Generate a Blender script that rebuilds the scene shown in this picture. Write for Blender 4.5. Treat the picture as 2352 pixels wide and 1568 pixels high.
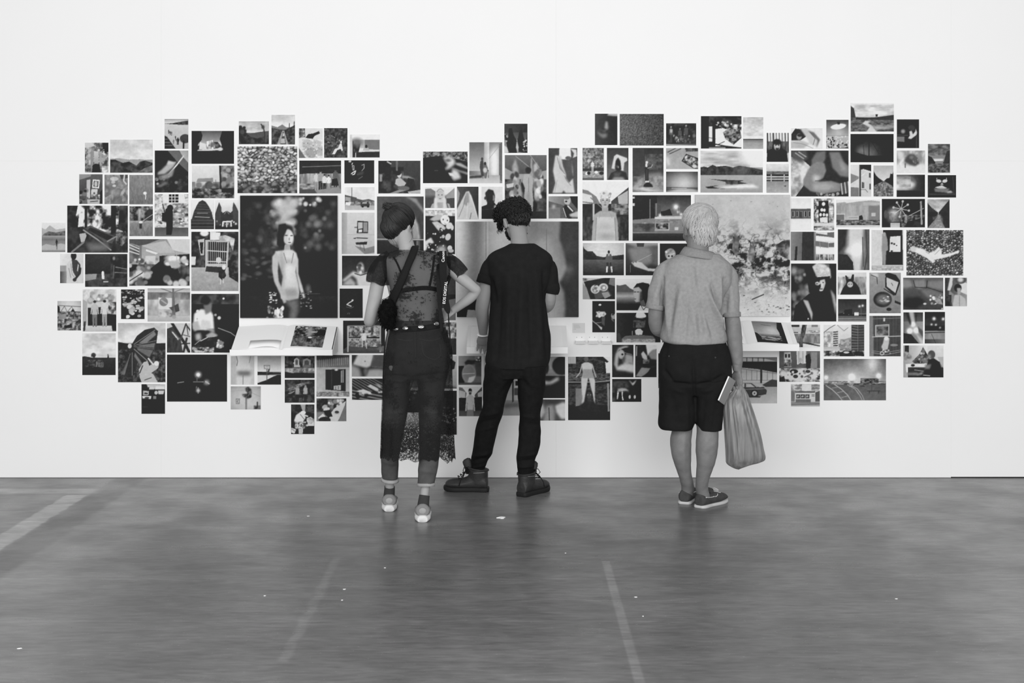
import bpy, bmesh, math, random
import numpy as np
from mathutils import Vector, Matrix
from mathutils.bvhtree import BVHTree

# ------------------------------------------------------------------ camera, world, lights, exposure
F = 3017.5          # focal length in pixels of the 2352 px wide frame
D = 8.5             # camera to wall, metres
H = 1.62            # camera height, metres
HY = 522.0          # row of the horizon
S = F / D           # pixels per metre on the wall
sc = bpy.context.scene
for o in list(bpy.data.objects):
    bpy.data.objects.remove(o)
col = sc.collection
cam = bpy.data.cameras.new('camera'); camo = bpy.data.objects.new('camera', cam); col.objects.link(camo)
camo.location = (0, -D, H); camo.rotation_euler = (math.pi / 2, 0, 0)
cam.sensor_width = 36; cam.lens = 36 * F / 2352; cam.shift_y = -(784 - HY) / 2352
cam.clip_end = 200
sc.camera = camo
world = bpy.data.worlds.new('hall_daylight'); sc.world = world; world.use_nodes = True
world.node_tree.nodes['Background'].inputs[0].default_value = (1, 1, 1, 1)
world.node_tree.nodes['Background'].inputs[1].default_value = 0.44
def area(name, loc, rot, sx, sy, power):
    l = bpy.data.lights.new(name, 'AREA'); l.shape = 'RECTANGLE'; l.size = sx; l.size_y = sy; l.energy = power
    o = bpy.data.objects.new(name, l); col.objects.link(o); o.location = loc; o.rotation_euler = rot
    return o
area('front_fill_light', (0, -9.2, 2.7), (math.radians(87), 0, 0), 11.0, 4.2, 765)  # unseen area light added behind the camera to brighten the wall evenly
sc.view_settings.view_transform = 'Standard'; sc.view_settings.look = 'None'
sc.view_settings.exposure = 0.0; sc.view_settings.gamma = 1.0; sc.view_settings.use_curve_mapping = False

# ------------------------------------------------------------------ helpers
random.seed(7); RNG = np.random.default_rng(7)
def lin(s):
    return s / 12.92 if s <= 0.04045 else ((s + 0.055) / 1.055) ** 2.4
def W(px, py, z):
    """picture row/column seen at distance z from the camera -> point"""
    return Vector(((px - 1176) * z / F, z - D, H - (py - HY) * z / F))
def zfloor(py):
    return F * H / (py - HY)
def tag(o, label=None, cat=None, group=None, kind=None):
    if label: o['label'] = label
    if cat: o['category'] = cat
    if group: o['group'] = group
    if kind: o['kind'] = kind
    return o
def empty(name, loc, label, cat, group=None):
    o = bpy.data.objects.new(name, None); col.objects.link(o); o.location = loc; o.empty_display_size = .1
    return tag(o, label, cat, group)
def link(name, me, m=None, parent=None, smooth=False):
    o = bpy.data.objects.new(name, me); col.objects.link(o)
    if m is not None: me.materials.append(m)
    if smooth: me.polygons.foreach_set('use_smooth', [True] * len(me.polygons))
    if parent is not None:
        o.parent = parent
        bpy.context.view_layer.update()
        o.matrix_parent_inverse = parent.matrix_world.inverted()
    return o
def mesh(name, verts, faces):
    me = bpy.data.meshes.new(name); me.from_pydata([tuple(v) for v in verts], [], faces); me.update()
    return me
class MB:
    """collects closed shapes into one mesh"""
    def __init__(s): s.v = []; s.f = []
    def add(s, v, f):
        n = len(s.v); s.v += [tuple(p) for p in v]; s.f += [tuple(i + n for i in q) for q in f]; return s
    def box(s, a, b):
        (x0, y0, z0), (x1, y1, z1) = a, b
        return s.add([(x0,y0,z0),(x1,y0,z0),(x1,y1,z0),(x0,y1,z0),(x0,y0,z1),(x1,y0,z1),(x1,y1,z1),(x0,y1,z1)],
                     [(3,2,1,0),(4,5,6,7),(0,1,5,4),(1,2,6,5),(2,3,7,6),(3,0,4,7)])
    def tube(s, pts, r, n=6, cap=True, flat=1.0):
        v, f = tube(pts, r, n, cap, flat); return s.add(v, f)
    def build(s, name, m, parent=None, smooth=False, bevel=0):
        me = mesh(name, s.v, s.f)
        if bevel:
            bm = bmesh.new(); bm.from_mesh(me)
            bmesh.ops.bevel(bm, geom=bm.edges[:], offset=bevel, segments=2, affect='EDGES', profile=.6)
            bm.to_mesh(me); bm.free()
        return link(name, me, m, parent, smooth)
def frames(P):
    n = len(P); T = []
    for i in range(n):
        t = P[min(i + 1, n - 1)] - P[max(i - 1, 0)]
        T.append(t.normalized() if t.length > 1e-9 else Vector((0, 0, 1)))
    u = Vector((1, 0, 0)); u = u - T[0] * u.dot(T[0])
    if u.length < .2: u = Vector((0, 1, 0)) - T[0] * T[0].y
    u.normalize(); U = []
    for i in range(n):
        u = u - T[i] * u.dot(T[i]); u.normalize(); U.append(u.copy())
    return T, U
def tube(pts, r, n=8, cap=True, flat=1.0):
    P = [Vector(p) for p in pts]; T, U = frames(P); V = []; Fc = []
    R = r if hasattr(r, '__len__') else [r] * len(P)
    for i, p in enumerate(P):
        w = T[i].cross(U[i])
        for k in range(n):
            a = 2 * math.pi * k / n
            V.append(p + U[i] * (math.cos(a) * R[i]) + w * (math.sin(a) * R[i] * flat))
    for i in range(len(P) - 1):
        for k in range(n):
            a = i * n + k; b = i * n + (k + 1) % n
            Fc.append((a, b, b + n, a + n))
    if cap:
        Fc.append(tuple(range(n - 1, -1, -1))); m = (len(P) - 1) * n; Fc.append(tuple(range(m, m + n)))
    return V, Fc
def catmull(rows, sub=4):
    A = np.array(rows, float); out = []
    for i in range(len(A) - 1):
        p0 = A[max(i - 1, 0)]; p1 = A[i]; p2 = A[i + 1]; p3 = A[min(i + 2, len(A) - 1)]
        for k in range(sub):
            t = k / sub
            out.append(.5 * (2 * p1 + (p2 - p0) * t + (2 * p0 - 5 * p1 + 4 * p2 - p3) * t * t + (3 * p1 - p0 - 3 * p2 + p3) * t ** 3))
    out.append(A[-1]); return np.array(out)

# ------------------------------------------------------------------ materials (grey scale, node based)
def nmat(name):
    m = bpy.data.materials.new(name); m.use_nodes = True
    nt = m.node_tree; return m, nt, nt.nodes['Principled BSDF']
def N(nt, typ, **kw):
    n = nt.nodes.new(typ)
    for k, v in kw.items(): setattr(n, k, v)
    return n
def mat(name, s, rough=.6, spec=.4, var=.08, scale=12, bump=0.0, bscale=None, metal=0, stretch=(1, 1, 1)):
    """s: display grey of the thing under full light; var: mottling"""
    m, nt, b = nmat(name); g = lin(s)
    b.inputs['Roughness'].default_value = rough; b.inputs['Specular IOR Level'].default_value = spec; b.inputs['Metallic'].default_value = metal
    tc = N(nt, 'ShaderNodeTexCoord'); mp = N(nt, 'ShaderNodeMapping'); mp.inputs['Scale'].default_value = stretch
    nt.links.new(tc.outputs['Object'], mp.inputs[0])
    no = N(nt, 'ShaderNodeTexNoise'); no.inputs['Scale'].default_value = scale; no.inputs['Detail'].default_value = 5
    nt.links.new(mp.outputs[0], no.inputs['Vector'])
    r = N(nt, 'ShaderNodeMapRange'); r.inputs[1].default_value = .3; r.inputs[2].default_value = .7
    r.inputs[3].default_value = g * (1 - var); r.inputs[4].default_value = g * (1 + var)
    nt.links.new(no.outputs['Fac'], r.inputs[0]); nt.links.new(r.outputs[0], b.inputs['Base Color'])
    if bump:
        n2 = N(nt, 'ShaderNodeTexNoise'); n2.inputs['Scale'].default_value = bscale or scale * 4; n2.inputs['Detail'].default_value = 3
        nt.links.new(mp.outputs[0], n2.inputs['Vector'])
        bp = N(nt, 'ShaderNodeBump'); bp.inputs['Strength'].default_value = bump; bp.inputs['Distance'].default_value = .004
        nt.links.new(n2.outputs['Fac'], bp.inputs['Height']); nt.links.new(bp.outputs[0], b.inputs['Normal'])
    return m

WALLV = .93
M = {}
M['wall'] = mat('white_painted_board', .935, .75, .2, .006, 2.0)
M['backing'] = mat('dark_gap', .12, .9, .1)
M['white'] = mat('white_lacquer', .93, .45, .4, .01, 3)
M['paper'] = mat('book_paper', .945, .7, .2, .01, 6)
M['card'] = mat('grey_card_tray_shade', .83, .7, .2, .01, 6)
M['ink'] = mat('grey_ink', .62, .7, .2, .02)
M['blackcover'] = mat('dark_book_cover', .25, .6, .3)

# prints: one flat picture per sheet, held in the sheet's own colour layer
def make_print_mat(name, rough):
    m, nt, b = nmat(name); at = N(nt, 'ShaderNodeAttribute', attribute_name='picture')
    no = N(nt, 'ShaderNodeTexNoise'); no.inputs['Scale'].default_value = 900
    r = N(nt, 'ShaderNodeMapRange'); r.inputs[3].default_value = .93; r.inputs[4].default_value = 1.07
    mx = N(nt, 'ShaderNodeVectorMath', operation='SCALE')
    nt.links.new(no.outputs['Fac'], r.inputs[0]); nt.links.new(at.outputs['Color'], mx.inputs[0]); nt.links.new(r.outputs[0], mx.inputs['Scale'])
    nt.links.new(mx.outputs[0], b.inputs['Base Color'])
    b.inputs['Roughness'].default_value = rough; b.inputs['Specular IOR Level'].default_value = .15
    return m
M['print'] = make_print_mat('matt_photo_paper', .6)

# floor: polished worn concrete with axis-parallel marks
def floor_mat():
    m, nt, b = nmat('polished_concrete'); L = nt.links.new
    tc = N(nt, 'ShaderNodeTexCoord')
    def noise(scale, stretch, detail=5, dist=0.0):
        mp = N(nt, 'ShaderNodeMapping'); mp.inputs['Scale'].default_value = stretch
        n = N(nt, 'ShaderNodeTexNoise'); n.inputs['Scale'].default_value = scale; n.inputs['Detail'].default_value = detail; n.inputs['Distortion'].default_value = dist
        L(tc.outputs['Object'], mp.inputs[0]); L(mp.outputs[0], n.inputs['Vector']); return n.outputs['Fac']
    def mr(f, a, c, lo, hi, smooth=True):
        r = N(nt, 'ShaderNodeMapRange', interpolation_type='SMOOTHSTEP' if smooth else 'LINEAR')
        L(f, r.inputs[0]); r.inputs[1].default_value = a; r.inputs[2].default_value = c; r.inputs[3].default_value = lo; r.inputs[4].default_value = hi
        return r.outputs[0]
    def ma(op, a, c):
        n = N(nt, 'ShaderNodeMath', operation=op)
        for i, q in enumerate((a, c)):
            if isinstance(q, (int, float)): n.inputs[i].default_value = q
            else: L(q, n.inputs[i])
        return n.outputs[0]
    # slightly wandering coordinates so that marks have worn edges
    wob = ma('MULTIPLY', ma('SUBTRACT', noise(9, (1, 1, 1)), .5), .05)
    sx = N(nt, 'ShaderNodeSeparateXYZ'); L(tc.outputs['Object'], sx.inputs[0])
    X = ma('ADD', sx.outputs[0], wob); Y = ma('ADD', sx.outputs[1], wob); X0 = sx.outputs[0]; Y0 = sx.outputs[1]
    def rect(x0, x1, y0, y1, e=.02, xx=None, yy=None):
        xx = X if xx is None else xx; yy = Y if yy is None else yy
        q = ma('MULTIPLY', mr(xx, x0 - e, x0 + e, 0, 1), mr(xx, x1 - e, x1 + e, 1, 0))
        return ma('MULTIPLY', q, ma('MULTIPLY', mr(yy, y0 - e, y0 + e, 0, 1), mr(yy, y1 - e, y1 + e, 1, 0)))
    g = lin(.42)
    base = ma('MULTIPLY', mr(noise(1.1, (1, .8, 1), 6, .4), .3, .7, .84, 1.14), g)
    base = ma('MULTIPLY', base, mr(noise(7, (.4, 1.6, 1), 6, .8), .25, .75, .82, 1.18))
    base = ma('MULTIPLY', base, mr(noise(34, (.35, 1.3, 1), 4), .3, .72, .86, 1.13))
    base = ma('MULTIPLY', base, mr(noise(60, (.12, 1, 1), 4, .5), .58, .74, 1, .74))
    spk = mr(noise(120, (.5, 1, 1), 2), .70, .74, 0, .25); base = ma('ADD', base, ma('MULTIPLY', spk, .6))
    worn = mr(noise(5, (1, 1, 1), 5), .25, .6, .45, 1)
    for (x0, x1, y0, y1, amt, e) in [(-2.70, -2.57, -2.3, -.55, 1.3, .012), (-6, -2.52, -.50, -.36, 1.2, .025), (-2.56, -2.36, -4.2, -.02, -.50, .025),
                                     (.436, .474, -5.6, -2.12, .55, .006), (-.875, -.835, -3.6, -2.05, .34, .012), (-6, 6, -2.452, -2.432, .24, .008),
                                     (-6, .6, -3.105, -3.085, .18, .008), (-6, 6, -1.29, -1.26, .12, .01), (-6, 6, -3.98, -3.95, .12, .012)]:
        tight = e < .012
        q = rect(x0, x1, y0, y1, e, X0 if tight else None, Y0 if tight else None)
        base = ma('MULTIPLY', base, ma('ADD', ma('MULTIPLY', ma('MULTIPLY', q, worn), amt), 1))
    L(base, b.inputs['Base Color'])
    L(mr(noise(3, (1, 1, 1), 5), .3, .7, .26, .40), b.inputs['Roughness'])
    b.inputs['Specular IOR Level'].default_value = .5
    bp = N(nt, 'ShaderNodeBump'); bp.inputs['Strength'].default_value = .05; bp.inputs['Distance'].default_value = .01
    L(noise(18, (.7, 1, 1), 4), bp.inputs['Height']); L(bp.outputs[0], b.inputs['Normal'])
    return m
M['floor'] = floor_mat()

# ------------------------------------------------------------------ the hall: floor, wall of white boards
fl = MB().box((-9, -14, -.05), (9, .3, 0)).build('floor', M['floor']); tag(fl, 'grey polished concrete floor with pale tape marks', kind='structure')
wb = MB().box((-9, .03, 0), (9, .2, 5.2)).build('wall_back', M['backing']); tag(wb, 'white painted exhibition wall of large boards', kind='structure')
xs = [-9, -7.38, -4.825, -2.27, .285, 2.84, 5.395, 9]
for i in range(len(xs) - 1):
    for (z0, z1) in ((.0025 if xs[i] < 2 else .007, 2.05), (2.05, 5.2)):
        g = .00012
        MB().box((xs[i] + g, 0, z0 + (g if z0 > 1 else 0)), (xs[i + 1] - g, .03, z1 - g)).build('wall_panel', M['wall'], wb)

# ------------------------------------------------------------------ painter for the flat pictures on the prints (units: per cent of the sheet, grey 0..100)
class C:
    def __init__(s, w, h, seed):
        s.w, s.h = w, h; s.r = np.random.default_rng(seed); s.a = np.full((h, w), 50.0)
        s.X, s.Y = np.meshgrid((np.arange(w) + .5) / w * 100, (np.arange(h) + .5) / h * 100)
    def box(s, x0, y0, x1, y1): return (s.X >= x0) & (s.X <= x1) & (s.Y >= y0) & (s.Y <= y1)
    def b(s, v): s.a[:] = v; return s
    def gv(s, v0, v1, y0=0, y1=100, x0=0, x1=100):
        m = s.box(x0, y0, x1, y1); s.a[m] = (v0 + (v1 - v0) * (s.Y - y0) / max(y1 - y0, .1))[m]; return s
    def gh(s, v0, v1, x0=0, x1=100, y0=0, y1=100):
        m = s.box(x0, y0, x1, y1); s.a[m] = (v0 + (v1 - v0) * (s.X - x0) / max(x1 - x0, .1))[m]; return s
    def noise(s, cells, ax=1.0, octv=3):
        out = np.zeros((s.h, s.w)); amp = 1.0; tot = 0
        for o in range(octv):
            nx = max(2, int(cells * 2 ** o)); ny = max(2, int(nx * s.h / s.w * ax))
            g = s.r.random((ny + 2, nx + 2)); fx = s.X / 100 * nx; fy = s.Y / 100 * ny
            ix = np.minimum(fx.astype(int), nx); iy = np.minimum(fy.astype(int), ny); tx = fx - ix; ty = fy - iy
            tx = tx * tx * (3 - 2 * tx); ty = ty * ty * (3 - 2 * ty)
            out += amp * ((g[iy, ix] * (1 - tx) + g[iy, ix + 1] * tx) * (1 - ty) + (g[iy + 1, ix] * (1 - tx) + g[iy + 1, ix + 1] * tx) * ty)
            tot += amp; amp *= .6
        return out / tot
    def t(s, v0, v1, cells=8, x0=0, y0=0, x1=100, y1=100, ax=1.0, o=1.0, c=2.2):
        q = np.clip((s.noise(cells, ax) - .5) * c + .5, 0, 1); m = s.box(x0, y0, x1, y1)
        s.a[m] = (s.a * (1 - o) + (v0 + (v1 - v0) * q) * o)[m]; return s
    def n(s, amp, cells=10, ax=1.0): s.a += (s.noise(cells, ax) - .5) * 2 * amp; return s
    def mix(s, m, v, o=1.0): s.a = s.a * (1 - m * o) + v * m * o; return s
    def e(s, x, y, rx, ry, v, soft=6, rot=0, o=1.0):
        dx = (s.X - x) / 100 * s.w; dy = (s.Y - y) / 100 * s.h; a = math.radians(rot); ca, sa = math.cos(a), math.sin(a)
        u = (dx * ca + dy * sa) / (rx / 100 * s.w); w = (-dx * sa + dy * ca) / (ry / 100 * s.h)
        d = np.sqrt(u * u + w * w); k = max(soft / 100, .02)
        return s.mix(np.clip((1 + k - d) / (2 * k), 0, 1), v, o)
    def poly(s, pts):
        m = np.zeros((s.h, s.w), bool); x = pts[0::2]; y = pts[1::2]; n = len(x)
        for i in range(n):
            x0, y0, x1, y1 = x[i], y[i], x[(i + 1) % n], y[(i + 1) % n]
            if y0 == y1: continue
            m ^= ((s.Y >= min(y0, y1)) & (s.Y < max(y0, y1))) & (s.X < x0 + (s.Y - y0) * (x1 - x0) / (y1 - y0))
        return m.astype(float)
    def p(s, v, *pts): return s.mix(s.poly(pts), v)
    def q(s, v, soft, *pts): return s.mix(blur(s.poly(pts), max(1, int(soft / 100 * s.w))), v)
    def tp(s, v0, v1, cells, *pts):
        m = s.poly(pts); qn = np.clip((s.noise(cells) - .5) * 2.4 + .5, 0, 1); return s.mix(m, v0 + (v1 - v0) * qn)
    def l(s, v, wd, *pts):
        px = s.X / 100 * s.w; py = s.Y / 100 * s.h; d = np.full((s.h, s.w), 1e9)
        for i in range(0, len(pts) - 2, 2):
            ax, ay, bx, by = pts[i] / 100 * s.w, pts[i + 1] / 100 * s.h, pts[i + 2] / 100 * s.w, pts[i + 3] / 100 * s.h
            L2 = (bx - ax) ** 2 + (by - ay) ** 2 + 1e-9; tt = np.clip(((px - ax) * (bx - ax) + (py - ay) * (by - ay)) / L2, 0, 1)
            d = np.minimum(d, np.hypot(px - ax - tt * (bx - ax), py - ay - tt * (by - ay)))
        return s.mix(np.clip(wd / 200 * s.w - d + .7, 0, 1.4) / 1.4, v)
    def k(s, n, v0, v1, r, x0=0, y0=0, x1=100, y1=100, ay=1.0, soft=30, o=1.0):
        for i in range(n):
            x = x0 + (x1 - x0) * s.r.random(); y = y0 + (y1 - y0) * s.r.random(); q = r * (.5 + s.r.random())
            s.e(x, y, q, q * ay * s.w / s.h, v0 + (v1 - v0) * s.r.random(), soft, s.r.random() * 40 - 20, o)
        return s
    def f(s, x, y0, y1, v, v2=None, hair=None, wide=1.0):
        """a plain standing figure: head, clothed trunk, legs"""
        h = y1 - y0; u = h * s.h / s.w * wide; v2 = v if v2 is None else v2
        s.p(v2, x - .09 * u, y0 + .48 * h, x - .085 * u, y1, x - .02 * u, y1, x, y0 + .56 * h, x + .02 * u, y1, x + .085 * u, y1, x + .09 * u, y0 + .48 * h)
        s.p(v, x - .04 * u, y0 + .14 * h, x - .13 * u, y0 + .20 * h, x - .16 * u, y0 + .52 * h, x - .12 * u, y0 + .52 * h, x - .09 * u, y0 + .3 * h, x - .10 * u, y0 + .54 * h,
            x + .10 * u, y0 + .54 * h, x + .09 * u, y0 + .3 * h, x + .12 * u, y0 + .52 * h, x + .16 * u, y0 + .52 * h, x + .13 * u, y0 + .20 * h, x + .04 * u, y0 + .14 * h)
        s.e(x, y0 + .075 * h, .055 * u, .075 * h, v)
        if hair is not None: s.e(x, y0 + .045 * h, .06 * u, .05 * h, hair)
        return s
    def g(s, x, y, r, v):
        d2 = ((s.X - x) / r) ** 2 + ((s.Y - y) / r * s.h / s.w) ** 2; s.a += v * np.exp(-d2); return s
    def vg(s, a):
        s.a *= 1 - a / 100 * np.clip(((s.X - 50) ** 2 + (s.Y - 50) ** 2) / 5000, 0, 1) ** 1.2; return s
    def vor(s, n, v0, v1, edge=.12, x0=0, y0=0, x1=100, y1=100, dark=5, ay=1.0):
        """rounded lumps packed side by side, each with its own tone and a dark joint"""
        g = int(math.sqrt(n)); sx = np.array([(i % g + s.r.random()) / g * 100 for i in range(g * g)]); sy = np.array([(i // g + s.r.random()) / g * 100 for i in range(g * g)]); tone = s.r.random(g * g)
        b1 = np.full((s.h, s.w), 1e9); b2 = b1.copy(); t1 = np.zeros((s.h, s.w)); dyy = np.zeros((s.h, s.w)); k = s.h / s.w * ay
        for x, y, q in zip(sx, sy, tone):
            d = np.hypot(s.X - x, (s.Y - y) * k); m = d < b1; b2 = np.where(m, b1, np.minimum(b2, d)); t1 = np.where(m, q, t1); dyy = np.where(m, s.Y - y, dyy); b1 = np.where(m, d, b1)
        e = np.clip((b2 - b1) / (100 / g) / edge, 0, 1); v = (v0 + (v1 - v0) * t1) * (1 - np.clip(dyy * g / 100, -.5, .8) * .5); m = s.box(x0, y0, x1, y1)
        s.a[m] = (dark + (v - dark) * e ** .7)[m]; return s
    def rep(s, it, fn):
        for i in it: fn(s, i)
        return s
    def bl(s, r): s.a = blur(s.a, max(1, int(r / 100 * s.w))); return s
def blur(a, r):
    for ax in (0, 1):
        for _ in range(2):
            k = min(r, a.shape[ax] // 2 - 1)
            if k < 1: continue
            pad = [(0, 0), (0, 0)]; pad[ax] = (k + 1, k); c = np.cumsum(np.pad(a, pad, 'edge'), axis=ax)
            n = a.shape[ax]; hi = np.take(c, range(2 * k + 1, 2 * k + 1 + n), axis=ax); lo = np.take(c, range(0, n), axis=ax)
            a = (hi - lo) / (2 * k + 1)
    return a
CELL = 1.2
def picture_grid(fn, wpx, hpx, seed, cell=CELL):
    nx = max(12, int(round(wpx / cell))); ny = max(12, int(round(hpx / cell)))
    c = C(nx * 2, ny * 2, seed); fn(c); c.n(2.6, wpx / 9).n(2.8, wpx / 3.5); a = c.a.reshape(ny, 2, nx, 2).mean((1, 3))
    a = 48 + (a - 50) * 1.28; a = np.clip(a, 0, 100) / 100 * .78 + .15; a = np.where(a <= .04045, a / 12.92, ((a + .055) / 1.055) ** 2.4) * .93
    return nx, ny, a
def grid_faces(nx, ny):
    i = np.arange(nx * ny).reshape(ny, nx)
    return np.stack([i[1:, :-1], i[1:, 1:], i[:-1, 1:], i[:-1, :-1]], -1).reshape(-1, 4)
def paint(me, vals, extra=0, ev=.75):
    at = me.color_attributes.new('picture', 'FLOAT_COLOR', 'POINT'); q = np.concatenate([vals.ravel(), np.full(extra, ev)])
    at.data.foreach_set('color', np.stack([q, q, q, np.ones_like(q)], -1).astype(np.float32).ravel())
NPR = [0]
def R(label, x0, y0, x1, y1, fn, thick=.0025, edge=.7):
    NPR[0] += 1
    nx, ny, a = picture_grid(fn, x1 - x0, y1 - y0, NPR[0])
    xa, xb, za, zb = (x0 - 1176) / S, (x1 - 1176) / S, H - (y0 - HY) / S, H - (y1 - HY) / S
    # a mounted sheet stands a little nearer the camera, so its true edges lie a touch inside
    kk = (D - thick) / D; xa *= kk; xb *= kk; za = H + (za - H) * kk; zb = H + (zb - H) * kk
    gx, gz = np.meshgrid(np.linspace(xa, xb, nx), np.linspace(za, zb, ny))
    v = np.stack([gx, np.full_like(gx, -thick), gz], -1).reshape(-1, 3)
    n = nx * ny; y = -.0003
    ex = np.array([(xa, -thick, za), (xb, -thick, za), (xb, -thick, zb), (xa, -thick, zb), (xa, y, za), (xb, y, za), (xb, y, zb), (xa, y, zb)])
    f = [tuple(q) for q in grid_faces(nx, ny)] + [tuple(n + j for j in q) for q in ((0, 4, 5, 1), (1, 5, 6, 2), (2, 6, 7, 3), (3, 7, 4, 0), (4, 7, 6, 5))]
    me = mesh('photo_print', np.vstack([v, ex]), f); paint(me, a, 8, edge)
    return tag(link('photo_print', me, M['print']), label, 'photo print', 'photo prints pasted on the white wall')

# ------------------------------------------------------------------ the prints, roughly from one end of the wall to the other
R('print of a market lane with hanging cloths and a dark doorway', 195, 327.5, 249, 396, lambda c: c.t(20, 75, 9).p(80, 0, 0, 30, 0, 45, 12, 0, 18).p(12, 75, 0, 100, 0, 100, 30, 75, 40).k(30, 50, 95, 6, 15, 25, 85, 65).p(55, 25, 30, 38, 30, 36, 80, 24, 82).p(62, 60, 30, 72, 30, 70, 80, 62, 72).gv(80, 60, 30, 72, 40, 58).p(5, 33, 75, 45, 70, 62, 72, 68, 100, 30, 100).t(60, 90, 12, 72, 78, 100, 100))
R('print of rolling wooded hills under a broad cloudy sky', 253, 320.5, 350.5, 396.5, lambda c: c.gv(78, 92, 0, 60).t(72, 92, 4, 0, 0, 100, 58, 1.6, .6).p(60, 0, 58, 20, 56, 45, 60, 70, 59, 100, 62, 100, 100, 0, 100).tp(8, 30, 9, 0, 60, 12, 60, 30, 70, 45, 66, 62, 78, 70, 66, 82, 63, 100, 70, 100, 100, 0, 100).tp(30, 50, 7, 62, 100, 80, 86, 100, 76, 100, 92, 82, 100).n(4, 20))
R('print of people walking along lakeside steps by a round tree', 378, 273, 432.5, 341.5, lambda c: c.gv(70, 88, 0, 18).b(80).gv(60, 85, 0, 14).tp(10, 35, 12, 0, 17, 30, 15, 70, 10, 100, 6, 100, 20, 60, 20).gv(78, 70, 22, 100).p(15, 0, 55, 12, 60, 48, 100, 0, 100).l(60, 1.5, 0, 68, 14, 68).l(60, 1.5, 0, 78, 24, 78).l(60, 1.5, 0, 88, 34, 88).e(86, 66, 22, 15, 22).l(10, 7, 80, 75, 79, 100).f(18, 36, 50, 15).f(24, 40, 54, 15).f(30, 42, 56, 15).f(46, 56, 72, 20).f(56, 62, 86, 8, None, None, 1.4).f(38, 68, 84, 40))
R('print of a feathery wet palm leaf caught in slanting sunlight', 355.5, 345.5, 432.5, 442, lambda c: c.b(12).p(40, 38, 0, 70, 0, 100, 30, 100, 52, 70, 30).p(75, 72, 0, 100, 0, 100, 30, 84, 16).l(88, 4, 85, 14, 66, 34, 38, 60).t(5, 30, 8, 0, 60, 100, 100, 1, .8).q(70, 3, 65, 28, 40, 30, 30, 38, 20, 46, 10, 52, 8, 58, 30, 56, 55, 40).q(80, 2, 40, 24, 58, 28, 66, 26, 56, 32, 36, 34).q(55, 3, 12, 62, 40, 54, 60, 40, 52, 62, 24, 70).q(45, 3, 5, 86, 30, 74, 40, 78, 20, 86).tp(5, 25, 8, 45, 72, 62, 56, 85, 60, 100, 70, 100, 100, 40, 100).k(10, 45, 70, 4, 5, 60, 70, 85).vg(20))
R('print of a sunlit white house between black trees', 440, 300.5, 537.5, 376, lambda c: c.gv(30, 70, 0, 45).gv(14, 6, 45, 100).p(85, 20, 34, 34, 40, 36, 56, 18, 56).p(90, 36, 32, 50, 28, 52, 56, 36, 56).l(40, 1, 42, 30, 42, 52).l(40, 1, 46, 30, 46, 52).k(16, 40, 85, 4, 24, 36, 70, 56).tp(5, 40, 12, 52, 34, 62, 34, 70, 48, 56, 56).q(85, 1, 12, 58, 72, 52, 74, 57, 40, 61, 14, 61).tp(2, 12, 10, 0, 0, 22, 0, 26, 14, 24, 28, 16, 40, 14, 62, 0, 62).tp(2, 12, 10, 72, 0, 100, 0, 100, 70, 74, 56, 66, 26).p(10, 0, 60, 100, 60, 100, 100, 0, 100))
R('print of a low building beside a tall painted billboard', 441, 380, 538, 455, lambda c: c.gv(88, 80, 0, 50).p(55, 14, 40, 50, 38, 50, 60, 8, 60).p(78, 8, 50, 50, 50, 50, 60, 14, 72, 8, 72).k(26, 5, 55, 6, 2, 58, 72, 80).t(5, 60, 12, 0, 70, 100, 100, 1.5).tp(25, 60, 9, 66, 0, 100, 0, 100, 70, 70, 72).l(5, 4, 66, 0, 68, 70).k(14, 15, 70, 5, 72, 6, 96, 62).p(8, 70, 70, 100, 68, 100, 84, 70, 82).l(30, 1, 56, 44, 57, 60))
R('print of a framed portrait hung above a small altar', 182, 400, 235.5, 468, lambda c: c.gv(35, 20).p(55, 0, 0, 50, 0, 50, 8, 0, 20).p(75, 32, 20, 48, 18, 46, 82, 32, 82).p(88, 58, 18, 88, 20, 84, 48, 55, 46).p(35, 62, 22, 83, 24, 80, 44, 60, 42).e(71, 33, 6, 9, 75).p(80, 52, 50, 78, 50, 76, 72, 50, 74).k(22, 10, 60, 7, 0, 55, 35, 95).k(12, 20, 90, 5, 55, 60, 95, 80).p(70, 34, 84, 88, 84, 86, 100, 36, 100).l(10, 3, 48, 92, 78, 90).p(6, 88, 60, 100, 50, 100, 100, 88, 100))
R('print of a laughing muddy figure with arms held wide', 240, 401, 293.5, 468.5, lambda c: c.t(40, 70, 6).p(20, 65, 0, 100, 0, 100, 12, 70, 16).l(90, 6, 85, 2, 82, 22, 92, 32).p(40, 22, 52, 40, 46, 62, 46, 80, 52, 100, 72, 98, 88, 76, 66, 74, 100, 26, 100, 28, 66, 4, 78, 0, 70).e(42, 28, 17, 19, 48).e(42, 15, 18, 7, 85).e(38, 26, 9, 5, 78).e(42, 38, 8, 4, 90).e(46, 60, 18, 12, 58, 40).e(78, 60, 6, 12, 80, 40, 30).e(34, 70, 5, 14, 65, 40).t(30, 60, 8, 0, 0, 100, 100, 1, .25))
R('print of a single white flower in plain grey grass', 297, 401.5, 351, 469, lambda c: c.gv(52, 42).n(10, 24, .4).e(66, 62, 7, 5, 96, 20).l(92, 3, 67, 64, 70, 72, 68, 82))
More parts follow.
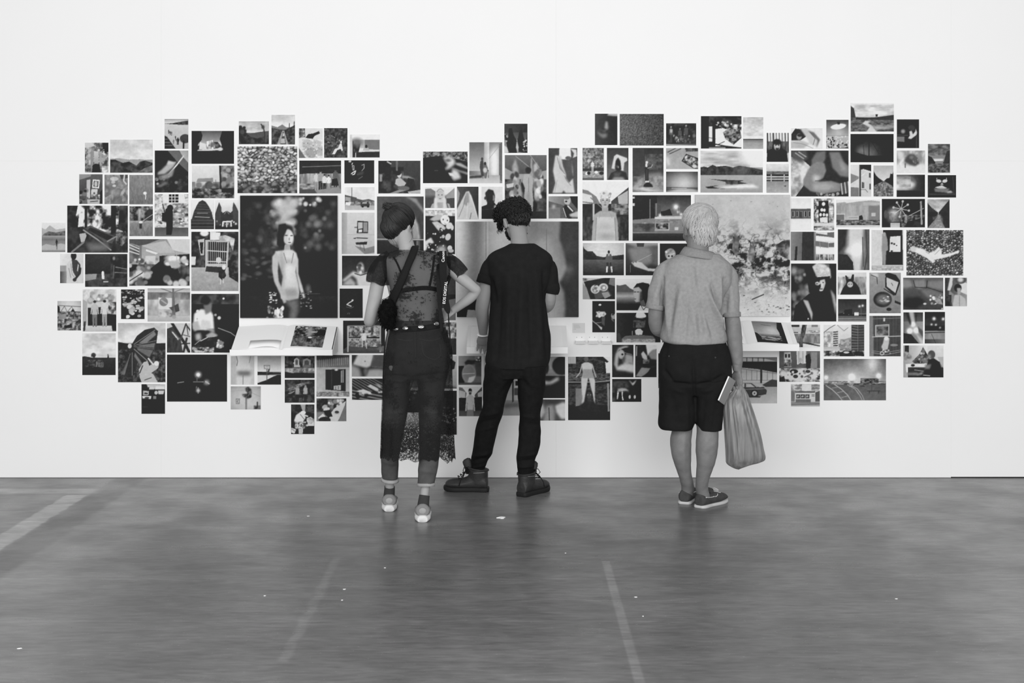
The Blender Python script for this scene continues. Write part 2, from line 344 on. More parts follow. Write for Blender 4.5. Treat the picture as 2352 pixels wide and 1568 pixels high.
R('print of a beached wooden boat among tall trees', 154.5, 472, 293.5, 580, lambda c: c.t(5, 95, 10, 0, 0, 100, 55, 1, 1, 3.2).tp(5, 25, 8, 0, 0, 18, 0, 14, 25, 28, 60, 0, 70).p(8, 29, 0, 33, 0, 33, 50, 29, 50).p(10, 72, 0, 80, 0, 80, 60, 72, 60).tp(5, 30, 8, 86, 0, 100, 0, 100, 60, 84, 50).tp(6, 22, 8, 0, 45, 26, 45, 60, 60, 100, 55, 100, 100, 0, 100).p(90, 20, 14, 28, 24, 26, 44, 18, 46).p(30, 30, 48, 38, 42, 80, 66, 74, 80, 60, 76).p(14, 38, 46, 76, 66, 66, 74, 34, 52).l(62, 2, 27, 52, 50, 72, 72, 94).l(55, 2, 66, 76, 80, 66).p(70, 20, 60, 30, 58, 32, 64, 28, 78, 23, 78).l(48, 3, 27, 78, 8, 98).q(42, 4, 30, 78, 68, 80, 70, 96, 36, 98).tp(15, 60, 14, 80, 60, 96, 54, 100, 70, 90, 86, 80, 80))
R('print of a stone well and slanting pole in rough grass', 297.5, 473.5, 351, 542, lambda c: c.t(5, 60, 9, 0, 0, 100, 50).gv(62, 45, 48, 100).n(8, 16, .5).p(18, 82, 10, 100, 12, 100, 40, 60, 48).l(65, 3, 55, 50, 98, 28).l(30, 2, 60, 52, 100, 36).e(48, 54, 8, 4, 92).p(10, 42, 58, 54, 58, 53, 75, 42, 75).q(78, 4, 38, 10, 50, 10, 46, 50, 38, 50).t(30, 60, 14, 0, 55, 100, 100, .5, .35))
R('print of a standing person with a pack before a rubble wall', 355.5, 446, 432.5, 542.5, lambda c: c.t(45, 90, 12, 0, 0, 100, 80, 1.4).p(88, 24, 0, 88, 0, 90, 22, 24, 22).p(8, 42, 0, 70, 0, 70, 20, 42, 20).l(90, 2, 42, 7, 70, 7).l(90, 2, 42, 14, 70, 14).l(90, 2, 51, 0, 51, 20).l(90, 2, 60, 0, 60, 20).k(40, 20, 95, 5, 0, 30, 100, 78, .6).gv(30, 40, 79, 100).p(10, 32, 36, 44, 28, 54, 40, 54, 78, 50, 96, 34, 96, 34, 66, 22, 64, 22, 44, 32, 44).e(46, 33, 9, 8, 8).l(14, 3, 24, 24, 32, 48))
R('print of a stepped dark dome rising above dark stairs', 438.5, 458.5, 491.5, 526, lambda c: c.gv(92, 80).p(18, 35, 8, 50, 2, 64, 8, 78, 24, 90, 44, 96, 68, 4, 68, 14, 40, 26, 20).l(38, 2, 20, 32, 84, 34).l(35, 2, 16, 42, 90, 42).l(60, 2.5, 28, 46, 72, 46).l(70, 2.5, 18, 58, 80, 60).l(30, 2, 30, 16, 70, 18).l(30, 2, 24, 24, 78, 26).gv(22, 10, 66, 100).l(42, 2, 2, 80, 98, 80).l(48, 2, 2, 92, 98, 92).l(34, 2, 2, 70, 98, 70))
R('print of two dark spires flanking a lit gate', 494, 459, 547.5, 526.5, lambda c: c.gv(92, 75, 0, 60).p(22, 18, 8, 28, 26, 26, 80, 0, 98, 0, 50).p(24, 78, 8, 88, 20, 100, 40, 100, 98, 76, 86, 74, 30).p(18, 26, 38, 34, 44, 50, 37, 66, 44, 76, 36, 78, 96, 26, 96).l(60, 2, 40, 48, 50, 38, 60, 48).gv(15, 6, 86, 100).p(86, 32, 72, 70, 70, 72, 90, 30, 90).p(25, 38, 76, 66, 76, 66, 90, 36, 90).f(50, 76, 92, 90).k(8, 40, 90, 3, 6, 70, 95, 84))
R('print of a wader in a calm lake below misty hills', 96, 511, 150, 578.5, lambda c: c.gv(90, 86, 0, 30).p(68, 0, 18, 16, 24, 34, 10, 60, 24, 100, 20, 100, 45, 0, 45).tp(25, 45, 10, 10, 38, 30, 30, 60, 34, 100, 28, 100, 46, 0, 48).gv(60, 40, 45, 60).gv(48, 60, 60, 100).p(70, 0, 80, 20, 72, 50, 78, 80, 70, 100, 74, 100, 95, 0, 95).gv(62, 40, 92, 100).f(63, 56, 80, 12).l(18, 2, 64, 80, 64, 90))
R('print of a white wire bird cage with a rooster before it', 439.5, 532, 547.5, 668, lambda c: c.t(4, 30, 8, 0, 0, 100, 60).gv(68, 58, 60, 100).n(6, 20).tp(5, 40, 9, 76, 30, 100, 20, 100, 86, 80, 76).p(88, 40, 0, 62, 2, 60, 14, 40, 14).e(28, 3, 9, 5, 90, 20).tp(50, 85, 8, 58, 8, 72, 6, 92, 12, 88, 34, 80, 16, 60, 16).p(72, 30, 14, 80, 16, 76, 70, 30, 66).p(6, 34, 17, 76, 18, 73, 54, 34, 54).l(80, 1.6, 34, 17, 34, 64).rep(range(9), lambda c, i: c.l(80, 1.0, 36 + i * 4.4, 17, 36 + i * 4.2, 58)).l(85, 2, 34, 32, 76, 34).l(85, 2, 34, 50, 75, 51).p(18, 32, 58, 74, 60, 70, 70, 30, 67).e(58, 48, 6, 5, 80).p(75, 14, 14, 28, 12, 27, 40, 20, 40).p(5, 18, 18, 26, 18, 24, 38, 20, 36).p(85, 0, 42, 10, 42, 9, 56, 0, 56).tp(4, 20, 9, 58, 66, 70, 64, 74, 74, 66, 82, 58, 76).e(69, 60, 4, 4, 88).l(85, 1.6, 62, 80, 62, 88).l(85, 1.6, 67, 79, 68, 86))
R('print of a market hall heaped with sacks and produce', 297, 549, 435.5, 656, lambda c: c.gv(55, 72, 0, 55).p(30, 0, 0, 52, 0, 20, 16, 0, 8).p(72, 20, 14, 60, 4, 76, 30, 50, 30).p(88, 28, 22, 48, 30, 44, 33, 28, 26).p(80, 62, 0, 100, 0, 100, 32, 72, 24).tp(20, 50, 6, 0, 8, 16, 18, 18, 52, 0, 52).l(80, 2, 0, 12, 18, 22).l(80, 2, 0, 18, 18, 28).l(80, 2, 0, 26, 17, 33).p(45, 17, 14, 21, 14, 21, 58, 17, 58).p(80, 27, 36, 44, 36, 42, 56, 26, 56).k(12, 20, 90, 3, 4, 42, 46, 56).p(12, 50, 36, 100, 32, 100, 60, 50, 60).t(4, 40, 9, 0, 54, 100, 100, 1, 1, 3).tp(2, 14, 8, 36, 62, 52, 46, 64, 56, 80, 60, 86, 100, 36, 100).k(18, 55, 92, 5, 60, 38, 96, 58, .7).k(22, 30, 85, 5, 0, 56, 38, 98).p(70, 64, 48, 80, 48, 84, 58, 70, 62).k(10, 40, 80, 4, 60, 80, 98, 98).l(12, 1.4, 0, 90, 22, 72).l(70, 1.2, 78, 28, 79, 52))
R('print of a person seen from behind in a draped white cloth', 138, 582.5, 191.5, 650, lambda c: c.gh(88, 80).p(60, 0, 40, 28, 40, 28, 100, 0, 100).gh(25, 60, 0, 30, 60, 100).p(22, 50, 18, 72, 22, 86, 36, 88, 58, 76, 76, 62, 78, 48, 40).e(58, 8, 12, 13, 8).p(80, 40, 24, 50, 20, 54, 60, 66, 76, 78, 84, 76, 100, 28, 100, 30, 36).l(50, 2, 46, 34, 52, 70, 64, 82).l(45, 2, 38, 50, 46, 80).l(18, 9, 86, 50, 84, 66, 66, 84).e(62, 88, 8, 6, 20).p(75, 76, 34, 80, 40, 76, 60, 72, 58))
R('print of a small white cat in a dim walled yard', 195.5, 583, 292.5, 658.5, lambda c: c.gv(22, 12, 0, 60).t(16, 34, 8, 0, 60, 100, 100).p(62, 0, 62, 28, 60, 26, 76, 0, 82).tp(8, 25, 8, 60, 8, 100, 8, 100, 72, 60, 74).l(60, 1.5, 72, 40, 98, 46).l(55, 1.5, 70, 56, 98, 58).l(40, 2, 68, 36, 66, 74).e(42, 58, 3, 6, 92).p(90, 39, 60, 45, 60, 46, 76, 40, 76).l(88, 2, 44, 84, 54, 84).e(68, 14, 3, 5, 55, 40).vg(25))
R('print of a rubble pit below a steel footbridge', 132, 691, 186, 758.5, lambda c: c.gv(92, 80, 0, 40).l(35, 2.5, 8, 16, 98, 20).l(35, 2, 14, 38, 30, 18, 42, 38, 60, 20, 74, 38).p(10, 0, 14, 10, 20, 12, 40, 0, 40).t(15, 75, 12, 0, 36, 100, 100).tp(10, 25, 9, 56, 36, 66, 26, 76, 38).p(55, 5, 46, 36, 44, 38, 60, 8, 64).p(10, 30, 84, 60, 78, 62, 90, 34, 92).vg(30))
R('print of two pale figures side by side at a papered wall', 190, 664, 267, 761, lambda c: c.b(80).t(70, 92, 8, 0, 0, 100, 24, 1, .7).p(55, 22, 14, 84, 12, 84, 28, 22, 32).k(20, 45, 92, 6, 22, 10, 90, 30).p(12, 16, 44, 100, 40, 100, 90, 16, 88).gv(82, 72, 86, 100).tp(20, 80, 9, 76, 30, 100, 30, 100, 60, 78, 58).p(65, 0, 24, 14, 30, 12, 84, 0, 88).tp(4, 12, 6, 80, 60, 100, 60, 100, 98, 88, 98).f(36, 27, 88, 72, 45, 20).f(65, 26, 88, 82, 60, 10).p(20, 4, 76, 10, 76, 8, 98, 2, 98))
R('print of pale lily pads floating on black water', 278, 664.5, 332, 732.5, lambda c: c.b(7).k(40, 45, 85, 4, 0, 2, 100, 35, .6).k(34, 55, 88, 6, 8, 26, 92, 60, .6).k(16, 60, 85, 9, 25, 50, 98, 95, .75, 12).p(7, 0, 78, 22, 78, 22, 100, 0, 100))
R('print of a stained street wall with a round sign and a tree', 339, 662, 436.5, 738, lambda c: c.gv(70, 62).t(55, 82, 5, 0, 10, 100, 80, .7).gv(60, 80, 0, 12).gv(45, 60, 12, 30).t(28, 58, 8, 0, 14, 100, 34, .5, .7).p(84, 26, 28, 60, 30, 60, 64, 26, 62).e(38, 41, 10, 13, 48).l(68, 3, 33, 36, 44, 46).p(40, 58, 0, 62, 0, 66, 84, 57, 84).l(40, 2, 30, 0, 60, 14).l(45, 2, 88, 0, 62, 12).p(25, 62, 52, 72, 46, 75, 68, 66, 72).p(30, 50, 58, 62, 54, 60, 70).gv(74, 68, 82, 100).p(76, 28, 66, 38, 64, 40, 84, 26, 84).k(8, 45, 85, 4, 26, 74, 66, 88))
R('print of a blurred man in a white shirt with a motorbike', 439.5, 674.5, 549, 809.5, lambda c: c.b(6).t(4, 40, 5, 0, 0, 100, 18, 1, .8).q(92, 2, 6, 34, 20, 26, 40, 28, 46, 36, 48, 60, 30, 62, 4, 60).q(45, 2, 24, 14, 34, 12, 44, 18, 42, 30, 30, 36).e(30, 12, 10, 7, 8, 30).q(82, 2, 22, 44, 40, 46, 42, 58, 18, 60).q(70, 2, 2, 50, 14, 46, 20, 60, 6, 64).q(60, 2, 30, 58, 48, 60, 50, 66, 40, 64).k(6, 60, 90, 2.5, 8, 8, 90, 56).q(65, 2, 30, 70, 44, 64, 56, 70, 50, 76, 34, 76).tp(2, 20, 10, 4, 84, 16, 76, 60, 72, 70, 94, 6, 94).l(75, 1.2, 56, 58, 82, 66, 92, 72).l(80, 1.6, 20, 80, 34, 74).e(60, 86, 7, 7, 50).k(10, 50, 100, 2, 54, 78, 66, 92).l(60, 1.5, 8, 86, 20, 78).t(10, 85, 20, 2, 90, 48, 99, 2.5).q(70, 3, 8, 68, 20, 66, 22, 78, 10, 80))
R('print of a figure carrying a huge butterfly wing umbrella', 271, 741.5, 380, 877.5, lambda c: c.gv(72, 88, 0, 34).t(68, 95, 3, 0, 0, 100, 32, 1.8, .6).p(14, 0, 32, 30, 36, 100, 34, 100, 100, 0, 100).t(5, 45, 24, 0, 45, 100, 100, 1, .7).p(16, 28, 38, 40, 22, 56, 12, 76, 8, 84, 14, 80, 38, 68, 60, 60, 72, 42, 66, 30, 92, 8, 90, 16, 66, 22, 54).q(48, 1, 44, 34, 76, 14, 80, 20, 60, 34).q(42, 1, 42, 38, 78, 34, 76, 42, 46, 40).q(40, 1, 40, 42, 74, 46, 66, 58, 42, 46).q(45, 1, 36, 50, 54, 72, 50, 74, 34, 56).q(40, 1, 22, 60, 14, 88, 8, 86).l(60, 1, 34, 36, 78, 12).l(55, 1, 34, 38, 80, 30).l(50, 1, 34, 40, 76, 44).l(62, 1.2, 34, 44, 62, 64).l(58, 1, 30, 50, 30, 88).l(50, 1, 26, 52, 14, 86).e(25, 39, 4, 4, 85).p(72, 44, 78, 54, 66, 62, 64, 66, 72, 78, 66, 86, 70, 84, 76, 70, 84, 74, 86, 84, 100, 50, 100, 46, 92).e(81, 68, 5, 4, 88).l(85, 3, 64, 60, 74, 70).l(12, 2, 46, 84, 52, 72).l(15, 1.4, 56, 96, 70, 92))
R('print of crossing timber beams seen from below', 383.5, 742, 437, 809.5, lambda c: c.b(78).p(22, 0, 20, 26, 12, 36, 24, 60, 60, 68, 100, 0, 100).p(45, 18, 26, 26, 28, 54, 52, 48, 60).p(82, 20, 30, 26, 30, 50, 54, 46, 56).l(14, 12, 22, 0, 80, 74, 96, 100).l(25, 6, 82, 0, 56, 60, 40, 100).l(18, 9, 84, 52, 70, 100).l(35, 4, 70, 40, 100, 46).l(15, 5, 62, 70, 100, 68).l(20, 6, 82, 6, 100, 26).l(30, 4, 84, 10, 90, 40).t(10, 30, 10, 0, 50, 44, 100, .4, .5))
R('print of a lone tree on a dark plain under a wide sky', 189, 765, 265.5, 861, lambda c: c.gv(80, 92, 0, 58).t(68, 95, 3, 0, 0, 100, 56, 2, .6).gv(18, 8, 58, 100).tp(15, 35, 9, 26, 56, 30, 48, 36, 47, 40, 54, 38, 58).e(34, 52, 7, 5, 22, 20).l(12, 2, 34, 52, 34, 60).p(12, 76, 50, 78, 50, 80, 59, 75, 59).p(15, 0, 56, 8, 55, 30, 58, 100, 58, 100, 62, 0, 62).t(10, 55, 14, 10, 64, 64, 82, 1.6, .6).f(44, 66, 80, 50).f(50, 68, 80, 45))
R('print of a lamp and boat glowing on black night water', 383.5, 814, 521.5, 922, lambda c: c.gv(8, 4).g(52, 43, 5, 90).e(52, 43, 2.4, 3, 99, 30).l(45, 1.5, 44, 58, 60, 58).f(50, 46, 58, 35).g(66, 59, 5, 55).l(70, 1.8, 64, 57, 70, 62).l(55, 1.4, 18, 60, 28, 58).g(52, 76, 3.5, 80).l(70, 1, 52, 70, 52, 82).f(49, 66, 74, 40))
R('print of a vehicle dashboard with mirrors in the dark', 325, 882, 379, 950, lambda c: c.b(8).p(75, 4, 2, 100, 0, 100, 18, 60, 18, 8, 6).p(80, 36, 10, 52, 10, 54, 18, 32, 18).p(85, 60, 8, 96, 8, 96, 18, 58, 18).e(12, 8, 14, 8, 8).p(70, 8, 22, 32, 24, 30, 38, 8, 38).p(20, 14, 28, 28, 30, 26, 34, 12, 34).e(62, 29, 7, 6, 75).p(80, 70, 22, 96, 22, 92, 34, 72, 34).p(85, 4, 40, 42, 40, 40, 50, 6, 48).e(24, 46, 10, 3, 20).p(50, 50, 40, 62, 40, 62, 50, 50, 50).gv(9, 6, 52, 100).l(35, 1.5, 4, 77, 26, 77))
R('print of a wooded valley with a bare leaning tree', 548.5, 278.5, 617.5, 331, lambda c: c.gv(66, 88, 0, 50).t(60, 92, 3, 0, 0, 100, 45, 2, .6).p(30, 0, 38, 20, 46, 36, 54, 70, 46, 100, 42, 100, 100, 0, 100).tp(8, 28, 9, 0, 30, 14, 28, 26, 52, 40, 68, 60, 74, 100, 60, 100, 100, 0, 100).l(18, 4, 74, 14, 82, 30, 86, 60, 82, 100).e(80, 26, 5, 8, 22, 40).k(14, 10, 26, 5, 0, 26, 20, 60))
R('print of a railway track running to a pointed mountain', 623.5, 263.5, 677.5, 331.5, lambda c: c.gv(75, 92, 0, 42).t(66, 92, 3, 0, 0, 100, 30, 2, .5).p(48, 0, 36, 26, 42, 46, 33, 66, 44, 100, 40, 100, 56, 0, 56).tp(8, 34, 12, 0, 44, 40, 50, 60, 50, 100, 34, 100, 100, 0, 100).p(60, 46, 54, 54, 54, 72, 100, 24, 100).p(25, 48, 58, 52, 58, 62, 100, 38, 100).p(75, 48, 62, 54, 62, 54, 72, 47, 72).p(70, 42, 80, 56, 80, 58, 96, 40, 96).l(20, 3, 76, 30, 75, 50).l(15, 3, 96, 24, 94, 44))
R('print of a great heap of round pale bulbs', 545.5, 336, 682.5, 443.5, lambda c: c.b(8).vor(260, 42, 92, .5, 0, 0, 100, 100, 5, 1.1).rep(range(330), lambda c, i: c.e(c.r.random() * 100, c.r.random() * 74, 2.2, 1.7, 70 + 28 * c.r.random(), 70, 0, .5)).q(14, 6, -5, 84, 105, 78, 105, 105, -5, 105).k(60, 30, 62, 2.4, 0, 78, 100, 100, .8, 60))
R('print of a bird and round bowls of rice on white cloth', 686.5, 294.5, 741, 362.5, lambda c: c.b(85).tp(20, 70, 14, 0, 0, 26, 0, 28, 30, 0, 34).p(12, 28, 32, 40, 20, 60, 18, 84, 10, 88, 18, 66, 26, 58, 36, 36, 34).t(60, 95, 20, 14, 38, 98, 98, 1, .6).e(36, 53, 21, 16, 72).e(74, 54, 18, 14, 74).e(52, 82, 24, 18, 62).e(92, 78, 16, 15, 70).k(60, 45, 95, 2.2, 20, 42, 96, 96).p(40, 0, 64, 30, 100, 0, 100))
R('print of a pale figure with rabbit ears resting in leaves', 744.5, 294, 798, 362, lambda c: c.t(8, 36, 12).k(20, 30, 60, 2.5, 5, 25, 60, 65).p(85, 66, 54, 74, 50, 80, 74, 76, 78, 70, 70, 56, 74, 46, 88, 34, 88, 46, 70, 60, 66).e(72, 48, 4, 4, 82).l(85, 2, 71, 46, 64, 41).l(85, 2, 73, 46, 76, 41))
R('print of someone seated on a bed past an open doorway', 803.5, 308.5, 872, 361.5, lambda c: c.b(90).gv(62, 70, 24, 60, 10, 50).gv(45, 50, 24, 76, 50, 100).rep(range(12), lambda c, i: c.l(35, 1, 52 + i * 4, 26, 52 + i * 4, 64)).p(12, 10, 30, 14, 30, 14, 100, 10, 100).tp(5, 30, 8, 14, 40, 36, 40, 32, 66, 24, 100, 14, 100).e(24, 34, 16, 16, 40, 60).p(85, 34, 64, 98, 66, 98, 74, 34, 74).p(14, 24, 76, 100, 74, 100, 100, 24, 100).e(55, 52, 4, 7, 15).p(70, 46, 60, 62, 58, 66, 70, 44, 70).p(80, 2, 2, 8, 2, 8, 98, 2, 98).l(90, 2, 20, 80, 20, 100))
R('print of five people lined up on a plank porch', 687.5, 368.5, 783.5, 444, lambda c: c.gv(10, 14, 0, 40).gv(60, 38, 40, 80).t(34, 74, 14, 0, 40, 100, 80, .25, .7).p(14, 0, 0, 100, 0, 100, 30, 0, 42).l(50, 1.5, 8, 20, 100, 16).gv(44, 34, 80, 100).t(25, 70, 9, 0, 70, 36, 100, 2.5).p(28, 0, 88, 36, 86, 40, 100, 0, 100).f(41, 34, 90, 78, 60, 12).f(51, 30, 90, 62, 12, 15).f(60, 42, 90, 85, 10, 8).f(70, 44, 90, 88, 60, 8).f(86, 26, 80, 35, 8, 12).p(10, 78, 56, 90, 54, 94, 76, 76, 76).p(55, 38, 90, 94, 80, 100, 90, 100, 100, 44, 100))
R('print of bent neon letters against a black night', 791, 368, 859.5, 421, lambda c: c.b(8).l(88, 2, 16, 4, 22, 2, 22, 8, 16, 8, 16, 3).l(88, 2, 26, 16, 28, 12, 26, 20).l(90, 1.6, 27, 24, 32, 24, 33, 42, 29, 42, 27, 24).l(92, 3, 24, 58, 32, 50, 38, 46, 34, 60, 28, 62).l(70, 2, 58, 22, 66, 18, 66, 34, 58, 46).l(45, 3, 44, 62, 60, 54).l(35, 3, 48, 80, 60, 70).q(24, 3, 40, 56, 64, 44, 66, 60, 44, 68))
R('print of a man sitting on the floor of a dim room', 869, 369, 965.5, 444, lambda c: c.gv(24, 16).t(8, 36, 6, 0, 20, 60, 100).p(12, 0, 0, 30, 0, 30, 36, 0, 40).l(70, 3, 22, 4, 30, 10).p(40, 42, 0, 47, 0, 46, 34, 42, 30).p(55, 4, 42, 10, 42, 9, 64, 3, 64).e(50, 43, 5, 9, 80).e(47, 38, 7, 7, 12).p(72, 42, 56, 52, 52, 66, 68, 62, 76, 48, 78, 40, 70).q(72, 2, 56, 46, 72, 48, 84, 56, 86, 60, 72, 54, 58, 52).p(14, 70, 52, 84, 56, 92, 94, 76, 92, 68, 74).e(60, 84, 14, 7, 38).p(70, 70, 94, 100, 88, 100, 98, 72, 100).p(55, 24, 100, 50, 88, 66, 90, 40, 100))
R('print of a truck parked by a shed under big clouds', 792, 429.5, 860, 482, lambda c: c.gv(88, 92, 0, 60).t(80, 95, 3, 0, 0, 100, 50, 1.5, .5).p(30, 0, 34, 14, 38, 40, 46, 40, 70, 0, 70).p(62, 2, 42, 20, 46, 20, 70, 2, 70).p(32, 40, 50, 60, 56, 80, 52, 100, 60, 100, 72, 36, 70).gv(66, 74, 74, 100).t(20, 75, 12, 0, 60, 100, 80, 1.5, .7).p(22, 52, 72, 60, 62, 78, 64, 84, 76, 82, 84, 54, 84).p(70, 60, 66, 74, 66, 74, 72, 58, 72).e(60, 84, 4, 5, 10).e(78, 84, 4, 5, 10).l(25, 2, 24, 4, 24, 62).p(90, 4, 66, 22, 66, 18, 80, 2, 78))
def pic_river(c):
    c.gv(10, 8, 0, 100)
    c.k(90, 10, 34, 3.4, 0, 4, 100, 46, 1, 70, .7).k(26, 55, 92, 3.0, 34, 2, 58, 34, .9, 60, .8).k(30, 35, 66, 2.6, 20, 10, 92, 44, 1, 60, .7).k(10, 70, 95, 1.5, 60, 2, 82, 9, 1, 60)
    c.q(72, 3, 36, 2, 46, 4, 60, 6, 54, 14, 52, 20, 44, 30, 38, 22).k(18, 60, 95, 3, 36, 3, 56, 32, .8, 70, .6).k(40, 8, 22, 4, 5, 15, 40, 55, 1, 70, .6)
    c.k(30, 28, 44, 2.6, 2, 42, 36, 70, .6, 60, .6).gv(15, 9, 78, 100).gh(12, 9, 0, 100, 76, 82)
    c.q(12, 1.2, 40, 24, 46, 23, 54, 25, 56, 36, 54, 46, 42, 46, 38, 36)                       # hair
    c.e(49.5, 34, 5.2, 6.4, 78, 12).e(52, 35.5, 3, 4.6, 88, 40).e(47.5, 32.6, 1.6, .5, 30, 30).e(53, 32.8, 1.4, .5, 30, 30).e(51, 38.4, 1.6, .5, 38, 30).e(50.6, 35.6, .7, 1.3, 58, 50)
    c.q(10, .8, 40, 24, 47, 23, 48, 28, 45, 34, 44, 44, 38, 40)
    c.p(62, 46, 40, 51, 40, 52, 45, 45, 46)
    c.q(80, .8, 36, 45.5, 46, 44.5, 54, 44.5, 58, 47, 59, 54, 57, 62, 60, 72, 61, 79, 60, 84, 50, 86, 42, 84, 42, 76, 44, 66, 40, 56)   # trunk in a plain light slip
    c.q(74, .7, 33, 50, 37, 46, 40, 50, 39, 62, 40, 70, 46, 80, 48, 87, 45, 88, 41, 80, 35, 70, 33, 60)
    c.q(80, .7, 57, 47, 60, 52, 60, 64, 64, 74, 67, 83, 65, 84, 61, 76, 58, 64)
    c.e(51, 58, 5, 12, 92, 80, 0, .6).e(43, 60, 2.5, 12, 46, 90, 0, .5).l(46, .7, 45, 47, 48, 55).l(46, .7, 55, 47, 53, 55).e(50, 54, 6, 2.4, 62, 70, 0, .5).q(60, 2, 44, 76, 58, 76, 60, 82, 48, 84)
    c.q(40, 2, 46, 86, 60, 84, 60, 94, 58, 100, 50, 100, 52, 92).k(40, 60, 98, 1.1, 36, 92, 44, 100, 1.6, 30).k(26, 50, 95, .9, 30, 79, 38, 88, .6, 30).k(26, 30, 70, .9, 62, 78, 74, 92, .5, 30).k(14, 30, 60, 1, 28, 90, 36, 100, 1, 30).e(70, 76, 2.4, 3, 40, 80).l(34, .5, 62, 80, 82, 80)
R('large mounted print of a dark-haired woman standing in a dark river', 551.5, 449, 774.5, 730, pic_river, .022, .05)
R('print of a mirror, a knife and a brush hung on pale boards', 785, 488, 860, 583, lambda c: c.gv(82, 74).gh(60, 70, 0, 17).l(62, 1, 18, 53, 100, 54).p(18, 48, 20, 81, 22, 80, 50, 46, 50).p(74, 50, 24, 64, 24, 64, 38, 50, 40).p(56, 66, 24, 78, 24, 78, 47, 66, 47).p(85, 52, 42, 62, 41, 62, 47, 52, 48).l(20, 2.5, 40, 36, 48, 36).p(50, 40, 80, 72, 86, 100, 80, 100, 96, 70, 100).p(15, 42, 72, 78, 70, 76, 77, 44, 77).l(25, 1.5, 66, 78, 70, 92).l(30, 1, 56, 78, 58, 88).p(18, 34, 62, 44, 60, 42, 64).l(18, 3, 46, 61, 78, 62))
R('print of a pale curved arch in a dim tunnel wall', 866, 451, 973, 583, lambda c: c.gh(30, 24).q(55, 2, 60, 0, 84, 4, 100, 24, 100, 30, 82, 12).q(70, 2, 62, 24, 78, 30, 88, 50, 92, 74, 86, 74, 80, 50, 68, 34).q(60, 2, 74, 44, 84, 50, 88, 74, 76, 74).l(80, 1.5, 0, 74, 100, 75).gv(14, 10, 77, 100).gh(50, 24, 84, 92, 77, 100).n(4, 8))
R('print of a masked figure with both arms spread', 785.5, 587, 905, 655, lambda c: c.gv(12, 26).e(36, 45, 7, 22, 60, 20).k(12, 20, 98, 2.5, 32, 30, 40, 58).q(85, 2, 0, 84, 22, 52, 30, 58, 40, 62, 50, 56, 66, 62, 66, 100, 30, 100, 28, 78, 20, 66, 6, 86).q(72, 2, 0, 98, 16, 74, 26, 90, 26, 100).l(10, 1.5, 25, 60, 36, 66, 48, 60))
R('print of a lone swimmer in plain dark water', 780, 662.5, 833, 730, lambda c: c.b(12).l(88, 4, 56, 42, 42, 48, 32, 54, 50, 60).e(56, 40, 4, 3, 85).l(45, 2, 30, 62, 50, 66, 60, 62).l(45, 2, 34, 86, 38, 82).l(45, 2, 42, 86, 44, 82))
R('print of a leaping figure before a goal net in a field', 788, 736, 884.5, 811, lambda c: c.b(12).t(20, 85, 16, 12, 18, 86, 50, 1).t(30, 80, 22, 12, 55, 86, 80, 1).p(30, 12, 78, 100, 84, 100, 100, 0, 100, 0, 90).gv(30, 22, 88, 100).l(78, 3, 12, 18, 12, 94).l(60, 2, 12, 17, 86, 16).l(80, 3, 88, 18, 88, 94).l(88, 1, 12, 54, 88, 56).q(90, 1, 44, 40, 54, 38, 56, 52, 54, 62, 44, 60).e(49, 34, 2.5, 5, 20).l(85, 2, 54, 44, 66, 38).l(80, 2, 46, 60, 46, 80).l(80, 2, 53, 60, 56, 84).l(80, 2, 46, 44, 40, 60).k(10, 30, 60, 3, 80, 60, 100, 92))
R('soft grey print of a standing form with a dark band', 530, 817.5, 584, 883, lambda c: c.gh(70, 76).q(82, 4, 28, 0, 76, 0, 80, 30, 86, 60, 82, 100, 26, 100, 22, 50).q(30, 8, 26, 54, 86, 54, 80, 68, 30, 66).l(40, 3, 24, 0, 30, 20, 26, 34).l(45, 2, 84, 0, 78, 24).l(40, 2.5, 52, 68, 52, 100))
R('print of a basketball hoop at the edge of a still lake', 591.5, 817.5, 645.5, 883, lambda c: c.gv(60, 85, 0, 55).p(12, 0, 54, 40, 56, 100, 58, 100, 66, 0, 66).gv(82, 86, 66, 100).p(10, 100, 62, 70, 70, 36, 84, 0, 94, 0, 100, 100, 100).l(30, 2, 28, 33, 52, 33, 52, 46, 30, 44, 28, 33).l(35, 1.5, 36, 38, 46, 38).l(30, 3, 40, 46, 40, 86).p(25, 46, 46, 53, 44, 50, 58, 40, 60).l(70, 1.5, 50, 66, 100, 64))
R('print of two plastic garden chairs on a leafy mound', 654, 817.5, 722.5, 868, lambda c: c.t(8, 34, 10, 0, 0, 100, 55).t(35, 75, 12, 6, 54, 98, 78).p(6, 0, 70, 24, 76, 60, 74, 100, 78, 100, 100, 0, 100).l(78, 5, 34, 40, 34, 18, 40, 12, 46, 18, 46, 40).p(75, 32, 40, 50, 40, 52, 50, 32, 50).l(55, 2, 40, 14, 40, 40).l(60, 6, 63, 44, 64, 20, 74, 15, 84, 22, 83, 44).p(40, 62, 40, 86, 40, 86, 52, 62, 52).l(50, 2, 71, 18, 71, 42).l(50, 2, 77, 18, 77, 42).e(32, 32, 3, 4, 85))
R('print of two people in light tops among dark shrubs', 654, 871.5, 722.5, 924.5, lambda c: c.t(5, 34, 10).tp(30, 60, 14, 10, 40, 40, 22, 70, 10, 84, 14, 50, 34, 20, 50).f(43, 24, 98, 62, 8, 20, .8).f(69, 22, 98, 68, 14, 30, .8).l(60, 3, 14, 60, 22, 58, 32, 50).l(30, 2, 36, 64, 56, 64).e(43, 32, 3.5, 6, 55).e(69, 31, 3.5, 6, 60).vg(20))
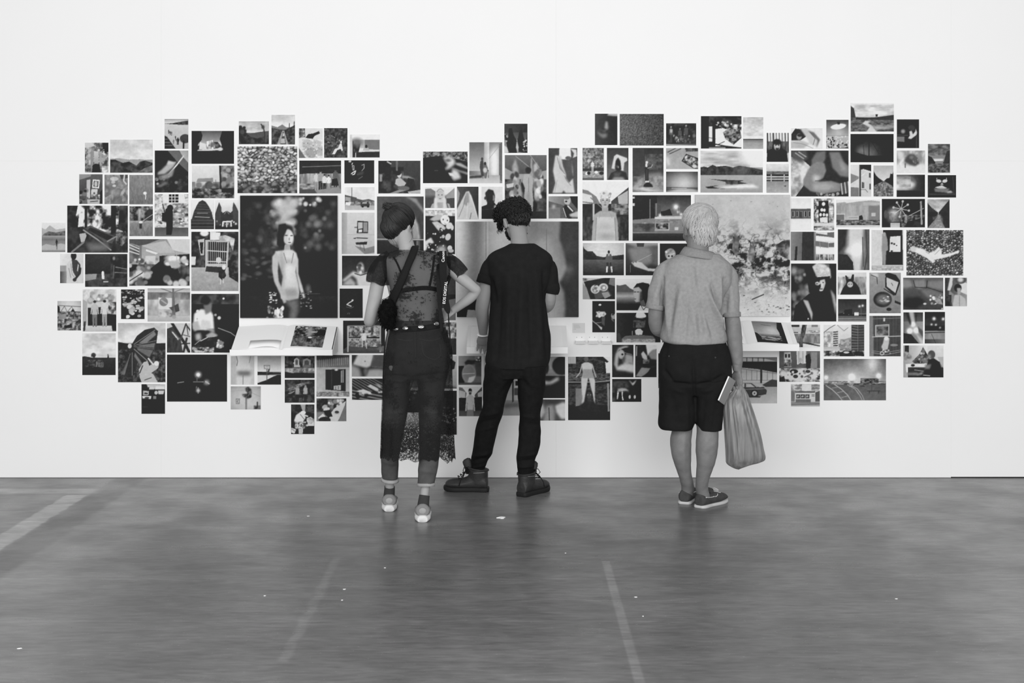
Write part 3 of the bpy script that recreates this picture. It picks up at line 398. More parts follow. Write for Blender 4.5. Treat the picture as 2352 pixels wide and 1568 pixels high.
R('print of a house wall with a railing and an open doorway', 727, 815, 802.5, 910.5, lambda c: c.gv(35, 45, 0, 30).p(20, 0, 0, 100, 0, 100, 6, 0, 14).rep(range(17), lambda c, i: c.l(75, 1, 3 + i * 6, 12 - i * .4, 3 + i * 6, 30 - i * .5)).gv(68, 74, 30, 100).n(5, 8).p(8, 28, 35, 88, 34, 88, 87, 28, 83).p(20, 44, 36, 48, 36, 48, 80, 44, 80).p(70, 74, 38, 82, 36, 82, 66, 74, 66).l(8, 2, 78, 36, 78, 66).p(70, 52, 74, 74, 72, 74, 84, 52, 83).l(10, 1.5, 58, 76, 58, 82).l(10, 1.5, 66, 75, 66, 82).t(20, 75, 14, 0, 88, 100, 100, 1.5, .7).e(60, 36, 5, 2, 92, 50))
R('abstract print of smooth rounded shapes close up', 808, 815, 884.5, 864.5, lambda c: c.b(16).q(80, 3, 18, 0, 66, 0, 58, 50, 44, 60, 4, 44).q(62, 5, 0, 44, 22, 60, 30, 100, 0, 100).q(66, 4, 40, 100, 52, 66, 80, 64, 100, 70, 100, 100).e(42, 76, 6, 14, 40, 60).p(50, 66, 0, 100, 0, 100, 60, 60, 56) .q(30, 3, 66, 0, 100, 0, 100, 60, 56, 56).e(40, 30, 2, 3, 45, 60))
R('print of someone asleep across sunlit striped shadows', 808.5, 869, 884.5, 918, lambda c: c.b(14).rep(range(-2, 6), lambda c, i: c.l(42, 2.6, -10 + i * 13, -4, 60 + i * 15, 60)).rep(range(-1, 3), lambda c, i: c.l(50, 4, -10, 66 + i * 14, 100, 100 + i * 15)).q(85, 1, 14, 58, 34, 50, 56, 62, 60, 74, 46, 72, 38, 80, 26, 66).q(80, 1, 46, 36, 56, 28, 78, 46, 80, 60, 70, 56).q(70, 2, 68, 24, 80, 28, 90, 40, 84, 44).e(19, 78, 9, 14, 8).e(26, 70, 5, 8, 60).q(10, 2, 36, 72, 46, 70, 52, 80, 38, 92).q(75, 1, 76, 60, 98, 58, 96, 66, 80, 68))
R('print of twisted metal on a post before a pale wall', 530, 887, 599, 940, lambda c: c.gv(74, 80).vg(25).l(60, 1, 0, 22, 50, 16, 100, 10).l(55, 1, 66, 26, 96, 44).p(50, 48, 50, 54, 50, 54, 100, 48, 100).q(14, 2, 48, 10, 58, 2, 68, 14, 68, 44, 58, 54, 42, 44, 38, 34, 50, 34, 56, 30).e(47, 40, 5, 4, 60).k(8, 8, 40, 4, 48, 6, 68, 48).p(50, 17, 52, 31, 52, 30, 76, 17, 76).p(72, 20, 56, 28, 56, 27, 73, 20, 73).l(35, 2, 25, 58, 22, 66, 24, 70).p(40, 76, 82, 98, 82, 98, 98, 76, 98).p(15, 80, 86, 86, 86, 86, 98, 80, 98).l(15, 4, 88, 68, 88, 92))
R('print of a crouching person washing vegetables in basins', 668.5, 928.5, 722, 996.5, lambda c: c.b(10).t(8, 30, 8, 0, 0, 100, 30).p(65, 40, 0, 62, 0, 60, 22, 52, 28).q(88, 2, 14, 54, 22, 36, 40, 26, 58, 30, 62, 46, 50, 60, 34, 62, 20, 64).e(52, 28, 11, 6, 92).l(85, 6, 56, 36, 70, 40).l(20, 2, 40, 34, 56, 50).t(15, 90, 18, 18, 58, 64, 82, 1).p(75, 32, 82, 52, 80, 50, 98, 34, 98).p(84, 68, 46, 84, 42, 98, 52, 98, 72, 72, 72).k(14, 50, 90, 5, 68, 46, 98, 72).p(85, 2, 78, 22, 84, 16, 98, 2, 94).l(30, 2, 4, 82, 18, 90))
R('print of drums and a cup on a bright tabletop', 727, 914.5, 795.5, 967, lambda c: c.t(6, 40, 9, 0, 0, 100, 60).k(20, 40, 90, 5, 40, 6, 90, 40).p(82, 44, 70, 60, 44, 98, 12, 88, 60, 70, 100, 40, 100).p(45, 98, 18, 100, 18, 100, 100, 72, 100).e(28, 38, 9, 9, 70, 8, -20).e(34, 48, 11, 8, 85, 6, -15).p(10, 24, 54, 46, 50, 54, 78, 40, 84, 28, 70).e(68, 62, 9, 9, 72).e(68, 60, 7, 6, 20).p(85, 6, 84, 22, 66, 30, 78, 12, 96).e(28, 94, 20, 14, 14).l(85, 2, 46, 80, 50, 98))
R('dark print glimpsed beside the lace sleeve, of a grey room corner', 975, 588, 1046.5, 735, lambda c: c.gv(18, 30).gh(30, 12, 0, 100, 60, 100).p(45, 60, 70, 100, 66, 100, 100, 64, 100))
R('print of a sleeping face raked by low light', 971.5, 348, 1074, 420.5, lambda c: c.b(4).tp(10, 60, 20, 0, 0, 100, 0, 100, 34, 70, 22, 40, 14, 0, 20).q(82, 3, 44, 18, 60, 14, 72, 26, 72, 40, 58, 56, 46, 58, 56, 44, 50, 32).e(56, 28, 6, 5, 40, 60).q(70, 2, 70, 36, 84, 36, 100, 50, 100, 56, 76, 44).q(80, 3, 66, 52, 78, 60, 86, 84, 68, 92, 62, 76).q(60, 2, 60, 50, 100, 66, 100, 74, 70, 58).p(4, 0, 20, 40, 14, 50, 60, 58, 76, 70, 96, 0, 100).q(85, 1, 56, 66, 66, 68, 70, 78, 60, 76).l(50, 1, 26, 60, 34, 60))
R('print of two people in a bare corner, one seated on a chair', 1078, 326.5, 1153.5, 420.5, lambda c: c.gh(38, 80, 0, 60).gv(36, 74, 0, 70, 0, 45).q(94, 10, 60, 24, 90, 8, 92, 90, 62, 84).p(38, 90, 6, 100, 0, 100, 96, 90, 90).gv(66, 80, 80, 100, 0, 92).q(20, 2, 2, 82, 40, 80, 40, 86, 0, 88).l(55, 1, 60, 40, 92, 8).p(25, 34, 46, 42, 44, 46, 62, 44, 82, 36, 82, 32, 60).e(39, 41, 3.5, 4, 22).p(40, 42, 54, 50, 50, 56, 62, 56, 72, 52, 88, 46, 88, 42, 72).e(48, 52, 3.5, 4, 15).l(15, 1.5, 42, 70, 58, 68, 58, 86).l(15, 1.5, 42, 72, 42, 88).e(48, 68, 6, 6, 78, 30))
R('print of black spruce tops against a dusk sky', 1158.5, 284, 1211.5, 351, lambda c: c.gv(20, 34, 0, 55).gh(24, 14, 0, 100, 0, 30).tp(3, 14, 9, 20, 16, 32, 16, 40, 38, 56, 62, 54, 100, 16, 100, 10, 66, 0, 40, 0, 28, 18, 46).tp(3, 14, 9, 66, 22, 76, 22, 84, 50, 92, 66, 100, 20, 100, 100, 62, 96, 56, 60).q(80, 2, 0, 74, 12, 80, 20, 98, 0, 100).q(72, 2, 54, 56, 62, 80, 56, 98, 50, 80).k(12, 50, 88, 3, 80, 50, 98, 98).k(10, 30, 70, 3, 0, 36, 16, 60))
R('print of a figure from behind reaching up between hanging drapes', 1159.5, 356, 1255.5, 502, lambda c: c.gv(40, 28, 0, 30).p(60, 0, 20, 28, 30, 60, 30, 100, 24, 100, 50, 0, 46).l(62, 1.4, 26, 2, 60, 20).l(62, 1.4, 60, 0, 82, 20).t(8, 40, 7, 0, 38, 100, 100).q(62, 2, 18, 18, 26, 6, 32, 20, 34, 34, 42, 60, 38, 78, 24, 80, 20, 50).k(22, 15, 80, 4, 16, 22, 40, 76, 1.5).q(70, 2, 68, 16, 76, 12, 84, 30, 86, 66, 72, 72, 68, 40).k(26, 20, 92, 4, 70, 22, 88, 68, 1.5).q(66, 1, 46, 30, 62, 30, 68, 40, 66, 56, 68, 70, 66, 96, 48, 96, 46, 66, 48, 52, 42, 42).q(60, 1, 60, 32, 62, 6, 65, 4, 67, 34).e(56, 24, 7, 5, 14, 20).l(48, 1.4, 57, 36, 57, 58).q(60, 1, 46, 30, 40, 44, 38, 40).p(78, 4, 46, 22, 44, 20, 50, 6, 52).q(46, 3, 56, 58, 58, 58, 57, 96, 55, 96).gv(16, 14, 88, 100))
R('print of a torso in loose white linen trousers', 1260, 340, 1326, 445, lambda c: c.gh(22, 30).q(90, 1, 38, 0, 76, 0, 78, 20, 70, 26, 36, 24).q(82, 1, 76, 2, 96, 4, 98, 18, 84, 22, 88, 12).e(68, 22, 10, 4, 35, 20).q(78, 2, 24, 16, 44, 18, 50, 40, 62, 58, 70, 76, 84, 66, 90, 98, 60, 98, 52, 92, 46, 98, 14, 98, 24, 76, 16, 50).q(55, 2, 36, 20, 44, 40, 58, 56, 40, 46).l(40, 1.4, 30, 20, 40, 44, 56, 56).l(48, 1.4, 54, 60, 64, 72, 78, 82).q(30, 3, 68, 30, 80, 26, 82, 50, 74, 62, 70, 74, 60, 66, 62, 44).q(72, 2, 80, 26, 84, 50, 86, 64, 82, 52).l(50, 1, 30, 70, 22, 96))
R('print of a long-haired blonde person facing the viewer', 976.5, 429.5, 1044, 477.5, lambda c: c.b(88).p(45, 0, 10, 20, 8, 36, 22, 36, 46, 0, 46).q(25, 3, 0, 44, 100, 40, 100, 100, 0, 100).p(60, 70, 40, 100, 4, 100, 52, 72, 54).q(80, 2, 36, 20, 50, 6, 64, 18, 70, 60, 74, 100, 26, 100, 34, 56).e(51, 38, 12, 22, 74, 10).e(46, 38, 2.4, 2, 25, 30).e(57, 38, 2.4, 2, 25, 30).e(51, 55, 4, 2, 45, 30).l(50, 2, 40, 24, 46, 12, 54, 10, 62, 20).p(65, 18, 100, 24, 80, 40, 72, 66, 72, 82, 80, 86, 100).l(30, 3, 72, 74, 78, 100).q(86, 2, 32, 50, 40, 56, 42, 100, 30, 100).q(84, 2, 62, 50, 70, 56, 72, 100, 60, 100))
R('print of hands holding a doll above scattered petals', 977, 482, 1045, 583.5, lambda c: c.b(10).t(60, 95, 14, 0, 0, 100, 14).q(72, 2, 14, 22, 40, 10, 60, 14, 58, 22, 30, 26).q(78, 1, 22, 28, 40, 26, 60, 34, 70, 42, 60, 44, 50, 38, 46, 48, 38, 42).k(10, 70, 88, 3, 40, 36, 66, 48, .7).e(66, 23, 15, 11, 90).e(80, 36, 10, 8, 84, 10, 40).e(90, 40, 5, 6, 82).e(60, 22, 2, 2, 30).e(74, 24, 2, 2, 30).l(45, 1, 64, 30, 70, 32).k(20, 75, 98, 2, 10, 48, 64, 94).e(76, 61, 9, 8, 80, 8, 20).e(60, 60, 5, 4, 75).q(85, 2, 0, 70, 20, 62, 30, 74, 22, 76, 12, 74, 4, 90, 0, 92).e(82, 86, 8, 6, 85).e(86, 92, 9, 4, 75).q(70, 6, 30, 100, 44, 82, 66, 80, 74, 100).k(20, 30, 60, .8, 0, 45, 100, 98))
R('print of someone hidden under a plain draped sheet', 1049.5, 428.5, 1099, 503.5, lambda c: c.gh(30, 16).q(78, 1, 42, 16, 56, 14, 68, 30, 82, 60, 100, 100, 0, 100, 0, 70, 18, 48).q(58, 3, 44, 18, 54, 20, 58, 46, 46, 60, 30, 52).l(52, 3, 40, 30, 30, 60, 10, 92).l(90, 3, 62, 26, 80, 60, 94, 98).l(40, 3, 66, 80, 60, 100).l(85, 3, 50, 50, 46, 96).p(60, 0, 2, 14, 20, 10, 40, 0, 60))
R('print of a man in a black shirt turned to the side on white', 1106, 428.5, 1154, 502.5, lambda c: c.gv(84, 92, 0, 100).p(6, 0, 62, 26, 56, 30, 44, 56, 46, 70, 56, 100, 60, 100, 100, 0, 100).q(14, 1, 18, 20, 34, 8, 56, 12, 64, 28, 62, 46, 54, 56, 30, 54, 22, 40).e(18, 36, 4, 5, 22).q(55, 2, 56, 24, 62, 32, 60, 46, 54, 42).l(30, 2, 0, 72, 60, 68).q(70, 3, 60, 58, 74, 56, 66, 70, 56, 72))
R('print of a person in goggles bent over a bench', 1260, 450.5, 1327, 502, lambda c: c.gv(60, 45).gh(62, 30, 0, 100, 0, 100).p(35, 0, 22, 50, 40, 60, 100, 0, 100).gv(44, 50, 50, 100, 0, 40).g(18, 46, 7, 35).p(10, 72, 0, 100, 0, 100, 60, 80, 30).e(64, 20, 11, 20, 72, 10).e(62, 8, 10, 8, 45).e(60, 24, 4, 4, 15).q(12, 2, 58, 36, 78, 50, 90, 70, 76, 100, 60, 100, 48, 50).l(92, 2, 50, 52, 60, 92).l(88, 4, 66, 44, 82, 66).q(74, 2, 70, 80, 100, 66, 100, 92, 74, 90).l(90, 2, 0, 100, 66, 98))
def pic_curtain(c):
    c.gh(66, 80, 0, 12).gh(40, 74, 0, 26).q(34, 6, 8, -6, 22, -6, 20, 30, 17, 60, 16, 110, 12, 110, 13, 50).q(82, 6, 26, 0, 50, 0, 50, 110, 22, 110, 24, 50).gh(78, 46, 50, 66)
    c.q(84, 5, 0, -5, 7, -5, 8, 40, 9, 105, 0, 105).q(52, 8, 62, -10, 82, -10, 80, 30, 86, 50, 84, 105, 60, 105).q(70, 5, 62, 20, 74, 16, 86, 50, 83, 110, 62, 110)
    c.q(19, 1.2, 84, 18, 88, 32, 90, 48, 87, 58, 84, 64, 88, 74, 89, 90, 88, 105, 105, 105, 105, -5, 85, -5).q(30, 4, 88, 24, 96, 20, 90, 40).g(92, 50, 4, 16).g(90, 58, 5, 8)
    c.l(48, .5, 24, 0, 24, 60).l(44, .5, 73.5, 8, 73.5, 60).q(8, 1, 0, 94, 6, 86, 14, 80, 22, 84, 22, 100, 0, 100).p(60, 9, 92, 20, 93, 20, 100, 8, 100)
R('large mounted print of soft curved shadows on a pale curtain', 1049.5, 508.5, 1329, 728, pic_curtain, .022, .2)
R('print of a pale smoky shape drifting in the dark', 1366.5, 261, 1418, 333, lambda c: c.gh(24, 10).q(70, 3, 60, 0, 100, 0, 100, 8, 80, 8, 54, 6).q(60, 4, 48, 24, 56, 26, 60, 44, 56, 52, 42, 46).q(46, 5, 8, 54, 30, 64, 54, 62, 54, 74, 36, 78, 20, 70).q(40, 4, 14, 50, 40, 54, 60, 46, 44, 58))
R('print of plain grainy dark gravel', 1423.5, 261.5, 1524.5, 334, lambda c: c.gh(40, 24).n(26, 60).vg(20))
R('print of dim standing figures and plants at night', 1530, 283, 1599, 334.5, lambda c: c.b(12).t(6, 26, 8).f(17, 14, 86, 34, 24, 60, .8).q(75, 2, 14, 26, 22, 28, 20, 44, 14, 42).f(46, 22, 88, 30, 20, 45, .8).f(66, 8, 88, 30, 20, 60, .8).k(30, 20, 70, 2.2, 24, 50, 80, 86, 1.5).e(92, 56, 5, 8, 40, 50).gv(22, 60, 90, 100).l(75, 2, 0, 94, 100, 100))
R('print of hanging branches over bright lake water', 1610, 266.5, 1703, 341, lambda c: c.b(8).p(90, 36, 40, 100, 30, 100, 100, 50, 92, 36, 92).p(88, 20, 30, 30, 28, 30, 78, 20, 78).t(5, 30, 7, 0, 0, 100, 32).p(6, 0, 0, 20, 0, 20, 100, 0, 100).p(6, 28, 18, 35, 18, 34, 84, 28, 84).tp(5, 90, 14, 34, 26, 100, 26, 100, 46, 60, 40).tp(5, 60, 18, 54, 50, 70, 36, 96, 44, 100, 66, 80, 88, 60, 70).l(10, 3, 20, 82, 60, 92, 100, 98).l(15, 1.5, 44, 86, 58, 78).l(15, 1.2, 20, 66, 36, 70).k(8, 60, 95, 2, 40, 18, 76, 28).gv(50, 60, 95, 100, 20, 60))
R('tall print of pale sky over a flat shoreline', 1707, 269, 1753, 341.5, lambda c: c.gv(72, 90, 0, 68).t(66, 92, 3, 0, 0, 100, 60, 1.6, .6).gv(25, 35, 68, 74).gv(75, 60, 74, 80).l(15, 2, 0, 77, 100, 77).gv(58, 66, 80, 100).n(5, 6, 2))
R('print of a pale figure in scrub behind cut logs', 1338, 339.5, 1387, 413.5, lambda c: c.t(25, 62, 14, 0, 0, 100, 66).t(45, 70, 16, 0, 72, 100, 100, 2).p(20, 0, 64, 100, 62, 100, 72, 0, 72).f(47, 40, 74, 85, 75, 50).k(8, 60, 80, 5, 8, 14, 50, 44).e(20, 79, 6, 5, 90).e(30, 78, 8, 5, 14).e(64, 75, 8, 4, 92).e(88, 78, 11, 5, 15).gv(40, 30, 92, 100))
R('print of a face in shadow under a light hanging cloth', 1394, 339.5, 1443.5, 413, lambda c: c.gv(18, 42).q(82, 1, 46, 20, 60, 24, 92, 32, 94, 40, 80, 46, 76, 72, 66, 70, 62, 40, 52, 30, 44, 36, 38, 50, 36, 66, 22, 64, 28, 44, 34, 26).q(10, 1, 42, 40, 54, 34, 62, 44, 66, 66, 56, 74, 42, 68).e(48, 58, 5, 4, 30, 50).e(53, 60, 3, 3, 50, 50).q(16, 2, 4, 100, 20, 78, 44, 70, 60, 70, 88, 76, 98, 100).q(30, 4, 30, 78, 66, 76, 60, 88, 36, 88).q(55, 4, 22, 100, 34, 90, 74, 90, 84, 100))
R('print of a person on a rock in rising steam', 1453, 339.5, 1524, 441, lambda c: c.gv(16, 26).t(20, 44, 10, 40, 14, 96, 50, 1, .8).gv(20, 24, 0, 60, 0, 38).q(52, 6, 30, 64, 54, 58, 90, 56, 104, 70, 104, 104, -4, 104, -4, 90).t(34, 76, 8, 0, 64, 100, 100, 1, .5).q(10, 1, 38, 82, 50, 76, 62, 82, 66, 88, 34, 88).q(60, 2, 66, 90, 84, 88, 90, 96, 70, 96).p(16, 40, 44, 52, 42, 52, 74, 41, 74).p(86, 41, 36, 48, 35, 47, 44, 42, 42).l(62, 2.4, 49, 46, 60, 44, 64, 38).e(46, 33, 4, 3, 85).l(30, 2, 46, 50, 46, 72).e(44, 76, 3, 2, 85).e(50, 76, 3, 2, 85).q(80, 3, 10, 92, 34, 88, 60, 94, 90, 96, 50, 99))
R('print of a dark patterned tin lying on pale sand', 1530, 340, 1603.5, 388, lambda c: c.gv(62, 66).n(5, 8).l(30, 3, 6, 20, 30, 2).l(30, 3, 12, 28, 46, 4).tp(10, 40, 14, 58, 0, 100, 0, 100, 16, 62, 18).p(12, 48, 62, 62, 28, 104, 50, 104, 104, 84, 96).tp(8, 75, 14, 52, 62, 64, 34, 100, 52, 100, 98, 84, 90).e(62, 44, 4, 8, 80, 30, 30).e(88, 86, 6, 9, 80, 30).q(82, 4, 0, 50, 8, 40, 14, 80, 4, 84))
R('print of a hazy grey field and blurred horizon line', 1530, 394, 1603, 441, lambda c: c.gv(50, 70, 0, 75).g(60, 55, 30, 14).vg(65).l(20, 2, 0, 76, 40, 78, 100, 82).l(85, 1.4, 18, 80, 64, 80).q(80, 3, 0, 96, 40, 84, 80, 84, 100, 92, 100, 100, 0, 100).vg(20))
R('print of a frozen lake with an opening in the ice', 1609, 346, 1752, 442, lambda c: c.gv(76, 88, 0, 40).t(50, 92, 3, 0, 0, 80, 38, 3.5, .75).q(92, 6, 60, 0, 110, 0, 110, 40, 70, 34).tp(12, 26, 26, 0, 40, 6, 38, 12, 40, 20, 34, 26, 38, 40, 36, 52, 40, 62, 36, 80, 40, 100, 46, 100, 58, 0, 58).q(42, 6, 62, 36, 80, 40, 70, 56, 54, 56).gv(66, 60, 58, 100).p(12, 14, 67, 30, 69, 48, 70, 70, 71, 62, 74, 76, 78, 60, 80, 42, 79, 40, 74, 26, 70).p(14, 8, 86, 30, 82, 20, 86, 34, 91, 60, 91, 30, 90, 12, 90).q(92, 2, 30, 86, 56, 82, 84, 80, 94, 88, 70, 89, 40, 90).t(12, 50, 20, 40, 72, 60, 82, .5, .5))
R('print of a bearded man in a black hood among bare trees', 1761, 305, 1812, 371.5, lambda c: c.b(88).rep(range(8), lambda c, i: c.l(22, 3 + c.r.random() * 4, 4 + i * 13, 0, 6 + i * 13, 60)).t(8, 34, 10, 0, 30, 100, 70, .4, .85).p(4, 0, 100, 4, 62, 24, 54, 30, 34, 46, 24, 62, 32, 70, 54, 90, 64, 96, 100).e(47, 45, 14, 16, 70, 10).e(47, 32, 18, 10, 10, 20).e(41, 43, 3, 2, 18).e(54, 43, 3, 2, 18).q(16, 2, 40, 52, 56, 52, 54, 62, 42, 62).e(48, 47, 2, 4, 84, 50).q(78, 2, 92, 70, 100, 66, 100, 98, 94, 90))
R('print of a white rail fence at the edge of a beach', 1760.5, 376, 1811.5, 442.5, lambda c: c.gv(86, 78, 0, 26).t(30, 50, 10, 0, 26, 100, 40, 2).gv(15, 22, 36, 60).l(90, 4, 0, 45, 100, 45).l(84, 4, 0, 53, 100, 53).l(70, 5, 22, 38, 22, 62).l(70, 5, 79, 38, 79, 62).gv(55, 66, 62, 100).n(5, 10).p(22, 76, 76, 88, 74, 86, 79))
def pic_yard(c):
    c.b(90).p(48, 0, 14, 12, 16, 30, 26, 40, 40, 0, 36).p(84, 0, 20, 20, 24, 24, 36, 0, 34).p(24, 100, 10, 62, 34, 62, 46, 100, 44).p(70, 76, 26, 98, 16, 98, 38, 78, 38)
    c.gv(12, 22, 38, 100).t(8, 36, 14, 0, 60, 100, 100, .5, .8).t(20, 70, 14, 62, 38, 100, 56, 1.2, .8).p(72, 22, 38, 26, 38, 26, 66, 22, 66).l(45, 2, 18, 28, 44, 46)
    c.q(66, .8, 26, 56, 38, 50, 62, 50, 72, 54, 76, 70, 78, 100, 20, 100, 22, 74).p(62, 42, 40, 55, 40, 56, 52, 42, 52).e(48.5, 33, 9.6, 12, 70, 8).e(48, 24, 11.5, 7.5, 84, 25).k(20, 55, 95, 2, 38, 18, 60, 28).e(40, 33, 2, 3, 58, 40).e(58, 33, 2, 3, 58, 40).e(44.5, 32, 1.8, .8, 14, 40).e(53, 32, 1.8, .8, 14, 40).l(40, .8, 42, 30, 46, 29.6).l(40, .8, 51, 29.6, 55, 30).e(49, 40, 2.8, .8, 30, 40).e(49, 36, 1.4, 2.4, 58, 60)
    c.q(78, .8, 32, 60, 68, 60, 70, 82, 74, 104, 26, 104, 30, 82).l(60, 1, 40, 51, 36, 62).l(60, 1, 58, 51, 64, 62).l(48, 1.2, 30, 62, 28, 100).l(48, 1.2, 70, 62, 72, 100).e(50, 92, 16, 5, 64, 80).e(48, 76, 20, 6, 68, 80, 0, .6)
R('print of a short-haired woman in pale clothes in a back yard', 1338, 416, 1444, 552.5, pic_yard)
R('print of a lit kiosk below tower blocks at night', 1453, 448, 1587, 553, lambda c: c.gv(14, 44, 0, 45, 42, 100).gv(12, 24, 0, 45, 0, 42).p(12, 0, 0, 42, 0, 42, 50, 0, 54).l(50, 1.5, 30, 10, 30, 66).p(45, 39, 18, 42, 18, 42, 46, 39, 46).p(28, 42, 17, 47, 18, 49, 30, 46, 46, 42, 46).p(10, 48, 36, 56, 34, 64, 30, 68, 44, 48, 45).g(74, 26, 5, 70).e(74, 26, 2.2, 2.6, 99, 40).g(78, 37, 2.4, 50).g(83, 42, 2.4, 50).g(47, 44, 2.8, 60).l(34, .8, 78, 28, 79, 44).p(80, 38, 47, 86, 46, 86, 52, 38, 52).p(60, 39, 54, 62, 54, 62, 76, 39, 76).t(8, 70, 20, 40, 62, 61, 74, 1.4).p(52, 63, 55, 80, 55, 80, 74, 63, 74).l(80, 1.4, 62, 54, 62, 76).l(75, 1.2, 38, 76, 62, 76).t(30, 60, 20, 40, 55, 78, 61, 2, .7).p(80, 72, 70, 78, 70, 78, 76, 72, 76).k(14, 30, 80, 1.4, 10, 60, 36, 76).t(12, 34, 8, 0, 62, 38, 80, 2, .7).gv(55, 40, 77, 81, 38, 90).gv(20, 7, 83, 100).n(3, 10, 3).p(80, 0, 4, 4, 4, 4, 8, 0, 8).p(80, 0, 18, 4, 18, 4, 24, 0, 24))
def pic_snow(c):
    c.gv(74, 86, 0, 100).n(5, 6)
    m = c.noise(5, 1, 4); r = c.noise(16, 1.3, 4); y = c.Y
    band = np.exp(-((y - 52 - (c.X - 50) * .06) / 20) ** 2) * (.35 + .65 * np.clip((c.X + 20) / 60, 0, 1))
    dark = np.clip((m - .42) * 3.0 + (r - .48) * 3.6, 0, 1) * band; c.a -= dark * 86
    vein = np.exp(-((c.noise(7, 1.2, 3) - .5) / .014) ** 2) * np.clip(band * 1.2 + .12 - (y < 20) * .1, 0, 1); c.a -= vein * 46
    c.a -= np.exp(-((c.noise(12, 2.2, 3) - .5) / .012) ** 2) * np.clip(band * .8 + (y > 60) * .3, 0, 1) * 38
    c.tp(14, 50, 14, 40, 34, 43, 36, 47, 33, 46, 42, 44, 52, 39, 46).tp(16, 60, 14, 58, 40, 62, 44, 63, 50, 60, 58, 55, 52).tp(18, 70, 16, 84, 42, 92, 38, 100, 37, 100, 54, 90, 50).k(40, 30, 60, .8, 5, 66, 98, 97, .5).k(24, 50, 70, .8, 4, 4, 98, 36, .5).l(26, 1.2, 60, 86, 72, 82).k(20, 25, 55, .9, 70, 90, 99, 97, .5)
R('large mounted print of dark cracked rock breaking through snow', 1597, 447, 1814.5, 726, pic_snow, .022, .6)
R('print of a person curled up asleep on pale bedding', 1817, 294, 1889, 341, lambda c: c.b(88).p(14, 2, 30, 14, 4, 40, 8, 50, 40, 30, 60, 2, 60).q(76, 2, 30, 6, 48, 2, 74, 22, 90, 56, 84, 94, 62, 78, 46, 40).q(40, 2, 54, 14, 72, 22, 92, 56, 80, 94, 84, 60).l(30, 1.5, 60, 20, 76, 50, 70, 80).e(26, 42, 8, 14, 60, 20).e(28, 36, 8, 7, 15).q(70, 3, 0, 66, 30, 60, 60, 74, 40, 98, 0, 98).l(45, 1.2, 8, 70, 40, 78, 70, 98))
R('print of a glowing lamp over a crowd of chicks', 1898, 275, 1949, 341, lambda c: c.gv(22, 60, 0, 55).e(54, 24, 33, 9, 92, 10, -8).e(54, 22, 28, 5, 99, 40, -8).p(10, 48, 8, 62, 8, 60, 17, 50, 17).g(52, 40, 30, 20).gv(70, 60, 56, 100).rep(range(70), lambda c, i: c.e(c.r.random() * 100, 56 + c.r.random() * 44, 3.4, 2.8, 14 if c.r.random() < .5 else 82, 20)).gh(66, 20, 30, 100, 96, 100))
R('print of a sandy path crossing a field past a dark wall', 1954, 236, 2053, 302, lambda c: c.gv(90, 80, 0, 50).t(60, 94, 4, 0, 6, 100, 46, 3, .7).p(20, 0, 10, 8, 20, 12, 50, 8, 66, 0, 68).t(22, 48, 14, 0, 52, 100, 100, 2).p(18, 12, 50, 40, 52, 60, 50, 100, 42, 100, 60, 40, 58, 12, 58).q(80, 1, 34, 62, 46, 64, 40, 70, 50, 80, 60, 100, 36, 100, 44, 84, 28, 72).p(10, 57, 40, 63, 40, 62, 48, 58, 48).q(70, 3, 40, 78, 80, 82, 100, 80, 100, 86, 60, 92))
R('near-black print with a faint glow behind bare trees', 1953.5, 307.5, 2052.5, 372.5, lambda c: c.b(7).g(44, 70, 22, 30).g(24, 60, 12, 22).l(6, 2.4, 43, 20, 43, 76).l(7, 1, 30, 40, 32, 76).p(6, 0, 60, 16, 66, 40, 76, 70, 76, 100, 74, 100, 100, 0, 100).l(8, 1, 50, 30, 66, 70))
R('print of a person leaning over a table in the dark', 2060, 274, 2111, 340, lambda c: c.b(8).e(28, 42, 9, 7, 60, 50).p(45, 2, 60, 34, 60, 34, 78, 2, 76).l(30, 3, 0, 54, 50, 56).e(66, 30, 15, 10, 20, 20).q(82, 2, 56, 42, 66, 40, 72, 52, 82, 42, 84, 32, 90, 46, 88, 54, 64, 68, 50, 66, 58, 56).p(22, 84, 58, 90, 58, 90, 98, 84, 98))
R('large print of a bent bare leg in a striped sock', 1817, 345.5, 1949, 451, lambda c: c.b(14).tp(55, 85, 10, 0, 14, 20, 20, 38, 40, 20, 80, 8, 100, 0, 100).q(30, 2, 0, 2, 26, 0, 30, 18, 16, 26, 2, 18).l(60, 2, 8, 6, 22, 18).l(60, 2, 14, 4, 26, 14).q(42, 1.4, 36, 20, 44, 4, 60, 2, 60, 18, 50, 40, 36, 40).q(46, 1.5, 66, 4, 84, 4, 92, 26, 100, 34, 100, 58, 86, 56, 72, 38).q(60, 3, 82, 20, 92, 30, 98, 46, 88, 44).q(50, 1.2, 34, 34, 46, 24, 58, 28, 61, 44, 56, 60, 44, 68, 70, 66, 86, 72, 86, 88, 56, 94, 34, 88, 22, 76, 22, 62).q(76, 3, 38, 52, 52, 56, 46, 68, 38, 66).q(64, 3, 36, 72, 60, 70, 80, 78, 60, 88, 40, 86).l(24, 1, 42, 66, 60, 64).rep(range(5), lambda c, i: c.l(30 if i % 2 else 72, 2.4, 87 + i * 3, 72 - i, 89 + i * 3, 94 - i)).k(14, 30, 75, 2, 40, 92, 84, 100))
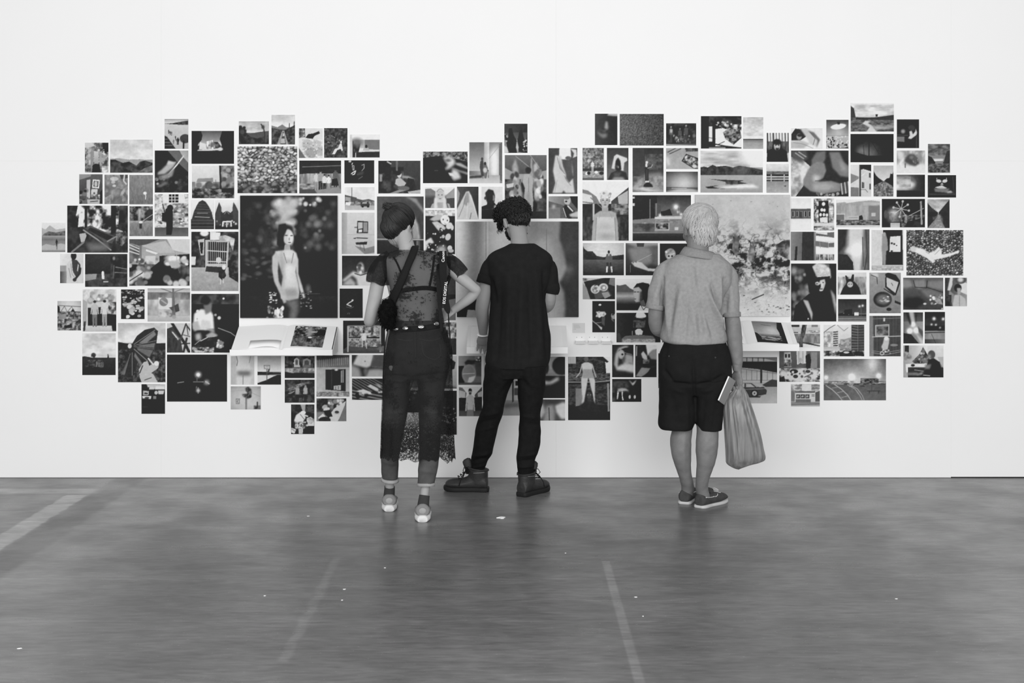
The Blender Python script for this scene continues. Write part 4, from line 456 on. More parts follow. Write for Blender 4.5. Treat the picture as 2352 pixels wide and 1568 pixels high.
R('print of a pale house front with a pole and street lamp', 1954, 378, 2001, 451, lambda c: c.gv(86, 80).p(12, 42, 0, 100, 0, 100, 22, 60, 14, 46, 20).p(85, 0, 4, 40, 0, 40, 20, 10, 18).p(50, 0, 28, 40, 38, 40, 44, 0, 60).p(80, 46, 14, 100, 28, 100, 100, 46, 100).p(18, 42, 0, 50, 0, 50, 100, 42, 100).l(90, 3, 52, 36, 68, 28).p(22, 88, 26, 96, 26, 96, 42, 88, 40).p(30, 54, 54, 66, 56, 66, 74, 54, 74).p(30, 90, 60, 98, 60, 98, 78, 90, 78).p(45, 0, 70, 40, 72, 40, 100, 0, 100).l(20, 2, 50, 78, 72, 78, 82, 86))
R('print of an empty road running between dark pines', 2006.5, 380, 2052, 451, lambda c: c.gv(68, 86, 0, 55).p(10, 0, 16, 8, 26, 16, 34, 30, 42, 48, 50, 48, 56, 0, 70).p(10, 100, 18, 94, 28, 84, 26, 80, 40, 66, 42, 54, 50, 54, 54, 100, 70).tp(25, 60, 14, 50, 50, 54, 50, 100, 68, 100, 100, 0, 100, 0, 66).l(70, 2, 50, 54, 30, 98).l(65, 2, 52, 54, 64, 98).l(30, 2, 52, 54, 46, 98))
R('print of a shaggy animal in white mist', 2060, 345.5, 2125, 396.5, lambda c: c.t(55, 90, 5).q(88, 6, 0, 66, 100, 60, 100, 100, 0, 100).q(26, 3, 36, 26, 48, 16, 62, 18, 72, 36, 80, 58, 64, 70, 44, 64, 26, 46).e(52, 32, 8, 8, 45, 60).l(30, 3, 30, 60, 30, 76).k(10, 25, 55, 4, 40, 30, 74, 60).q(82, 4, 0, 4, 24, 8, 20, 44, 6, 40))
R('print of a wind-torn cloud over black ground', 2059.5, 401, 2124.5, 452, lambda c: c.gh(40, 12).q(82, 6, 0, 20, 40, 10, 66, 34, 64, 54, 50, 66, 0, 66).q(92, 4, 0, 46, 30, 56, 52, 54, 36, 66, 0, 66).q(40, 4, 10, 6, 60, 12, 68, 40, 44, 26).gv(14, 7, 70, 100).t(30, 85, 4, 0, 10, 50, 66, 2, .4))
R('print of a sandy trench under heavy clouds', 2131.5, 330.5, 2182, 396.5, lambda c: c.gv(24, 50, 0, 40).t(14, 60, 4, 0, 0, 100, 40, 2, .7).l(92, 4, 28, 58, 66, 56).q(88, 3, 22, 52, 70, 52, 68, 58, 26, 58).p(14, 0, 40, 18, 46, 34, 64, 30, 100, 0, 100).p(18, 100, 22, 84, 26, 72, 60, 66, 66, 100, 80).t(15, 46, 12, 0, 68, 100, 100, 1.5))
R('print of light underwear laid out in a dark shop window', 2131, 402, 2196, 453.5, lambda c: c.b(8).l(34, 2, 4, 84, 96, 84).l(25, 2, 88, 8, 92, 86).l(22, 2, 8, 10, 4, 84).e(39, 27, 9, 7, 82, 10, 10).e(60, 27, 9, 7, 82, 10, -10).l(80, 2, 32, 24, 32, 14).l(80, 2, 66, 24, 66, 14).q(75, 1, 50, 32, 56, 44, 44, 44).p(80, 26, 54, 50, 46, 68, 58, 58, 62, 50, 72, 40, 62).q(45, 2, 22, 58, 78, 60, 66, 78, 26, 74).q(70, 2, 64, 74, 80, 68, 90, 78, 70, 80))
R('pale print of a long low building with five dark openings', 1816.5, 455, 1862.5, 528, lambda c: c.gv(86, 92, 0, 34).p(32, 2, 34, 98, 33, 98, 62, 0, 64).rep(range(5), lambda c, i: c.p(72, 6 + i * 20, 41, 18 + i * 20, 41, 18 + i * 20, 58, 6 + i * 20, 58).p(10, 8 + i * 20, 42, 16 + i * 20, 42, 16 + i * 20, 57, 8 + i * 20, 57)).p(22, 44, 42, 56, 42, 56, 63, 44, 63).gv(88, 92, 65, 100))
R('print of a dark board of round white plates on snow', 1869, 455.5, 1916, 529, lambda c: c.t(10, 90, 10, 0, 0, 24, 80).t(30, 92, 7, 70, 0, 100, 80).p(8, 24, 8, 72, 8, 74, 80, 24, 72).e(48, 18, 8, 6, 90).e(40, 36, 7, 5, 88).e(52, 37, 6, 5, 88).e(34, 51, 6, 5, 88).e(50, 51, 6, 5, 88).e(64, 52, 6, 5, 88).p(86, 30, 60, 68, 58, 68, 76, 32, 74).k(10, 80, 90, 4, 40, 0, 60, 6).gv(85, 80, 76, 90).t(25, 85, 6, 0, 86, 100, 100, 2))
R('print of a tall factory building with parked cars', 1921, 458, 2021, 521.5, lambda c: c.b(88).p(62, 0, 14, 20, 10, 24, 14, 50, 8, 80, 4, 100, 8, 100, 80, 0, 80).t(54, 74, 16, 0, 16, 100, 76, .3, .6).p(48, 74, 24, 100, 24, 100, 76, 74, 76).l(78, 1.5, 62, 14, 98, 14).l(78, 1.5, 62, 20, 98, 18).p(40, 0, 54, 18, 54, 18, 76, 0, 76).l(85, 1.4, 0, 53, 20, 53).p(72, 26, 60, 52, 58, 52, 72, 26, 72).l(45, 1, 29, 66, 49, 65).p(12, 52, 60, 58, 56, 61, 64, 60, 84, 52, 84).t(15, 60, 16, 0, 74, 100, 92, 2).p(75, 80, 48, 90, 48, 90, 60, 80, 60).gv(78, 84, 94, 100))
R('print of a lit fairground wheel in the night', 2025.5, 456.5, 2124.5, 522, lambda c: c.b(8).g(28, 56, 14, 80).e(28, 55, 4, 5, 99, 60).t(10, 70, 8, 14, 50, 50, 80, 1, .5).rep(range(8), lambda c, i: c.l(88, 1.2, 45, 36, 45 + 17 * math.cos(i * .785 + .2), 36 + 25 * math.sin(i * .785 + .2)).e(45 + 18 * math.cos(i * .785 + .2), 36 + 27 * math.sin(i * .785 + .2), 2.6, 4, 75, 20)).l(45, 2, 45, 36, 45, 76).t(4, 70, 16, 46, 56, 98, 98, 1, .8).tp(3, 18, 9, 58, 80, 98, 64, 100, 100, 56, 98).l(70, 1.5, 62, 60, 96, 34).e(9, 54, 3.5, 14, 30, 10).gv(70, 78, 84, 100, 20, 42).p(10, 4, 86, 20, 86, 20, 100, 4, 100).p(60, 88, 10, 92, 8, 94, 90, 90, 90))
R('print of a wet road falling away between steep banks', 2130.5, 457.5, 2181, 523.5, lambda c: c.gv(50, 78, 0, 50).t(45, 90, 3, 0, 0, 100, 44, 2, .6).p(14, 0, 12, 20, 30, 48, 46, 46, 60, 0, 100).p(15, 100, 0, 50, 46, 50, 56, 80, 100, 100, 100).l(60, 1, 98, 2, 52, 44).q(62, 4, 46, 54, 58, 54, 70, 100, 24, 100).t(20, 70, 14, 24, 60, 70, 100, 3, .4).rep(range(7), lambda c, i: c.l(30, 1, 4 + i * 6, 20 + i * 3, 4 + i * 6, 44)))
R('print of a blank dark wall beside white curved balconies', 1816.5, 532, 1916, 598, lambda c: c.gv(52, 40).gh(50, 38, 0, 28).p(16, 27, 0, 53, 0, 53, 100, 25, 100).p(10, 11, 52, 16, 50, 14, 100, 9, 100).l(40, 1.2, 16, 50, 24, 50).p(85, 57, 0, 100, 0, 100, 100, 57, 100).p(35, 58, 6, 84, 12, 84, 18, 58, 14).p(38, 84, 4, 100, 2, 100, 22, 84, 18).p(42, 57, 32, 86, 38, 86, 56, 57, 50).p(38, 87, 40, 100, 38, 100, 54, 87, 54).p(92, 58, 16, 100, 22, 100, 34, 58, 30).p(92, 57, 54, 86, 58, 100, 56, 100, 76, 57, 74).t(15, 75, 14, 58, 78, 100, 98, .6).l(85, 1.4, 66, 78, 66, 100).l(85, 1.4, 76, 78, 76, 100).l(85, 1.4, 86, 78, 86, 100).l(60, 1, 66, 34, 68, 56))
R('print of light glowing through hanging folds of cloth', 1924.5, 526.5, 1997, 620, lambda c: c.gh(20, 60, 0, 45).gh(66, 30, 45, 100).n(8, 14, .25).q(80, 4, 36, 0, 80, 0, 78, 50, 70, 100, 52, 100, 44, 64, 22, 56, 34, 40).g(62, 50, 22, 22).p(14, 0, 60, 30, 62, 48, 80, 50, 100, 0, 100).q(16, 3, 0, 0, 30, 0, 24, 40, 0, 60).l(24, 4, 88, 0, 92, 60, 84, 100).l(28, 3, 78, 20, 80, 90))
R('print of a figure standing in a doorway with a white notice', 2002, 528, 2075, 621, lambda c: c.b(82).n(3, 20, 1).p(8, 36, 0, 96, 0, 98, 86, 34, 86).q(56, 1, 34, 10, 44, 9, 50, 24, 52, 50, 46, 52, 44, 86, 36, 86, 32, 50, 33, 22).e(40, 11, 5, 5, 62).p(86, 58, 17, 90, 15, 90, 54, 56, 54).p(20, 60, 31, 66, 31, 66, 35, 60, 35).p(20, 68, 33, 74, 33, 74, 37, 68, 37).p(20, 76, 37, 80, 37, 80, 40, 76, 40).p(20, 60, 50, 66, 50, 66, 54, 60, 54).gv(70, 75, 87, 100).t(50, 85, 14, 0, 90, 100, 100, 1.5, .7))
R('large print of a pale figure lying on a wall of cut logs', 2082, 528, 2212.5, 632.5, lambda c: c.b(6).vor(560, 26, 76, .42, 0, 0, 100, 100, 4).k(60, 60, 80, .6, 0, 0, 100, 100).q(88, .8, 8, 40, 16, 38, 30, 42, 40, 50, 50, 46, 57, 36, 62, 46, 62, 54, 80, 50, 92, 44, 92, 50, 70, 60, 54, 64, 48, 66, 49, 72, 46, 72, 36, 62, 24, 54, 10, 46).e(12, 42, 5, 6, 80, 20).l(55, .8, 34, 48, 40, 52).l(60, .8, 50, 54, 58, 44))
R('print of a person in a pale wool cap and leather jacket', 1817, 605, 1921, 738, lambda c: c.b(8).k(30, 20, 60, 5, 0, 12, 36, 96, 1.2, 60).q(80, 1.5, 46, 6, 56, 0, 74, 1, 86, 10, 88, 24, 84, 28, 66, 24, 60, 28).t(55, 98, 16, 54, 2, 84, 22, 1, .45).p(5, 32, 10, 46, 4, 54, 24, 62, 28, 62, 58, 40, 50).p(5, 54, 24, 86, 22, 84, 44, 76, 54, 58, 54).q(74, 1, 64, 29, 74, 27, 76, 34, 73, 42, 70, 47, 64, 48, 62, 45, 66, 40, 66, 35, 60, 38, 54, 37, 53, 33, 58, 31, 62, 33).e(57, 35, 2.4, .8, 14).e(70, 33, 2.6, .9, 10).e(66, 44, 4, 1.1, 30, 30).e(66, 46.4, 3.6, 1.1, 84, 30).q(92, 1.2, 66, 31, 69, 32, 69, 41, 66, 41).p(4, 10, 72, 40, 52, 62, 50, 76, 46, 88, 60, 100, 100, 4, 100).q(72, 1.4, 26, 62, 38, 64, 48, 86, 46, 100, 42, 88).q(64, 2, 86, 44, 96, 54, 100, 70, 98, 90, 92, 66).l(16, 2, 18, 60, 40, 98).e(38, 95, 1.4, 1.2, 90))
R('print of a person in a hat with tall animal ears', 1924.5, 625.5, 1990, 676.5, lambda c: c.gh(88, 80).t(30, 92, 7, 0, 20, 100, 100, .5, .7).p(6, 8, 100, 18, 70, 28, 54, 30, 42, 56, 40, 66, 52, 74, 68, 82, 100).p(6, 26, 14, 32, 16, 38, 30, 46, 28, 50, 10, 56, 10, 56, 32, 54, 44, 30, 44).p(38, 29, 20, 34, 28, 36, 36).p(38, 52, 16, 50, 26, 48, 34).e(43, 54, 10, 13, 72, 10).e(39, 53, 2.4, 2, 20).e(48, 53, 2.4, 2, 20))
R('print of a lit billboard on an empty street at night', 1925, 686.5, 1990, 738, lambda c: c.gv(14, 26, 0, 65).p(8, 0, 66, 20, 60, 24, 48, 50, 44, 50, 66, 100, 68, 100, 76, 0, 76).p(90, 57, 59, 72, 59, 72, 73, 57, 73).g(75, 33, 4, 70).g(86, 30, 4, 80).l(45, 1.2, 80, 32, 81, 74).gv(26, 50, 78, 100).l(62, 2, 0, 86, 100, 84).l(30, 2, 40, 82, 74, 80).k(6, 40, 85, 1.2, 14, 58, 98, 70))
R('print of a mantel clock and a pan of food on concrete', 1997, 626, 2069, 719, lambda c: c.gv(60, 46).n(5, 10).p(10, 50, 4, 60, 0, 84, 6, 97, 20, 97, 28, 52, 12).p(12, 50, 12, 97, 26, 84, 56, 78, 56, 50, 36).p(75, 54, 12, 92, 24, 82, 50, 55, 34).l(15, 1.6, 70, 26, 74, 32).p(14, 46, 38, 78, 54, 78, 57, 46, 41).e(42, 68, 30, 21, 50).e(42, 66, 29, 19, 16).e(42, 66, 26, 16, 8).e(44, 66, 22, 13, 40, 30).k(16, 40, 90, 4, 26, 58, 60, 72, .5).e(62, 90, 8, 4, 12).p(50, 80, 58, 100, 56, 100, 72, 80, 66).p(14, 80, 68, 100, 74, 100, 80, 80, 74).q(78, 2, 4, 2, 26, 2, 30, 10, 20, 14).l(15, 2, 6, 6, 24, 12, 26, 28))
R('print of smooth boulders and a small silver fish', 2074.5, 637.5, 2166.5, 711, lambda c: c.gv(34, 22).q(50, 3, 26, 10, 54, 6, 58, 28, 40, 36, 26, 28).q(48, 3, 62, 12, 100, 8, 100, 40, 74, 34, 60, 28).q(42, 3, 44, 38, 70, 36, 98, 50, 100, 70, 60, 62).q(52, 3, 0, 4, 20, 10, 24, 28, 0, 34).l(10, 1.6, 26, 10, 30, 30, 58, 32, 60, 10).l(10, 1.4, 58, 30, 98, 46).q(8, 5, 6, 64, 40, 60, 56, 76, 30, 96, 0, 90).t(20, 92, 16, 66, 54, 80, 70, 1, .6).q(62, 1, 70, 58, 92, 66, 99, 84, 84, 80).k(16, 50, 98, 2, 64, 52, 98, 84).e(54, 81, 4, 3, 82, 30).p(80, 94, 98, 97, 92, 99, 98))
R('print of a figure with one raised arm before a car window', 2170.5, 637.5, 2221, 703, lambda c: c.gh(16, 60).p(85, 60, 10, 100, 20, 100, 60, 70, 50).e(70, 8, 26, 14, 30, 10).e(70, 8, 12, 8, 80, 40).q(80, 2, 24, 0, 36, 0, 34, 26, 24, 46, 12, 44).e(58, 36, 17, 14, 12, 10).q(62, 2, 54, 36, 72, 36, 72, 56, 58, 62).q(72, 2, 30, 70, 46, 60, 70, 60, 92, 74, 98, 100, 36, 100).q(52, 2, 20, 44, 44, 60, 36, 90, 18, 76).l(46, 2, 66, 64, 66, 100).t(8, 24, 10, 0, 60, 30, 100))
R('print of two glaring headlamps in a narrow passage', 2075, 717, 2120, 788.5, lambda c: c.gv(20, 44, 0, 60).gh(40, 60, 0, 100, 30, 100).q(70, 4, 28, 0, 52, 0, 62, 42, 42, 42).q(14, 3, 12, 0, 26, 0, 44, 42, 34, 42).q(16, 3, 58, 0, 72, 0, 62, 40).g(48, 40, 12, 60).g(32, 60, 13, 90).g(66, 58, 13, 90).p(14, 0, 66, 40, 70, 80, 100, 0, 100).q(76, 3, 62, 66, 100, 90, 100, 100, 88, 100).q(30, 3, 72, 44, 100, 60, 100, 82, 76, 62))
R('print of street lamps above a dark highway', 2124, 716, 2170.5, 788.5, lambda c: c.gv(8, 20, 0, 44).gv(7, 9, 44, 60).q(56, 4, 20, 66, 70, 64, 96, 100, 10, 100).gh(20, 44, 0, 100, 86, 100).g(46, 22, 8, 90).g(90, 23, 7, 85).g(34, 40, 5, 70).g(55, 41, 5, 70).g(75, 50, 5, 65).l(60, 2, 6, 61, 60, 60).l(14, 2, 34, 70, 54, 98).l(14, 4, 0, 66, 100, 64))
R('print of a bent tree trunk in a snowy yard', 1818, 745.5, 1883.5, 797, lambda c: c.b(82).p(20, 0, 0, 28, 0, 28, 12, 0, 12).p(50, 70, 0, 92, 0, 92, 12, 70, 12).p(75, 0, 14, 100, 14, 100, 36, 0, 36).p(14, 4, 34, 24, 34, 24, 37, 4, 37).t(10, 90, 16, 56, 26, 100, 36, 2, .8).gv(58, 46, 40, 84).t(35, 66, 12, 0, 42, 100, 84, .4, .7).p(14, 0, 74, 60, 80, 100, 92, 100, 96, 50, 86).p(88, 0, 78, 40, 82, 100, 97, 100, 100, 0, 100).tp(10, 38, 14, 38, 0, 54, 0, 48, 40, 40, 66, 40, 100, 24, 100, 30, 60))
R('print of tall apartment blocks above parked cars', 1892, 745.5, 1985, 818, lambda c: c.gv(88, 80, 0, 60).t(55, 90, 14, 0, 22, 24, 70, 1).p(80, 22, 22, 36, 19, 37, 70, 22, 70).rep(range(7), lambda c, i: c.p(25, 24, 22 + i * 7, 35, 21 + i * 7, 35, 25 + i * 7, 24, 26 + i * 7)).p(58, 40, 52, 56, 44, 68, 40, 68, 86, 40, 86).t(40, 76, 20, 40, 46, 68, 86, 1.5, .8).p(22, 68, 0, 100, 0, 100, 88, 68, 88).rep(range(10), lambda c, i: c.l(52, 1.4, 68, 4 + i * 9, 84, 8 + i * 8.4).l(46, 1, 84, 8 + i * 8.4, 100, 6 + i * 8.6)).l(50, 1, 84, 0, 84, 88).gv(70, 84, 70, 86, 0, 40).t(8, 90, 12, 0, 82, 100, 100, 2).p(14, 40, 92, 50, 82, 66, 82, 74, 94, 72, 100, 40, 100).e(56, 87, 7, 3, 80).p(14, 72, 96, 80, 84, 96, 84, 100, 100).l(30, 1.5, 0, 26, 14, 12, 30, 0).l(40, 1, 34, 2, 50, 20, 60, 10))
R('print of a parrot on a perch inside a wire cage', 1997, 725, 2069, 818, lambda c: c.b(16).rep(range(26), lambda c, i: c.l(44, 1.1, 2 + i * 4, 0, 2 + i * 4, 100)).p(48, 0, 0, 12, 0, 14, 100, 0, 100).p(50, 20, 24, 62, 22, 62, 50, 20, 50).t(20, 58, 8, 24, 27, 60, 48).l(78, 2, 20, 24, 62, 22, 62, 50, 20, 50, 20, 24).l(76, 2.4, 10, 52, 100, 50).l(60, 1.6, 8, 90, 50, 96, 100, 88).l(55, 1.4, 8, 8, 100, 6).l(60, 1.4, 10, 86, 50, 90, 100, 84).q(74, 1, 46, 56, 54, 51, 64, 56, 62, 68, 58, 82, 44, 86, 38, 76, 44, 66).e(54, 56, 7, 5, 88, 20).e(40, 92, 6, 5, 82).e(40, 92, 4, 3, 30).k(8, 60, 95, 2, 40, 80, 66, 96).e(78, 72, 12, 3, 50).p(78, 44, 6, 50, 6, 50, 14, 44, 14))
R('print of an old man seated beside a small decorated fir', 2075, 793, 2167, 866.5, lambda c: c.gh(60, 90, 0, 60).gv(86, 80, 0, 50, 60, 100).p(14, 4, 0, 14, 0, 14, 22, 4, 22).k(10, 30, 70, 4, 2, 24, 16, 42).tp(10, 44, 14, 49, 6, 56, 20, 66, 44, 60, 56, 30, 60, 22, 50, 40, 28).k(16, 25, 85, 2.4, 28, 24, 62, 60).p(88, 6, 58, 56, 56, 52, 66, 18, 66, 14, 84, 8, 84).gv(18, 12, 68, 100, 12, 100).e(70, 29, 9, 13, 28, 10).q(55, 2, 62, 28, 68, 30, 68, 42, 62, 40).p(6, 58, 60, 64, 44, 76, 40, 90, 52, 94, 70, 96, 100, 50, 100).q(46, 2, 54, 60, 70, 58, 66, 74, 54, 74).q(50, 2, 8, 86, 34, 84, 40, 92, 12, 92).q(70, 2, 32, 92, 44, 84, 50, 82, 46, 90).l(78, 1.6, 50, 92, 66, 94).p(70, 84, 36, 100, 36, 100, 72, 94, 60).e(24, 62, 5, 4, 14).l(60, 1.6, 28, 76, 50, 80))
R('print of a crowded dining room with a laid table', 1790, 806, 1883.5, 876.5, lambda c: c.gv(40, 28, 0, 55).p(78, 12, 4, 28, 4, 30, 52, 12, 52).p(20, 14, 10, 19, 10, 19, 22, 14, 22).p(20, 22, 10, 27, 10, 27, 22, 22, 22).t(20, 92, 16, 12, 28, 30, 50).p(82, 42, 0, 66, 0, 66, 40, 44, 44).l(50, 1.4, 48, 0, 48, 40).l(50, 1.4, 58, 0, 58, 40).p(52, 78, 4, 92, 4, 92, 55, 76, 55).p(8, 64, 16, 74, 8, 78, 30, 76, 56, 66, 56).e(52, 30, 4, 8, 68, 10).p(34, 42, 48, 52, 38, 62, 46, 64, 58, 40, 58).t(12, 92, 14, 0, 56, 100, 100, 1.6).q(82, 2, 4, 66, 50, 56, 96, 62, 90, 92, 40, 98, 8, 84).e(36, 66, 10, 7, 12).e(70, 66, 6, 5, 22).e(50, 90, 9, 8, 84, 8).e(40, 82, 6, 6, 18).l(20, 2, 62, 84, 76, 76).e(72, 88, 6, 7, 30).k(14, 20, 92, 2.4, 8, 56, 96, 90).p(8, 0, 88, 12, 80, 16, 100, 0, 100))
R('large print of curving rails across a floodlit field', 1892, 824, 2035, 919, lambda c: c.gv(32, 68, 0, 60).g(78, 0, 14, 44).g(78, 20, 10, 18).g(45, 50, 30, 18).gv(10, 12, 58, 62).t(10, 85, 20, 0, 54, 100, 62, 2, .7).p(30, 59, 47, 86, 47, 88, 58, 59, 58).t(10, 62, 24, 59, 48, 88, 58, 2).gv(34, 42, 62, 100).n(5, 24, 1.5).g(4, 45, 3.4, 55).g(45, 43, 4.2, 60).g(88, 41, 4, 65).l(80, 1.0, 4, 64, 14, 74, 24, 88, 30, 100).l(80, 1.0, 18, 62, 28, 72, 38, 86, 44, 100).l(70, .8, 22, 81, 32, 78).l(70, .8, 29, 93, 38, 89).l(60, .8, 14, 70, 24, 68).l(74, .8, 38, 62, 50, 72, 58, 88, 62, 100).l(74, .8, 42, 62, 54, 72, 62, 88, 65, 100).l(26, 1.4, 77, 48, 77, 75).l(20, 1.2, 70, 77, 90, 77).l(20, 1.2, 73, 77, 73, 82).l(20, 1.2, 88, 77, 88, 82).l(70, .8, 41, 60, 46, 60, 46, 66, 41, 66).p(16, 56, 66, 64, 64, 66, 67).vg(20))
R('print of a small shop with three windows by a road', 1817, 881.5, 1883, 933, lambda c: c.b(78).t(45, 85, 8, 0, 0, 100, 32, 1, .8).p(85, 38, 2, 70, 2, 70, 30, 38, 30).l(30, 2, 14, 8, 36, 8).l(30, 2, 14, 20, 36, 20).l(30, 2, 72, 8, 98, 8).l(30, 2, 72, 20, 98, 20).p(35, 12, 32, 84, 32, 82, 40, 16, 40).p(80, 16, 40, 82, 40, 82, 74, 16, 74).rep(range(3), lambda c, i: c.p(22, 18 + i * 16, 46, 32 + i * 16, 46, 32 + i * 16, 64, 18 + i * 16, 64).p(64, 21 + i * 16, 52, 27 + i * 16, 50, 28 + i * 16, 58, 20 + i * 16, 60)).p(40, 16, 68, 68, 68, 68, 80, 16, 80).l(25, 2, 72, 48, 80, 48).l(25, 2, 72, 54, 80, 54).p(30, 84, 38, 100, 30, 100, 78, 84, 78).gv(44, 70, 80, 100).l(30, 2, 0, 92, 100, 88).p(45, 0, 30, 14, 34, 14, 78, 0, 78))
R('print of a dark car parked under a concrete deck', 1694, 820, 1785, 926, lambda c: c.gv(62, 70).gv(40, 45, 0, 10).p(70, 14, 2, 70, 4, 96, 9, 14, 9).rep(range(4), lambda c, i: c.l(22, 2, 24 + i * 14, 2, 24 + i * 14, 9)).p(8, 0, 10, 100, 10, 100, 34, 50, 26, 0, 22).gv(68, 74, 34, 54).rep(range(7), lambda c, i: c.l(34, 1, 10 + i * 13, 26 + i, 10 + i * 13, 50)).l(40, 1.4, 0, 24, 100, 36).l(40, 1.2, 0, 50, 100, 50).p(14, 57, 14, 62, 14, 62, 56, 57, 56).p(22, 62, 60, 86, 48, 100, 50, 100, 64, 70, 64).gv(62, 74, 66, 100).p(22, 0, 66, 66, 64, 74, 72, 72, 80, 50, 84, 0, 84).p(24, 0, 56, 36, 56, 50, 66, 0, 68).p(72, 4, 57, 18, 57, 18, 65, 4, 65).p(72, 22, 57, 34, 58, 44, 65, 22, 65).p(70, 46, 58, 62, 60, 66, 64, 54, 65).e(43, 78, 9, 7.5, 12).e(43, 78, 6, 5, 72).e(43, 78, 2, 2, 25).p(16, 0, 84, 60, 84, 56, 87, 0, 87).l(72, 1, 0, 70, 70, 68))
R('print of a player in a jacket and white socks on a pitch', 1339, 558, 1433, 632, lambda c: c.gv(90, 84, 0, 45).tp(10, 20, 10, 0, 8, 4, 18, 12, 26, 24, 26, 34, 40, 50, 44, 72, 40, 100, 36, 100, 56, 0, 56).gv(36, 14, 52, 100).n(5, 16, 3).e(63, 28, 2.8, 5, 10).p(36, 58, 34, 68, 34, 72, 44, 72, 56, 69, 58, 69, 62, 57, 62, 56, 58, 54, 56, 56, 42).p(82, 61, 35, 65, 35, 63, 42).p(20, 57, 60, 62, 60, 62, 72, 58, 72).p(20, 65, 60, 69, 60, 70, 72, 66, 72).p(90, 57, 72, 61, 72, 60, 90, 56, 90).p(90, 67, 72, 71, 72, 72, 90, 69, 90).vg(25))
R('print of an open hand holding a long needle before a back', 1437, 558, 1511, 632, lambda c: c.gv(30, 14).q(52, 6, 8, 18, 40, 10, 70, 12, 90, 24, 84, 60, 60, 70, 20, 60).q(60, 4, 0, 0, 100, 0, 100, 8, 60, 12, 30, 12).p(24, 34, 0, 58, 0, 56, 12, 36, 12).q(36, 5, 74, 10, 100, 16, 100, 70, 86, 66).q(80, 1.2, 18, 60, 30, 56, 50, 60, 58, 68, 70, 78, 100, 80, 100, 88, 70, 86, 46, 78, 28, 72).k(6, 40, 98, 2.4, 24, 56, 34, 62).l(78, 1, 34, 58, 80, 35).l(60, 1, 15, 68, 15, 90))
R('print of a pale-haired head low in a dark frame', 1515.5, 559, 1590, 632, lambda c: c.b(10).e(33, 34, 16, 18, 64, 10).k(14, 40, 88, 3, 20, 20, 46, 34).e(33, 42, 10, 10, 76, 20).e(28, 40, 3, 3, 12).e(38, 40, 3, 3, 12).q(40, 4, 20, 56, 50, 56, 70, 100, 6, 100))
R('print of two teacups in an open case', 1338.5, 638, 1412.5, 687, lambda c: c.b(78).p(14, 4, 18, 70, 0, 100, 0, 100, 100, 24, 100).t(10, 80, 10, 0, 0, 24, 14, 1).p(60, 0, 24, 12, 44, 24, 100, 0, 100).p(46, 84, 2, 100, 0, 100, 40, 80, 30).p(30, 34, 68, 76, 52, 90, 82, 40, 98).e(39, 53, 14, 20, 82, 6).e(39, 55, 9, 13, 46, 20).e(64, 44, 14, 18, 84, 6).e(64, 46, 9, 12, 50, 20).k(10, 30, 98, 3, 32, 40, 72, 60).p(60, 58, 70, 78, 64, 86, 84, 68, 96).l(20, 2, 36, 38, 60, 20))
R('print of a dark-haired person in profile by misty hills', 1416, 640, 1513, 712.5, lambda c: c.gv(92, 86, 0, 34).p(32, 0, 20, 8, 22, 22, 18, 32, 30, 44, 38, 60, 44, 0, 44).gv(40, 72, 42, 56).gv(66, 12, 56, 80).gv(10, 8, 80, 100).p(7, 40, 30, 48, 16, 62, 12, 76, 16, 84, 30, 84, 60, 74, 84, 62, 84, 60, 60, 44, 40).q(70, 1, 40, 30, 52, 26, 60, 36, 60, 60, 56, 72, 46, 74, 42, 66, 43, 56, 40, 50, 41, 40).e(44, 42, 3, 1.4, 12).e(51, 42, 3, 1.4, 12).e(44, 64, 3, 2, 40).q(20, 2, 56, 40, 62, 40, 62, 70, 54, 74).p(34, 56, 72, 64, 66, 70, 86, 58, 86).p(84, 50, 100, 56, 84, 66, 88, 78, 82, 80, 100).l(14, 1.4, 58, 84, 64, 98, 72, 84))
R('print of a flash-lit ship model and a half-hidden face', 1360.5, 691, 1412.5, 763, lambda c: c.b(7).e(34, 13, 6, 3, 92).q(88, 2, 16, 34, 54, 34, 62, 42, 50, 50, 28, 50).k(12, 40, 98, 4, 18, 34, 60, 50).p(30, 42, 50, 56, 50, 54, 80, 42, 72).l(60, 2.4, 14, 70, 40, 68).l(72, 3, 0, 62, 28, 78, 40, 90).q(82, 1.5, 24, 76, 44, 84, 42, 92, 34, 86).e(94, 47, 12, 11, 60, 10).e(90, 44, 5, 2, 8).e(94, 36, 12, 6, 8).q(80, 2, 82, 54, 92, 62, 96, 68, 84, 58))
R('print of a lamp hanging over a round laid table', 1416, 718, 1517, 786, lambda c: c.b(9).gh(18, 8, 0, 40).p(90, 44, 8, 46, 0, 62, 0, 67, 10, 66, 16, 46, 18).e(55, 13, 11, 5, 98, 30).l(60, 1, 50, 18, 60, 20).p(14, 38, 20, 66, 20, 66, 52, 38, 52).t(10, 44, 12, 38, 26, 66, 50).e(50, 47, 3, 5, 36).p(84, 42, 60, 48, 54, 54, 54, 60, 62, 58, 74, 44, 74).p(40, 12, 88, 20, 78, 50, 74, 82, 78, 88, 88, 88, 104, 12, 104).t(48, 74, 26, 14, 88, 87, 100, 1).l(70, 1.4, 36, 62, 36, 74).p(24, 2, 70, 8, 68, 12, 98, 4, 98).e(50, 72, 2, 3, 90))
R('dark print mostly hidden behind the grey polo shirt hem', 1521, 718, 1590, 786, lambda c: c.b(12).t(6, 40, 6))
